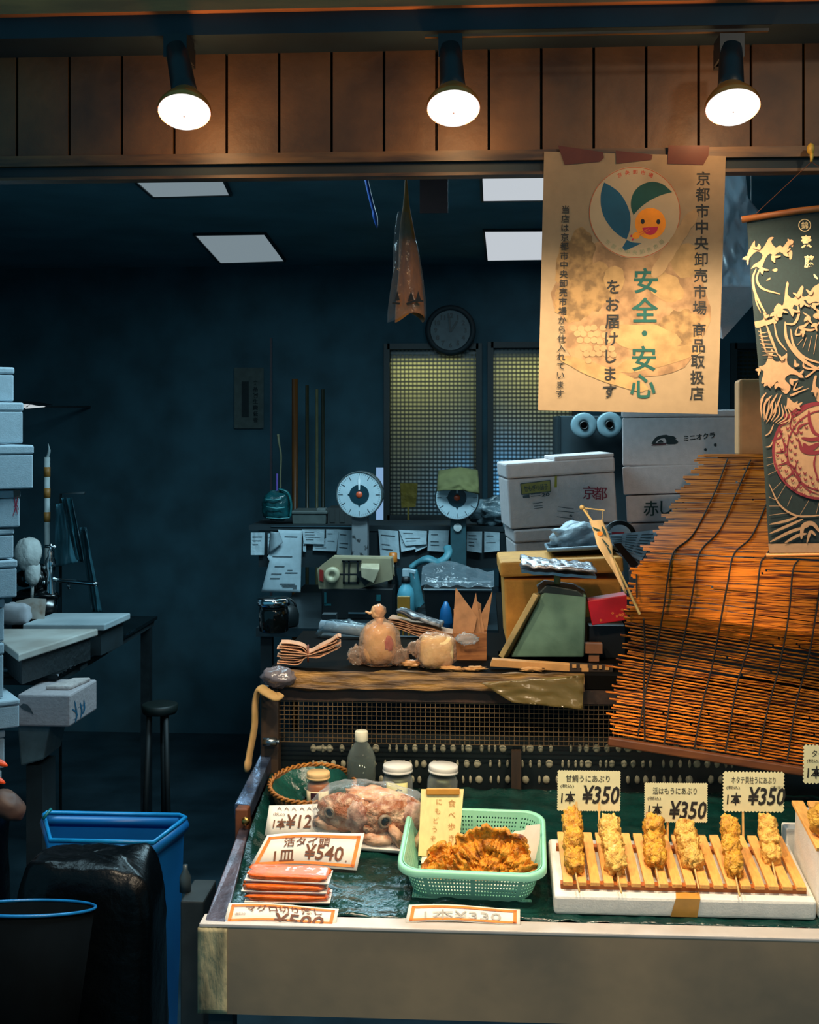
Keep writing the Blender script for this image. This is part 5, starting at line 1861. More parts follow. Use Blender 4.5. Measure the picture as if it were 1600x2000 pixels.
m53 = onplane(F5 @ V((0, -.0024, 0)), n5)
mlg = mat('box_print', '#1c2a2c', rough=.7)
mb = MB()
lg = lambda l: [(1240 + x / 8.42, 820 + y / 8.42) for x, y in l]
mb.poly([m5(*p) for p in lg([(275, 395), (310, 330), (350, 285), (400, 262), (460, 250), (520, 245), (570, 262), (640, 268), (682, 300), (670, 325), (715, 350), (705, 385), (660, 402), (560, 405), (520, 395), (300, 402)])])
L(mb, 'ミニオクラ', 1366, 853, 62, 12, m5, rot=-.11, bold=.03)
disc(mb, 1378, 878, 2.6, 3, m5, 10)
disc(mb, 1397, 869, 2.6, 3.4, m5, 10)
O('lettering', mb, mlg, tC5)
mb = MB()
mb.poly([m52(*p) for p in lg([(340, 382), (380, 335), (430, 308), (490, 302), (515, 330), (520, 378)])])
O('logo_print', mb, M['foam'], tC5)
mb = MB()
mb.poly([m53(*p) for p in lg([(368, 378), (400, 345), (430, 330), (465, 350), (470, 372)])])
O('logo_print', mb, mlg, tC5)
mb = MB()
mb.poly([m53(*p) for p in lg([(270, 428), (300, 402), (520, 388), (510, 408)])])
O('logo_print', mb, mat('logo_red', '#5a2a2c', rough=.7), tC5)

# tall block behind the banner, warm lamp light put into its colour
F, w, d, h = pbox(1443, 1500, 740, 1.02, .10, 0, ybot=892, rz=-.1)
O('foam_block', MB(F).box(0, w * 1.6, 0, d, 0, h), mat('foam_warm_lit', '#f0a062', rough=.7, var=.08, scale=30), None, label='tall foam block painted in warm orange light standing above the blind, behind the banner', cat='foam block', bevel=.008)
O('board', MB().box(P(1400, 895, 1.0).x, P(1560, 895, 1.0).x, .985, 1.14, P(1450, 899, 1.0).z, P(1450, 892, 1.0).z), M['dark_teal'], None, label='dark board under the tall warm-lit block at the top of the blind', cat='board')
# hanging vinyl sheet behind the poster
vq = [(1385, 332), (1456, 336), (1478, 560), (1395, 560)]


def vin(u, v):
    x, y = bil(vq, u, v)
    x += 22 * max(0, u - .5) * (v > .22) * 2 * min(1, (v - .22) * 8 if v > .22 else 0) * .9
    f_ = .05 * sin((x * .6 + y * .45) / 20.0) + .02 * nz(x / 14.0, y / 22.0)
    return P(x, y, .60 + f_)


mvin = mat('grey_vinyl', '#dfe6ec', rough=.35, col2='#9a9ea2', scale=7, bump=.2)
_nt = mvin.node_tree
_pr = next(n for n in _nt.nodes if n.type == 'BSDF_PRINCIPLED')
_ou = next(n for n in _nt.nodes if n.type == 'OUTPUT_MATERIAL')
_tl = _nt.nodes.new('ShaderNodeBsdfTranslucent')
_tl.inputs[0].default_value = (*lin('#dfe6ec'), 1)
_mx = _nt.nodes.new('ShaderNodeMixShader')
_mx.inputs[0].default_value = .6
_nt.links.new(_pr.outputs[0], _mx.inputs[1])
_nt.links.new(_tl.outputs[0], _mx.inputs[2])
_nt.links.new(_mx.outputs[0], _ou.inputs[0])
O('vinyl_sheet', MB().grid(vin, 24, 40, .001), mvin, None, smooth=True, label='folded grey-white vinyl sheet hanging behind the poster and banner', cat='plastic sheet')
vq2 = [(1395, 556), (1480, 552), (1476, 590), (1412, 662)]
a_ = [P(x, y, .63) for x, y in vq2]
O('foam_slab', MB().hexa(a_, [p + V((.0, .03, .004)) for p in a_]).bar(a_[1] + V((-.01, .015, -.002)), V((a_[1].x - .01, .645, ZC)), .003), M['foam'], None, label='pale foam slab tilted below the hanging vinyl sheet', cat='foam slab')

# ================================================================== HANGING THINGS
t = T('hanging_paper_bag', 'tall narrow orange paper bag in clear film hanging from the header', 'paper bag', P(790, 345, .25))
Yh = .22
hb = [(345, 786, 790, .006), (400, 782, 797, .008), (430, 776, 804, .010), (500, 768, 816, .016), (560, 764, 824, .020), (615, 762, 832, .024)]


def hang(u, v, k=1.0, dx=0, d=0.0):
    y = 345 + v * 275
    l = lerp_tab([(q[0], q[1]) for q in hb], y)
    r_ = lerp_tab([(q[0], q[2]) for q in hb], y)
    dp = lerp_tab([(q[0], q[3]) for q in hb], y)
    a = 2 * pi * u
    c = (l + r_) / 2 + dx
    w_ = (r_ - l) / 2 * k
    wob = 1 + .12 * sin(3 * a + v * 7)
    return P(c - w_ * cos(a) * wob, y + (10 * sin(2 * a + 1) if v > .98 else 0), Yh - dp * sin(a) * k - d)


mob = mat('orange_paper', '#c8762a', rough=.7, col2='#6a3a16', scale=12, stretch=(3, 3, .7), lo=.36, hi=.62)
O('paper', MB().grid(lambda u, v: hang(u, v, .80, 5), 28, 24), mob, t, smooth=True)
O('film', MB().grid(lambda u, v: hang(u, .25 + .75 * v, 1.06), 28, 20), film('hang_film', body='#8c8f90', fac=.18, rough=.2, scale=30, bump=.6, edge=.5), t, smooth=True)
mb = MB()
for xs_, w_ in ((776, 10), (803, 12), (817, 11)):
    mb.poly([P(x, y, Yh - .028) for x, y in ((xs_ - w_ * .5, 588), (xs_, 568), (xs_ + w_ * .5, 586))])
ribbon(mb, [(766, 592), (781, 593)], 4, lambda x, y: P(x, y, Yh - .028), False)
ribbon(mb, [(794, 594), (810, 588), (827, 588)], 4, lambda x, y: P(x, y, Yh - .028), False)
O('zigzag_print', mb, M['ink'], t)
O('hanging_string', MB().tube([P(788, 350, Yh), V((P(788, 340, Yh).x, Yh, ZC))], .0015, 6), M['brownink'], t)
c = catmull([P(714, 342, .9), P(722, 380, .9), P(731, 415, .9), P(737, 445, .9)], 6)
O('blue_strap', MB().tube([V((c[0].x, .9, ZC))] + c, [.009] * (len(c) - 5) + [.012, .011, .010, .008, .006, .003], 8, flat=.5), mat('strap_blue', '#1250a8', rough=.5, var=.2), None, smooth=True,
  label='bright blue strap hanging from the ceiling left of the orange bag', cat='strap')
O('red_card', MB().box(P(820, 380, 1.6).x, P(875, 380, 1.6).x, 1.6, 1.604, P(847, 416, 1.6).z, ZC), mat('dull_red', '#34201f', rough=.8), None, label='dim dark red card hanging right of the orange bag', cat='card')

# ================================================================== BACK BENCH, SHELF, SCALES
ZBN = .90
bx0, bx1 = P(500, 1200, 2.2).x, 1.25
t = T('work_bench', 'dark steel work bench across the back of the shop', 'bench', (.3, 2.7, 0))
O('top', MB().box(bx0, bx1, 2.2, 3.35, ZBN - .03, ZBN), M['darksteel'], t)
O('back_panel', MB().box(bx0, bx1, 3.3, 3.33, .1, ZBN - .03), M['dark_teal'], t)
for x in (bx0 + .03, bx1 - .03):
    for y in (2.25, 3.25):
        O('leg', MB().box(x - .02, x + .02, y - .02, y + .02, 0, ZBN - .03), M['dark_teal'], t)
ZS = P(800, 1028, 3.0).z
sx0, sx1 = P(486, 1028, 3.0).x, P(1015, 1028, 3.0).x
t = T('wall_shelf', 'long dark shelf with a bright metal edge behind the two dial scales', 'shelf', ((sx0 + sx1) / 2, 3.1, ZBN))
O('board', MB().box(sx0, sx1, 3.0, 3.33, ZS - .02, ZS), M['dark_teal'], t)
O('front_edge', MB().box(P(530, 1028, 3.0).x, P(690, 1028, 3.0).x, 2.994, 3.0, ZS - .004, ZS), M['steel'], t)
O('apron', MB().box(sx0 + .04, sx1, 3.005, 3.02, ZS - .17, ZS - .02), M['dark_teal'], t)
for x in (sx0 + .06, sx1 - .06):
    O('upright', MB().box(x - .02, x + .02, 3.28, 3.32, ZBN, ZS - .02), M['dark_teal'], t)
# notes pinned along the shelf
random.seed(8)
notes = [((490, 1040), (517, 1040), (516, 1084), (490, 1084), 'small pale slip at the far left of the row of notes', 2.995),
         ((523, 1042), (545, 1039), (541, 1082), (523, 1082), 'note curling behind the long receipt', 2.998),
         ((590, 1034), (634, 1034), (633, 1063), (594, 1062), 'wide note right of the long receipt', 2.99),
         ((592, 1036), (598, 1036), (598, 1078), (592, 1077), 'narrow slip between the long receipt and the wide note', 2.996),
         ((612, 1060), (640, 1050), (657, 1077), (611, 1075), 'note with lower edge showing under the wide note', 2.997),
         ((637, 1034), (662, 1034), (657, 1077), (637, 1076), 'note right of the wide note, left of the dotted post', 2.993),
         ((662, 1034), (688, 1036), (686, 1086), (658, 1083), 'note touching the left side of the dotted scale post', 2.99),
         ((739, 1034), (778, 1037), (781, 1092), (743, 1087), 'long note right of the dotted scale post', 2.99),
         ((779, 1035), (834, 1037), (833, 1063), (792, 1066), 'creased note, third from the teal scale post', 2.99),
         ((780, 1040), (800, 1042), (813, 1072), (784, 1078), 'note hanging under the creased note', 2.996),
         ((808, 1062), (834, 1058), (834, 1068), (812, 1078), 'small note corner below the creased note', 2.996),
         ((838, 1036), (877, 1036), (875, 1078), (835, 1076), 'note touching the left side of the teal scale post', 2.99),
         ((912, 1038), (942, 1038), (941, 1080), (912, 1076), 'note just right of the teal scale post', 2.99),
         ((946, 1038), (976, 1040), (976, 1076), (946, 1079), 'rightmost note of the row under the shelf', 2.99)]
for k, (a, b, c, d_, lab, Y) in enumerate(notes):
    q = [a, b, c, d_]
    t = T('note', lab, 'note', P((a[0] + c[0]) / 2, c[1], Y), 'paper notes pinned under the shelf')
    fn = lambda u, v, q=q, Y=Y, k=k: P(*bil(q, u, v), Y - .010 * v * v * (1 + nz(k * 3.3)) + .003 * nz(u * 4, v * 3, k))
    O('sheet', MB().grid(fn, 6, 8, .0008), M['paper'], t)
    mb = MB()
    for j in range(4):
        if random.random() < .75:
            u1 = random.uniform(.45, .85)
            v0 = .18 + j * .17
            mb.grid(lambda u, v: fn(.12 + (u1 - .12) * u, v0 + .03 * v) - V((0, .002, 0)), 3, 1)
    if mb.v:
        O('writing', mb, M['greyink'], t)
# long receipt with a curled corner
q = [(543, 1034), (590, 1036), (587, 1157), (510, 1157)]
t = T('note', 'long receipt with printed lines and a curled corner hanging lowest of the notes', 'note', P(550, 1157, 2.985), 'paper notes pinned under the shelf')


def rc(u, v, d=0.0):
    x, y = bil(q, u, v)
    if v < .5:
        x = lerp_tab([(1034, 543), (1050, 548), (1070, 535), (1095, 517), (1157, 510)], y) * (1 - u) + u * x
    return P(x, y, 2.985 - .03 * v - .02 * sin(pi * v) * (1 - u) - d)


O('sheet', MB().grid(rc, 10, 16, .0008), M['paper'], t, smooth=True)
O('curled_corner', MB().grid(lambda u, v: P(*bil([(528, 1038), (546, 1040), (553, 1060), (524, 1082)], u, v), 2.955 - .02 * sin(pi * u)), 8, 8, .0008), mat('paper_back', '#93a4ac', rough=.85), t, smooth=True)
mb = MB()
for (u0, u1, v0) in ((.5, .9, .1), (.35, .85, .42), (.2, .5, .58), (.15, .45, .70), (.55, .9, .68), (.6, .75, .64), (.15, .42, .77), (.45, .85, .86), (.5, .9, .885), (.52, .9, .91), (.8, .9, .93)):
    mb.grid(lambda u, v: rc(u0 + (u1 - u0) * u, v0 + .012 * v, .003), 4, 1)
O('writing', mb, M['greyink'], t)

# dial scales
mdl = mat('dial_face', '#a6bac2', rough=.35, var=.05)
mdi = mat('dial_centre', '#12303a', rough=.3)
mhub = mat('dial_hub', '#c8502e', rough=.4)


def dial_scale(cx, cy, rp, Y, post, lab, pm, postm, ybot):
    t = T('dial_scale', lab, 'scale', P(cx, ybot, Y + .05).xy.to_3d() + V((0, 0, ZBN)), 'dial scales at the back')
    c = P(cx, cy, Y)
    r = rp * pxs(Y)
    F = MX.Translation(c) @ MX.Rotation(pi / 2, 4, 'X')
    O('housing', MB(F).lathe([(r * .9, -.10), (r * .98, -.09), (r * 1.0, -.01), (r, .004), (r * .97, .007), (r * .94, .003)], 48, caps=False), pm, t, smooth=True)
    fc = O('dial', MB(F).lathe([(r * .95, -.02), (r * .95, .002), (.0005, .003)], 48, caps=False), mdl, t)
    O('dial_centre', MB(F).lathe([(r * .42, .0042), (.0005, .0045)], 40, caps=False).prism([(-.42 * r, .06 * r), (-.50 * r, 0), (-.42 * r, -.06 * r)], .001, z0=.0035).prism([(-.06 * r, -.40 * r), (0, -.55 * r), (.06 * r, -.40 * r)], .001, z0=.0035), mdi, fc)
    O('hub', MB(F).lathe([(r * .14, .0048), (r * .12, .008), (.0005, .009)], 24, caps=False), mhub, fc, smooth=True)
    mb = MB(F)
    for i in range(60):
        a = 2 * pi * i / 60
        l0, w = (.70, .014) if i % 5 == 0 else (.84, .006)
        mb.add([(r * l0 * cos(a - w / l0), r * l0 * sin(a - w / l0), .0038), (r * .9 * cos(a - w), r * .9 * sin(a - w), .0038), (r * .9 * cos(a + w), r * .9 * sin(a + w), .0038), (r * l0 * cos(a + w / l0), r * l0 * sin(a + w / l0), .0038)], [(0, 1, 2, 3)])
    O('tick_print', mb, M['greyink'], fc)
    O('needle', MB(F).prism([(-.03 * r, .2 * r), (.03 * r, .2 * r), (.05 * r, .62 * r), (0, .86 * r), (-.05 * r, .62 * r)], .001, z0=.0052), mat('needle', '#c8d4d8', rough=.4), fc)
    x0, x1, y0 = post
    a, b = P(x0, y0, Y + .02), P(x1, y0, Y + .02)
    O('back', MB(F).lathe([(r * .90, -.104), (r * .90, -.098)], 40), pm, t)
    O('post', MB().box(a.x, b.x, Y + .02, Y + .09, ZBN, c.z - r * .9), postm, t, bevel=.003)
    O('foot', MB().box(a.x - .05, b.x + .05, Y - .01, Y + .14, ZBN, ZBN + .035), M['dark_teal'], t, bevel=.004)
    return t


mspot = mat('spotted_post', '#6f767a', rough=.6, col2='#23292c', scale=26, lo=.60, hi=.64)
dial_scale(702, 966, 46, 2.75, (687, 718, 1010), 'dial scale at the left, with a spotted grey post', mat('dial_case', '#4a5456', rough=.4), mspot, 1190)
s2 = dial_scale(893, 972, 44, 2.78, (880, 911, 1012), 'dial scale at the right, half covered by an olive cloth, with a teal post', mat('dial_case_dark', '#20282c', rough=.4), mat('teal_post', '#24464e', rough=.5), 1190)
O('badge', MB(MX.Translation(P(894, 1030, 2.795)) @ MX.Rotation(pi / 2, 4, 'X')).lathe([(.016, 0), (.016, .004), (.001, .005)], 24), mat('badge', '#a8b0b0', rough=.5), s2)
O('cloth', MB().grid(lambda u, v: P(856 + 78 * u + 6 * v * (u - .5), 914 + 40 * v + 6 * abs(2 * u - 1.1) - (3 - 14 * (v * u)) * .6, 2.755 - .03 * sin(pi * u) - .012 * nz(u * 6, v * 5) + .10 * (1 - v) ** 2), 24, 16, .002), mat('olive_cloth', '#5a5a34', rough=.9, var=.2, scale=12), None, smooth=True,
  label='olive cloth draped over the top of the right dial scale', cat='cloth')

# bag sealer machine on a black box
Fm, w, d, h = pbox(628, 768, 1149, 2.4, .26, ZBN)
t = T('black_case', 'black case with teal marks under the beige tape machine', 'case', Fm.translation)
O('body', MB(Fm).box(0, w, 0, d, 0, h), M['black'], t, bevel=.004)
O('marks', MB(Fm).box(.01, .018, -.001, .004, h * .48, h * .86).box(.01, .035, -.001, .004, h * .44, h * .5).box(w - .06, w - .045, -.001, .004, h * .6, h * .8), M['teal'], t)
O('handle', MB(Fm).bar((w * .38, -.006, h * .22), (w * .62, -.006, h * .22), .006), M['steel'], t)
mbe = mat('machine_beige', '#8f8468', rough=.5, var=.08)
z0 = ZBN + h + .001
tm = T('tape_machine', 'beige tape dispensing machine with two rollers on the black case', 'machine', (Fm.translation.x + w / 2, 2.45, z0))
prof = [(625, 1148), (622, 1112), (648, 1092), (762, 1094), (765, 1130), (700, 1148)]
pf = [P(x, y, 2.40) for x, y in prof]
bk = [p + V((0, .10, 0)) for p in pf]
dz = z0 - min(p.z for p in pf)
n = len(pf)
O('body', MB().add([p + V((0, 0, dz)) for p in pf + bk], [tuple(range(n)), tuple(range(2 * n - 1, n - 1, -1))] + [(i, (i + 1) % n, n + (i + 1) % n, n + i) for i in range(n)]), mbe, tm, bevel=.004)
for cx, r_ in ((650, 15), (726, 12)):
    F = MX.Translation(P(cx, 1122, 2.395)) @ MX.Rotation(pi / 2, 4, 'X')
    rr = r_ * pxs(2.4)
    O('roller', MB(F).lathe([(rr * .5, -.01), (rr, -.005), (rr * 1.05, .03), (rr * .9, .036), (rr * .35, .034), (rr * .3, .03)], 28), mat('roller', '#b0a888', rough=.5), tm, smooth=True)
mb = MB()
ym = 2.395
mb.bar(P(655, 1122, ym - .02), P(710, 1122, ym - .02), .006)
for x in (672, 682, 699):
    mb.bar(P(x, 1095, ym), P(x, 1140, ym), .006)
mb.bar(P(670, 1138, ym), P(700, 1138, ym), .006)
mb.bar(P(668, 1096, ym), P(706, 1096, ym), .006)
mb.bar(P(700, 1118, ym - .01), P(718, 1140, ym - .01), .03, .02)
O('frame', mb, M['black'], tm)
O('nose', MB().hexa([P(x, y, 2.35) for x, y in ((706, 1128), (730, 1140), (742, 1112), (704, 1108))], [P(x, y, 2.40) for x, y in ((706, 1122), (730, 1132), (742, 1100), (706, 1100))]), mat('nose_beige', '#a89c80', rough=.5), tm, bevel=.003)
O('red_panel', MB().hexa([P(x, y, 2.392) for x, y in ((624, 1134), (632, 1137), (632, 1114), (624, 1112))], [P(x, y, 2.41) for x, y in ((624, 1134), (632, 1137), (632, 1114), (624, 1112))]), mat('red_panel', '#8a2018', rough=.4), tm)

# spray bottle, capped bottle, yellow clip, plastic wrapped trays, glove, rolls
def bottle(px, Y, prof, m_, name, label, cat, extra=None, zb=ZBN):
    F = MX.Translation((P(px, 1000, Y).x, Y, zb))
    t = T(name, label, cat, F.translation)
    O('body', MB(F).lathe(prof, 28), m_, t, smooth=True)
    return t, F


s = pxs(2.3)
t, F = bottle(793, 2.3, [(.028, 0), (.031, .004), (.031, .105), (.024, .128), (.013, .142), (.012, .15)], mat('spray_blue', '#4f93a4', rough=.35, var=.06), 'spray_bottle', 'pale blue spray bottle with white trigger head on the back bench', 'spray bottle')
O('collar', MB(F).lathe([(.015, .148), (.016, .150), (.015, .166), (.010, .168)], 24), M['black'], t, smooth=True)
O('trigger_head', MB(F).box(-.012, .012, -.01, .01, .168, .196).bar((.008, 0, .19), (.034, 0, .184), .016, .014).bar((.024, 0, .18), (.030, 0, .160), .008, .005), mat('spray_white', '#9fb4bc', rough=.4), t, bevel=.003)
mb = MB(F)
mb.grid(lambda u, v: V((.0315 * sin(-1 + 1.2 * u), -.0315 * cos(-1 + 1.2 * u), .012 + .08 * v)), 8, 1)
O('label', mb, mat('spray_label', '#1a6470', rough=.4), t)
t, F = bottle(768, 2.55, [(.02, 0), (.021, .004), (.021, .12), (.014, .15), (.013, .19)], M['blackgloss'], 'sauce_bottle', 'dark bottle with orange cap behind the tape machine', 'bottle', zb=ZBN)
O('cap', MB(F).lathe([(.015, .19), (.016, .192), (.015, .225), (.001, .227)], 24), mat('orange_cap', '#b8681c', rough=.4), t, smooth=True)
F, w, d, h = pbox(776, 801, 1165, .9, .012, ZT)
O('yellow_clip', MB(F).box(0, w, 0, d, h * .42, h).box(0, w * .22, 0, d, 0, h * .42).box(w * .4, w * .52, 0, d, 0, h * .42).box(w * .8, w, 0, d, 0, h * .42), mat('olive_yellow', '#8a7a2c', rough=.5), None, label='dull yellow plastic clip with prongs standing behind the taller knotted bag', cat='clip', bevel=.002)
F, w, d, h = pbox(828, 960, 1152, 2.3, .22, ZBN)
t = T('black_tray', 'stack of black trays wrapped in clear film on the back bench', 'trays', F.translation)
O('trays', MB(F).box(0, w, 0, d, 0, h, taper=.92), M['black'], t, bevel=.003)
O('rim', MB(F).tube([(0, 0, h), (w, 0, h), (w, d, h), (0, d, h)], .004, 6, closed=True), M['steel'], t)
O('film', MB(F).grid(lambda u, v: V((-.01 + (w + .02) * u, .0 + d * v, h + .012 + .075 * sin(pi * v) * (.75 + .25 * sin(u * 5)) + .012 * nz(u * 7, v * 7))), 30, 20), film('tray_wrap', body='#7d8c94', fac=.22, rough=.15, scale=30, bump=.8, edge=.5), t, smooth=True)
O('rubber_glove', MB().tube(catmull([P(802, 1110, 2.6), P(815, 1100, 2.6), P(835, 1092, 2.58), P(852, 1098, 2.58), P(868, 1092, 2.6), P(876, 1080, 2.62), P(874, 1068, 2.65)], 5), [.020] * 8 + [.022] * 8 + [.016] * 15, 12, flat=.6)
  .tube(catmull([P(806, 1112, 2.6), P(812, 1150, 2.6), P(818, 1180, 2.6), V((P(820, 1190, 2.6).x, 2.6, ZBN + .02))], 5), .022, 10), mat('glove_teal', '#3d7480', rough=.5, var=.15), None, smooth=True,
  label='teal rubber glove lying between the spray bottle and the teal scale post', cat='glove')
F = MX.Translation(P(866, 1210, 2.24)) @ FR(V((0, 0, 0)))
O('blue_cone', MB(MX.Translation((P(871, 1180, 2.24).x, 2.24, ZBN))).lathe([(.02, 0), (.024, .02), (.018, .065), (.006, .09), (.001, .092)], 20), mat('blue_cap', '#14598c', rough=.4), None, smooth=True, label='small blue pointed cone beside the wrapped black trays', cat='cone')

F, w, d, h = pbox(1092, 1232, 812, 2.3, .35, ZBN)
t = T('black_cabinet', 'tall black cabinet behind the foam boxes', 'cabinet', F.translation)
O('body', MB(F).box(0, w, 0, d, 0, h), M['dark_teal'], t, bevel=.004)
O('side_edge', MB(F).box(-.004, .004, -.004, .01, 0, h), M['darksteel'], t)
mroll = film('tape_roll', tint='#bfcfd4', body='#8ea2a8', fac=.5, rough=.15, scale=20, bump=.1, edge=.3)
for cx, cy, lab in ((1140, 831, 'left one of two clear tape rolls hanging under the poster'), (1190, 830, 'right one of two clear tape rolls hanging under the poster')):
    F = MX.Translation(P(cx, cy, 2.25)) @ MX.Rotation(pi / 2, 4, 'X')
    rr = 25 * pxs(2.25)
    t = T('tape_roll', lab, 'tape roll', P(cx, cy + 25, 2.25), 'clear tape rolls')
    O('tape', MB(F).lathe([(rr * .32, -.02), (rr, -.02), (rr, .02), (rr * .9, .024), (rr * .5, .022), (rr * .32, .02), (rr * .32, -.02)], 40, caps=False), mat('roll_tape', '#7d959c', rough=.2, col2='#53686f', scale=3), t, smooth=True)
    O('core', MB(F).lathe([(rr * .33, -.02), (rr * .33, .026), (rr * .24, .026), (rr * .24, -.05)], 24, caps=True), M['black'], t, smooth=True)
O('crumpled_film', MB().blob(MX.Translation(P(975, 1005, 3.06) + V((0, 0, .01))), (.12, .06, .055), .45, 2.6, 3, 40, 22), mat('film_heap', '#6f848c', rough=.25, col2='#2c3c42', scale=16, bump=.8), None, smooth=True, label='heap of crumpled clear film on the shelf right of the dial scales', cat='plastic wrap')
O('plastic_bag', MB().blob(MX.Translation(P(1000, 1022, 2.94)), (.035, .03, .04), .3, 2.6, 9, 24, 14), mat('bag_white', '#8da0a8', rough=.4, bump=.5), None, smooth=True, label='small white plastic bag against the left side of the foam boxes', cat='plastic bag')

# things on the shelf
t = T('plastic_bag', 'teal plastic bag of goods on the left end of the shelf', 'plastic bag', P(541, 1015, 3.1), None)
O('bag', MB().blob(MX.Translation(P(541, 988, 3.1)), (.058, .05, .062), .15, 2.4, 5, 32, 20, pw=.7), mat('teal_film', '#12474c', rough=.15, var=.3, scale=20, bump=.5), t, smooth=True)
O('fold', MB().tube(catmull([P(545, 955, 3.07), P(562, 962, 3.07), P(569, 985, 3.07), P(567, 1010, 3.07)], 5), .012, 8, flat=.4), mat('teal_fold', '#1d6468', rough=.2), t, smooth=True)
O('film_crease', MB().tube([P(519, 975, 3.045), P(535, 977, 3.04), P(550, 974, 3.04)], .0025, 6).tube([P(520, 990, 3.035), P(540, 993, 3.035), P(556, 991, 3.035)], .0025, 6).tube([P(520, 1011, 3.035), P(545, 1013, 3.035), P(566, 1011, 3.035)], .002, 6), mat('crease', '#5aa0a4', rough=.2), t, smooth=True)
F, w, d, h = pbox(570, 637, 1004, 3.08, .2, ZS)
O('tray_stack', MB(F).box(0, w, 0, d, 0, h, taper=.96).box(-.006, w + .006, -.006, d, h, h + .012), mat('grey_tray_dark', '#4c5654', rough=.5), None, label='flat grey tray box on the shelf beside the teal bag', cat='tray', bevel=.003)
F, w, d, h = pbox(618, 636, 993, 3.12, .06, ZS + .05)
O('small_box', MB(F).box(0, w, 0, d, 0, h), mat('grey_box', '#5f6968', rough=.5), None, label='small grey box on the flat tray box on the shelf', cat='box', bevel=.003)
F, w, d, h = pbox(640, 688, 992, 3.1, .15, ZS)
O('dark_crate', MB(F).box(0, w, 0, d, 0, h).box(w * .1, w * .3, -.004, 0, h * .1, h * .9).box(w * .5, w * .7, -.004, 0, h * .1, h * .9), mat('crate_dark', '#262c2c', rough=.6), None, label='small dark crate on the shelf left of the first dial scale', cat='crate')
O('brush_handle', MB().tube(catmull([P(548, 965, 3.2), P(548, 925, 3.2), P(549, 890, 3.2), P(545, 865, 3.2), P(543, 848, 3.2)], 5), [.007] * 15 + [.009] * 6, 8, flat=.6), mat('handle_grey', '#5c5c44', rough=.6), None, smooth=True, label='pale curved brush handle standing behind the teal bag', cat='brush')
O('violet_straw', MB().tube([P(541, 960, 3.17), P(541, 925, 3.17)], .004, 8), mat('violet', '#6a52a8', rough=.4), None, label='thin violet straw beside the curved brush handle', cat='straw')
mpost2 = mat('brown_post', '#7a4a1c', rough=.4, col2='#4a2c12', scale=5, stretch=(4, 4, .6))
for px, w, c_, y0, lab in ((576, 12, mpost2, 740, 'orange-brown wooden pole, leftmost of the poles behind the shelf'), (600, 7, mat('olive_pole', '#2c2a18', rough=.4), 752, 'dim olive pole, second of the poles behind the shelf'),
                           (619, 6, mat('pale_pole', '#5a5a40', rough=.35), 760, 'thin pale pole behind the shelf'), (631, 7, mat('dark_pole', '#22281e', rough=.4), 760, 'darkest pole, rightmost of the poles behind the shelf')):
    Y = 3.9
    a = P(px, y0, Y)
    O('pole', MB().tube([V((a.x, Y, 0)), a], w / 2 * pxs(Y), 10), c_, None, smooth=True, label=lab, cat='pole', group='poles behind the shelf')
F, w, d, h = pbox(527, 531, 660, 3.95, .02, 0)
O('pole', MB(F).box(0, w, 0, d, 0, h), mat('mauve_post', '#34282e', rough=.5), None, label='thin dim mauve upright right of the wall notice', cat='pole')
# wall notice, clock, yellow paper
t = T('wall_notice', 'faint grey notice with vertical lettering on the back wall', 'notice', P(486, 838, 4.28))
q = [(458, 718), (515, 718), (515, 837), (458, 837)]
O('sheet', flat(q, YP(4.285), t=.003), mat('notice_paper', '#4a5552', rough=.9), t)
mb = MB()
VL(mb, '食品衛生責任者', 499, 748, 499, 820, 11, YP(4.283), .03)
mb.poly([P(x, y, 4.283) for x, y in ((472, 745), (486, 745), (486, 815), (472, 815))])
O('lettering', mb, mat('notice_ink', '#1c282a', rough=.9), t)
c = P(880, 645, 4.22)
r = 40 * pxs(4.22)
F = MX.Translation(c) @ MX.Rotation(pi / 2, 4, 'X')
t = T('wall_clock', 'round dim wall clock above the ribbed windows', 'clock', P(880, 692, 4.28))
O('case', MB(F).lathe([(r * 1.22, -.075), (r * 1.24, -.01), (r * 1.14, .012), (r * .98, .006), (r * .97, .0)], 48), M['dark_teal'], t, smooth=True)
O('face', MB(F).lathe([(r * .98, .001), (.0005, .001)], 48, caps=False), mat('clock_face', '#58666a', rough=.6), t)
mb = MB()
ymp = YP(4.2165)
for k in range(12):
    a = radians(k * 30 - 90)
    L(mb, str(k or 12), 880 + 29 * cos(a), 645 + 29 * sin(a), None, 10, ymp, bold=.04)
O('numeral', mb, M['black'], t)
O('hand', MB().bar(P(880, 648, 4.214), P(877, 616, 4.214), .009, .002, up=(0, 1, 0)), M['black'], t)
O('hand', MB().bar(P(880, 648, 4.213), P(893, 627, 4.213), .011, .002, up=(0, 1, 0)), M['black'], t)
O('yellow_paper', MB().grid(lambda u, v: P(*bil([(782, 944), (816, 944), (812, 990), (784, 992)], u, v), 3.9 + .01 * nz(u * 3, v * 3)), 6, 8, .002).bar(P(798, 990, 3.9), V((P(798, 990, 3.9).x, 3.9, 0)), .01), mat('yellow_card', '#6a5a1a', rough=.8, var=.2), None,
  label='dim yellow paper on a stand before the left ribbed window', cat='paper')

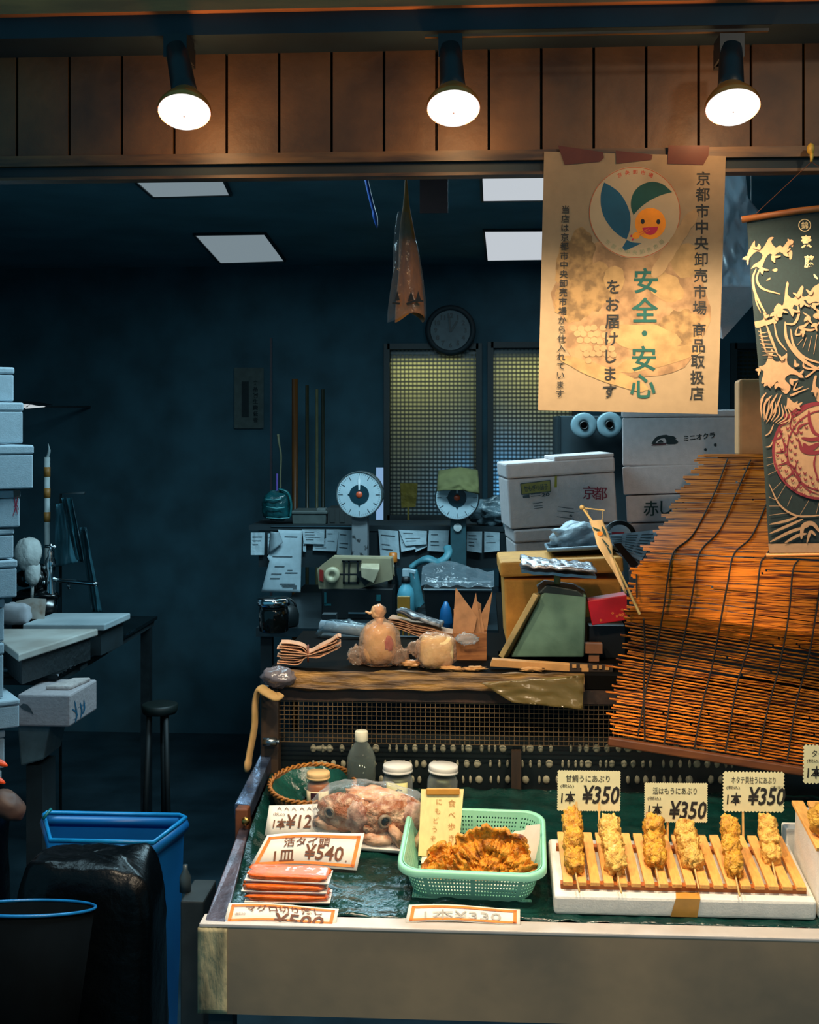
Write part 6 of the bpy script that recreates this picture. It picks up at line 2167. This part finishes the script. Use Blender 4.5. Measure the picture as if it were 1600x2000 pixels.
# dark things just behind the worktop: jar with bands, film roll
F = MX.Translation(stand(535, 1.0))
t = T('glass_jar', 'dark glass jar with bright bands behind the paper bag bundle', 'jar', F.translation)
O('body', MB(F).lathe([(.030, 0), (.036, .004), (.037, .05), (.034, .065)], 28), mat('dark_glass', '#10181a', rough=.08), t, smooth=True)
O('lid', MB(F).lathe([(.035, .065), (.040, .066), (.040, .082), (.035, .084), (.001, .084)], 32), M['chrome'], t, smooth=True)
F = FR(stand(552, 2.25, ZBN)) @ MX.Scale(.66, 4)
t = T('kettle', 'black domed kettle in the shade behind the worktop corner', 'kettle', F.translation)
O('body', MB(F).lathe([(.075, 0), (.085, .01), (.088, .06), (.075, .10), (.045, .118), (.001, .122)], 32), mat('kettle_black', '#0f1719', rough=.45), t, smooth=True)
O('handle', MB(F).tube([(.07 * cos(a), 0, .10 + .05 * sin(a)) for a in [pi * i / 14 for i in range(15)]], .006, 8), M['black'], t, smooth=True)
t = T('film_roll', 'white roll in clear wrapping behind the taller knotted bag', 'film roll', stand(665, .95))
a, b = P(627, 1222, .95), P(722, 1234, .92)
O('roll', MB().tube([a, b], .014, 16), mat('roll_white', '#9db0bc', rough=.4), t, smooth=True)
O('wrapping', MB().blob(MX.Translation((a + b) / 2 + V((.005, 0, -.012))) @ MX.Rotation(.1, 4, 'Y'), (.070, .03, .032), .25, 2.5, 4, 36, 18), film('roll_film', body='#6f8a96', fac=.12, rough=.1, scale=25, bump=.8, edge=.45), t, smooth=True)
O('support', MB().box(a.x, b.x, .93, .99, ZT, b.z - .015), M['dark_teal'], t)

# ================================================================== LEFT SIDE
# stack of foam boxes at the left edge
YS_ = 1.35
phi = radians(35)
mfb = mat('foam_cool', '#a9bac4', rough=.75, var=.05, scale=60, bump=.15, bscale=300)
stk = [(27, 716, 784, 'topmost foam box of the tall stack at the left edge'), (45, 785, 866, 'second foam box from the top of the left stack'), (65, 868, 954, 'third foam box from the top, jutting farthest right in the left stack'),
       (39, 956, 1029, 'shadowed foam box with a red scribble in the left stack'), (27, 1031, 1090, 'narrower foam box under the one with the red scribble'), (33, 1092, 1166, 'foam box beside the white bag, lower in the left stack'),
       (8, 1168, 1252, 'foam box level with the cutting boards in the left stack'), (7, 1254, 1362, 'foam box level with the table edge in the left stack'), (38, 1364, 1420, 'foam box jutting out beside the low printed box'),
       (9, 1424, 1500, 'foam box just above the orange tips in the left stack'), (2, 1503, 1700, 'lowest visible foam box of the left stack, half out of frame'), (0, 1703, 1990, 'foam box resting on the floor under the left stack')]
stk = stk[::-1]
for k, (xr, y0, y1, lab) in enumerate(stk):
    c = P(xr, y1, YS_)
    z0, z1 = P(xr, y1, YS_).z, P(xr, y0, YS_).z
    if k == 0:
        z0 = 0.0
    w, d = .42, .30
    ph = phi + .06 * sin(k * 2.1)
    R_ = MX.Rotation(ph, 4, 'Z')
    off = R_ @ V((w, 0, 0))
    F = MX.Translation((c.x - off.x, c.y - off.y, z0)) @ R_
    t = T('foam_box', lab, 'foam box', F.translation, 'foam boxes stacked at the left edge')
    hgt = z1 - z0 - .002
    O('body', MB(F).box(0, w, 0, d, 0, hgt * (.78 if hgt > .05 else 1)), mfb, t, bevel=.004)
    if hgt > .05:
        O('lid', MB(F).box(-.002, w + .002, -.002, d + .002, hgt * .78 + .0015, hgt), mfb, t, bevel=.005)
    if 'red scribble' in lab:
        n = F.to_3x3() @ V((0, -1, 0))
        mpp = onplane(F @ V((0, -.0035, 0)), n)
        mb = MB()
        ribbon(mb, [(27, 968), (30, 985), (34, 1005)], 2.2, mpp)
        ribbon(mb, [(35, 968), (31, 990), (25, 1008)], 2.2, mpp)
        ribbon(mb, [(26, 990), (33, 988), (37, 996)], 1.8, mpp)
        O('scribble', mb, mat('scribble_red', '#9a1c3c', rough=.6), t)
        O('tape', MB().poly([onplane(F @ V((0, -.0032, 0)), n)(x, y) for x, y in ((26, 957), (39, 957), (39, 972), (27, 974))]), mat('tape_dull', '#5a5650', rough=.5), t)

# steel table with boards
ZTB = .85
xe = PZ(280, 1230, ZTB)
xn = PZ(70, 1330, ZTB)
t = T('steel_table', 'dark steel prep table carrying the white cutting boards', 'table', (-1.9, 2.1, 0))
x1 = (xe.x + xn.x) / 2
yn, yf = 1.62, xe.y + .02
O('top', MB().box(-2.66, x1, yn, yf + .3, ZTB - .012, ZTB), mat('table_steel', '#1c2629', rough=.25, metal=.7, var=.3, scale=8), t)
O('apron', MB().box(-2.64, x1 - .01, yn + .01, yf + .29, ZTB - .035, ZTB - .012), M['dark_teal'], t)
random.seed(12)
mb = MB()
yy = yn
while yy < yf:
    if random.random() < .7:
        mb.box(x1 - .003, x1 + .004, yy, yy + random.uniform(.01, .03), ZTB - .004, ZTB + .002)
    yy += random.uniform(.02, .05)
O('wet_glint', mb, M['chrome'], t)  # chrome chips stand in for glints along the wet table edge
for x, y in ((-2.6, yn + .04), (-2.6, yf + .25), (x1 - .42, yn + .10), (x1 - .03, yf + .25)):
    if 1:
        O('leg', MB().box(x - .018, x + .018, y - .018, y + .018, 0, ZTB - .035), M['darksteel'], t)
mcb = mat('cutting_board', '#aebdc2', rough=.45, col2='#93a4aa', scale=6)
mcb2 = mat('cutting_board_worn', '#c2c4be', rough=.5, col2='#a09a92', scale=5)


def board(q, z, th, m_, lab):
    p = [PZ(x, y, z) for x, y in q]
    t = T('cutting_board', lab, 'cutting board', sum(p, V()) / 4 - V((0, 0, th)), 'cutting boards')
    O('board', MB().hexa([a - V((0, 0, th)) for a in p], p), m_, t, bevel=.004)
    c = sum(p, V()) / 4
    mb = MB()
    mb.hexa([V((a.x * .86 + c.x * .14, a.y * .86 + c.y * .14, ZTB + .0005)) for a in p], [V((a.x * .86 + c.x * .14, a.y * .86 + c.y * .14, z - th)) for a in p])
    return t, mb


t, mb = board([(104, 1197), (255, 1197), (205, 1219), (44, 1219)], .955, .022, mcb, 'thick white cutting board farther back on the left table')
O('plastic_crate', mb, M['dark_teal'], None, label='dark crate under the farther cutting board', cat='crate')
t, mb = board([(-30, 1228), (192, 1228), (112, 1254), (36, 1278)], .945, .022, mcb2, 'worn white cutting board nearer on the left table')
O('dark_bundle', mb, mat('bundle_dark', '#1a2428', rough=.6, bump=.5), None, label='dark bundle propping up the nearer cutting board', cat='bundle')
F, w, d, h = pbox(2, 85, 1322, 1.62, .2, ZTB, rz=0)
O('plastic_tray', MB().box(P(2, 1330, 1.64).x, P(85, 1330, 1.64).x, 1.64, 1.9, ZTB + .001, ZTB + .012), mat('tray_slate', '#3f5560', rough=.3), None, label='slate grey tray on the near corner of the left table', cat='tray', bevel=.003)
# broken foam piece on the boards
t = T('foam_tub', 'broken white foam tub with brown stain on the far cutting board', 'foam tub', PZ(50, 1216, .955))
c = PZ(48, 1214, .956)
O('back_wall', MB().add([P(x, y, c.y + .06) for x, y in ((30, 1205), (85, 1208), (88, 1172), (60, 1170), (34, 1176))] + [P(x, y, c.y + .09) for x, y in ((30, 1205), (85, 1208), (88, 1172), (60, 1170), (34, 1176))],
                        [(0, 1, 2, 3, 4), (9, 8, 7, 6, 5)] + [(i, (i + 1) % 5, 5 + (i + 1) % 5, 5 + i) for i in range(5)]), mat('foam_stained', '#cfc6bc', rough=.7, col2='#a88a72', scale=14, lo=.6, hi=.72), t, bevel=.004)
O('front_wall', MB().blob(MX.Translation(P(30, 1199, c.y)), (.05, .03, .035), .12, 2, 3, 28, 16, pw=.6), mat('foam_grey', '#a8aab0', rough=.7), t, smooth=True)

# tap cluster, white bag, striped tube, hanging bags behind the table
YT_ = 2.45
F = MX.Translation(P(99, 1160, YT_))
t = T('water_tap', 'chrome water tap with long spout behind the cutting boards', 'tap', V((F.translation.x, YT_, ZTB)))
s = pxs(YT_)
zc = lambda y: P(99, y, YT_).z - F.translation.z
O('column', MB(F).lathe([(.026, ZTB - F.translation.z), (.026, zc(1165)), (.018, zc(1150)), (.020, zc(1135)), (.014, zc(1120)), (.019, zc(1108)), (.019, zc(1094)), (.010, zc(1086)), (.012, zc(1078)), (.005, zc(1072)), (.005, zc(1062)), (.001, zc(1061))], 20), M['chrome'], t, smooth=True)
O('handle', MB().tube([P(88, 1067, YT_), P(110, 1068, YT_)], .006, 8).tube([P(78, 1105, YT_), P(99, 1112, YT_)], .01, 10), M['chrome'], t, smooth=True)
O('spout', MB().tube([P(96, 1130, YT_), P(118, 1134, YT_ - .01), P(182, 1140, YT_ - .02), P(191, 1141, YT_ - .02)], [.011, .008, .008, .009], 12).tube([P(132, 1140, YT_), P(136, 1150, YT_)], .006, 8), M['chrome'], t, smooth=True)
t = T('pump', 'dark round pump fittings left of the chrome tap', 'pump', P(60, 1200, YT_))
O('body', MB().blob(MX.Translation(P(48, 1130, YT_)), (.035, .03, .032), .1, 2, 3).blob(MX.Translation(P(76, 1135, YT_)), (.03, .03, .045), .15, 2, 6).blob(MX.Translation(P(70, 1165, YT_)), (.09, .04, .03), .15, 2, 8)
  .box(P(30, 0, YT_).x, P(110, 0, YT_).x, YT_ - .03, YT_ + .05, ZTB, P(0, 1168, YT_).z), M['blackgloss'], t, smooth=True)
O('fitting', MB().blob(MX.Translation(P(53, 1137, YT_ - .04)), (.008, .008, .008), .1).blob(MX.Translation(P(86, 1138, YT_ - .04)), (.007, .007, .008), .1), M['chrome'], t, smooth=True)
mwp = mat('white_pouch', '#c2c8c6', rough=.7, var=.06, bump=.4, scale=25)
O('cloth_bag', MB().blob(MX.Translation(P(55, 1082, YT_ - .05)), (.050, .04, .062), .12, 2, 4, 32, 20).blob(MX.Translation(P(64, 1118, YT_ - .05)), (.028, .03, .05), .1, 2, 9).tube([P(64, 1130, YT_ - .05), P(62, 1175, YT_ - .04)], .006, 8), mwp, None, smooth=True, label='rounded white cloth bag hanging beside the chrome tap', cat='bag')
t = T('striped_tube', 'upright white tube with tan tape bands behind the tap', 'tube', V((P(92, 1000, YT_ + .1).x, YT_ + .1, ZTB)))
cx = P(92, 1000, YT_ + .1).x
zz = lambda y: P(92, y, YT_ + .1).z
O('tube', MB().tube([V((cx, YT_ + .1, ZTB)), V((cx, YT_ + .1, zz(893)))], .011, 14), mat('tube_white', '#a9b4b4', rough=.5), t, smooth=True)
mb = MB()
for y0, y1 in ((912, 931), (953, 972), (1000, 1019)):
    mb.tube([V((cx, YT_ + .1, zz(y1))), V((cx, YT_ + .1, zz(y0)))], .0122, 14)
O('tape_bands', mb, mat('tan_band', '#9a6a30', rough=.5), t, smooth=True)
O('tip', MB().tube(catmull([V((cx, YT_ + .1, zz(895))), P(96, 880, YT_ + .1), P(94, 866, YT_ + .1)], 4), [.006] * 5 + [.004, .003, .002, .001], 8), mat('tip_white', '#8a9698', rough=.5), t, smooth=True)
mtb = mat('teal_bag', '#21505c', rough=.25, col2='#143038', scale=12, bump=.5)
rodx = P(118, 1000, YT_ + .14)
O('bag_stand', MB().tube([V((rodx.x, YT_ + .14, 0)), V((rodx.x, YT_ + .14, P(0, 968, YT_).z)), V((rodx.x + .10, YT_ + .12, P(0, 966, YT_).z))], .006, 8), M['dark_teal'], None, smooth=True, label='thin dark stand holding the teal bags by the tap', cat='stand')


def bagsheet(q, Y, nf, m_, lab):
    O('plastic_bag', MB().grid(lambda u, v: P(*bil(q, u, v), Y + .02 * sin(u * nf + v * 2) + .012 * nz(u * 5, v * 4, nf)), 24, 24, .0015), m_, None, smooth=True, label=lab, cat='plastic bag', group='teal plastic bags hanging by the tap')


bagsheet([(110, 985), (130, 980), (153, 1098), (106, 1108)], YT_ + .10, 6, mat('teal_bag_lit', '#3a6a78', rough=.3, var=.15, bump=.4, scale=15), 'lighter teal plastic bag hanging nearest to the striped tube')  # paler copy of the bag teal, its lit look put into the colour
bagsheet([(120, 972), (140, 972), (165, 1100), (148, 1092)], YT_ + .06, 9, mtb, 'dark glossy teal bag hanging over the lighter one')
bagsheet([(156, 1030), (168, 1030), (200, 1195), (180, 1195)], YT_ + .16, 5, mat('teal_bag_mid', '#28525e', rough=.35, var=.2), 'long narrow teal bag hanging lowest, right of the tap spout')
t = T('wall_lamp', 'small bright white lamp sliver beside the second foam box of the left stack', 'lamp', P(60, 797, 3.4))
q = [(34, 788), (60, 790), (86, 795), (50, 798)]
p_ = [P(x, y, 3.4) for x, y in q]
O('shade', MB().hexa([a + V((0, .0, .006)) for a in p_], [a + V((0, .12, .012)) for a in p_]), M['darksteel'], t)
O('lamp_face', MB().hexa([a + V((0, .0, .0)) for a in p_], [a + V((0, .02, .004)) for a in p_]), emit('lamp_face', (.85, .95, 1), .62), t)
O('arm', MB().bar(p_[3] + V((.02, .08, .01)), V((p_[3].x, 4.3, p_[3].z + .02)), .012), M['dark_teal'], t)

# low foam box with blue print
t0 = P(40, 1418, 1.75)
F = MX.Translation(P(15, 1420, 1.45)) @ MX.Rotation(.0, 4, 'Z')
a, b = P(34, 1420, 1.45), P(136, 1420, 1.45)
w = b.x - a.x
zt_, zb_2 = P(100, 1357, 1.45).z, P(100, 1420, 1.45).z
dpt = .22
FL = MX.Translation((a.x, 1.45, zb_2))
t = T('foam_box', 'low foam box with blue print and a worn top under the left table', 'foam box', FL.translation)
O('body', MB(FL).hexa([(0, 0, 0), (w, 0, 0), (w + .01, dpt, 0), (0, dpt, 0)], [(0, 0, zt_ - zb_2), (w, 0, zt_ - zb_2), (w + .01, dpt, zt_ - zb_2), (0, dpt, zt_ - zb_2)]), mat('foam_mauve', '#a29a9c', rough=.75, var=.06, bump=.2, scale=50), t, bevel=.006)
O('lid_rim', MB(FL).hexa([(.06, .06, zt_ - zb_2), (w - .02, .06, zt_ - zb_2), (w, dpt - .03, zt_ - zb_2), (.10, dpt - .04, zt_ - zb_2)], [(.06, .06, zt_ - zb_2 + .012), (w - .02, .06, zt_ - zb_2 + .012), (w, dpt - .03, zt_ - zb_2 + .012), (.10, dpt - .04, zt_ - zb_2 + .012)]), mat('foam_worn', '#b4a8a4', rough=.8, var=.12, bump=.6, scale=30), t, bevel=.004)
nn = V((dpt, -.01, 0)).normalized()
mpp = onplane(FL @ V((w, 0, 0)) + nn * .001, nn)
mb = MB()
for l in ([(146, 1368), (150, 1395), (147, 1412)], [(141, 1385), (148, 1390), (152, 1398)], [(157, 1372), (160, 1388), (158, 1402)], [(153, 1382), (162, 1376)], [(164, 1366), (165, 1384), (162, 1394)], [(160, 1380), (168, 1372)], [(144, 1405), (152, 1402)]):
    ribbon(mb, l, 3.2, mpp)
O('print', mb, mat('blue_print', '#1c5a78', rough=.6), t)
mb = MB()
mf = YP(1.4485)
mb.poly([mf(x, y) for x, y in ((38, 1380), (45, 1374), (53, 1376), (60, 1384), (66, 1396), (58, 1391), (45, 1386))])
O('dark_mark', mb, M['greyink'], t)
# pale tub carrying it
F = MX.Translation((a.x + .02, 1.48, 0))
t = T('storage_tub', 'pale translucent tub under the low printed foam box', 'tub', F.translation)
xa_, xb_3 = P(33, 1440, 1.48).x, P(98, 1440, 1.48).x
zlow = P(60, 1484, 1.48).z
O('tub', MB().hexa([(xa_ + .01, 1.48, zlow - .02), (xb_3 - .02, 1.48, zlow), (xb_3 - .02, 1.63, zlow), (xa_ + .01, 1.63, zlow - .02)], [(xa_, 1.48, zb_2 - .001), (xb_3, 1.48, zb_2 - .001), (xb_3, 1.64, zb_2 - .001), (xa_, 1.64, zb_2 - .001)]), mat('tub_grey', '#5a6f74', rough=.4, var=.15), t, bevel=.006)
O('stand', MB().box(xa_ + .02, xb_3 - .03, 1.50, 1.61, 0, zlow - .022), M['dark_teal'], t)

# faint stool in the dark passage
t = T('stool', 'faint round metal stool in the dark passage', 'stool', V((P(310, 1380, 2.4).x, 2.4, 0)))
c = P(312, 1376, 2.4)
O('seat', MB(MX.Translation((c.x, 2.4, c.z))).lathe([(.06, -.03), (.064, -.02), (.066, 0), (.058, .004), (.001, .002)], 28), mat('stool_green', '#141f1d', rough=.5), t, smooth=True)
for dx, dy in ((-.03, -.03), (.03, -.03), (0, .04)):
    O('leg', MB().tube([V((c.x + dx, 2.4 + dy, c.z - .02)), V((c.x + dx * 1.6, 2.4 + dy * 1.6, 0))], .010, 8), mat('stool_leg', '#141a1b', rough=.6), t, smooth=True)

# blue bin with black bag, blue bucket
zr_ = .59
q = [PZ(75, 1594, zr_), PZ(366, 1592, zr_), PZ(304, 1640, zr_), PZ(99, 1641, zr_)]
bl_, br_, fr_, fl_ = q
t = T('blue_bin', 'rectangular blue plastic bin left of the display case', 'bin', V(((bl_.x + br_.x) / 2, (bl_.y + fl_.y) / 2, 0)))
fx0, fx1, ry0, ry1 = fl_.x, br_.x, fl_.y, br_.y
cut = .055
rimp = [V((fx0, ry0, zr_)), V((fr_.x, ry0, zr_)), V((fx1 - .006, ry1 - .06, zr_)), V((fx1, ry1 - .02, zr_)), V((fx1 - .02, ry1, zr_)), V((bl_.x + .01, ry1, zr_)), V((bl_.x + .01, ry1 - .02, zr_))]
cbx = sum(rimp, V()) / len(rimp)
def ins(p, k, z):
    return V((cbx.x + (p.x - cbx.x) * k, cbx.y + (p.y - cbx.y) * k, z))
n = len(rimp)
mb = MB()
o1 = [ins(p, .985, zr_ - .004) for p in rimp] + [ins(p, .86, .01) for p in rimp]
mb.add(o1, [(i, (i + 1) % n, n + (i + 1) % n, n + i) for i in range(n)])
o2 = [ins(p, .965, zr_ - .004) for p in rimp] + [ins(p, .84, .02) for p in rimp]
mb.add(o2, [(i, (i + 1) % n, n + (i + 1) % n, n + i) for i in range(n)] + [tuple(range(n, 2 * n))])
mb.add([o1[n + i] for i in range(n)], [tuple(range(n))])
O('body', mb, M['bluebin'], t)
O('rim', MB().tube(rimp, .0055, 8, closed=True), mat('bin_rim', '#0f86c4', rough=.35), t, smooth=True)
O('lip', MB().tube([ins(p, 1.0, zr_ - .02) for p in rimp], .010, 6, closed=True, flat=1.6), M['bluebin'], t, smooth=True)
O('handle', MB().tube([PZ(84, 1600, zr_ + .01), PZ(90, 1592, zr_ + .02), PZ(100, 1580, zr_ + .03)], .004, 8), mat('bin_handle', '#0e6a70', rough=.4), t, smooth=True)
mbag = mat('black_bag', '#04070a', rough=.30, spec=.25, var=.3, scale=15, bump=.8, bscale=14)
c = P(172, 1760, .80)
O('bin_bag', MB().blob(MX.Translation((c.x, .83, .301)), (.165, .10, .300), .05, 2.2, 4, 48, 40, pw=.4), mbag, None, smooth=True, label='big glossy black bin bag standing in front of the blue bin', cat='bin bag')
c = P(58, 1773, .55)
F = MX.Translation((c.x, .55, c.z)) @ MX.Rotation(radians(-14.8), 4, 'X')
r = 128 * pxs(.55)
t = T('blue_bucket', 'dark bucket with thin bright blue rim at the lower left', 'bucket', V((c.x, .55, 0)))
O('body', MB(F).lathe([(r * .82, -.30), (r * .985, -.004), (r * .96, -.004), (r * .8, -.28), (.001, -.28)], 48), mat('bucket_dark', '#05090c', rough=.9, spec=.05), t, smooth=True)
O('rim', MB(F).tube([(r * cos(2 * pi * i / 72), r * sin(2 * pi * i / 72), 0) for i in range(72)], .0032, 8, closed=True), mat('bucket_rim', '#1476b8', rough=.3), t, smooth=True)
O('stand', MB().box(c.x - .09, c.x + .09, .50, .66, 0, c.z - .30), M['dark_teal'], t)
# orange tips and brown bundle at the frame edge
mor = mat('orange_shell', '#e84c1c', rough=.35, var=.2, scale=40)
YO = 1.0
cl = T('sack', 'dark sack with a brown end at the left edge, above the blue bucket', 'sack', V((P(-60, 1600, YO).x, YO, 0)))
pa_, pb_ = P(-90, 1480, YO), P(18, 1580, YO)
O('sack', MB().blob(MX.Translation((pa_.x, YO + .02, .40)), (.13, .10, .41), .1, 2, 3, 32, 24, pw=.8), mbag, cl, smooth=True)
O('end', MB().blob(MX.Translation(P(14, 1572, YO - .02)) @ MX.Rotation(.6, 4, 'Y'), (.050, .035, .032), .1, 2, 2, 28, 16), mat('brown_end', '#4a3630', rough=.6, col2='#6a4a38', scale=14), cl, smooth=True)
for k, (x, y, l, lab) in enumerate(((15, 1492, 44, 'upper one of two bright orange pointed tips at the left edge'), (10, 1526, 40, 'lower one of two bright orange pointed tips at the left edge'))):
    O('orange_tip', MB().tube(catmull([P(x - l * 1.6, y - 4, YO - .10), P(x - l, y - 8, YO - .10), P(x - l * .4, y - 3, YO - .10), P(x, y + 4, YO - .10)], 5), [.0085] * 6 + [.009] * 5 + [.008, .007, .006, .004, .002], 12), mor, None, smooth=True, label=lab, cat='seafood', group='orange tips at the left edge')
# grey crate between bin and case
F, w, d, h = pbox(352, 398, 1760, .45, .12, 0)
t = T('grey_crate', 'dim grey crate on the floor between the blue bin and the display case', 'crate', F.translation)
O('box', MB(F).box(0, w, 0, d, 0, h), mat('crate_grey', '#2a3234', rough=.6, var=.3, scale=12), t, bevel=.004)
O('bottle', MB(MX.Translation(P(362, 1750, .5).xy.to_3d() + V((0, 0, h)))).lathe([(.012, 0), (.012, .03), (.005, .045), (.005, .055)], 14), mat('dim_bottle', '#3c4a50', rough=.3), t, smooth=True)
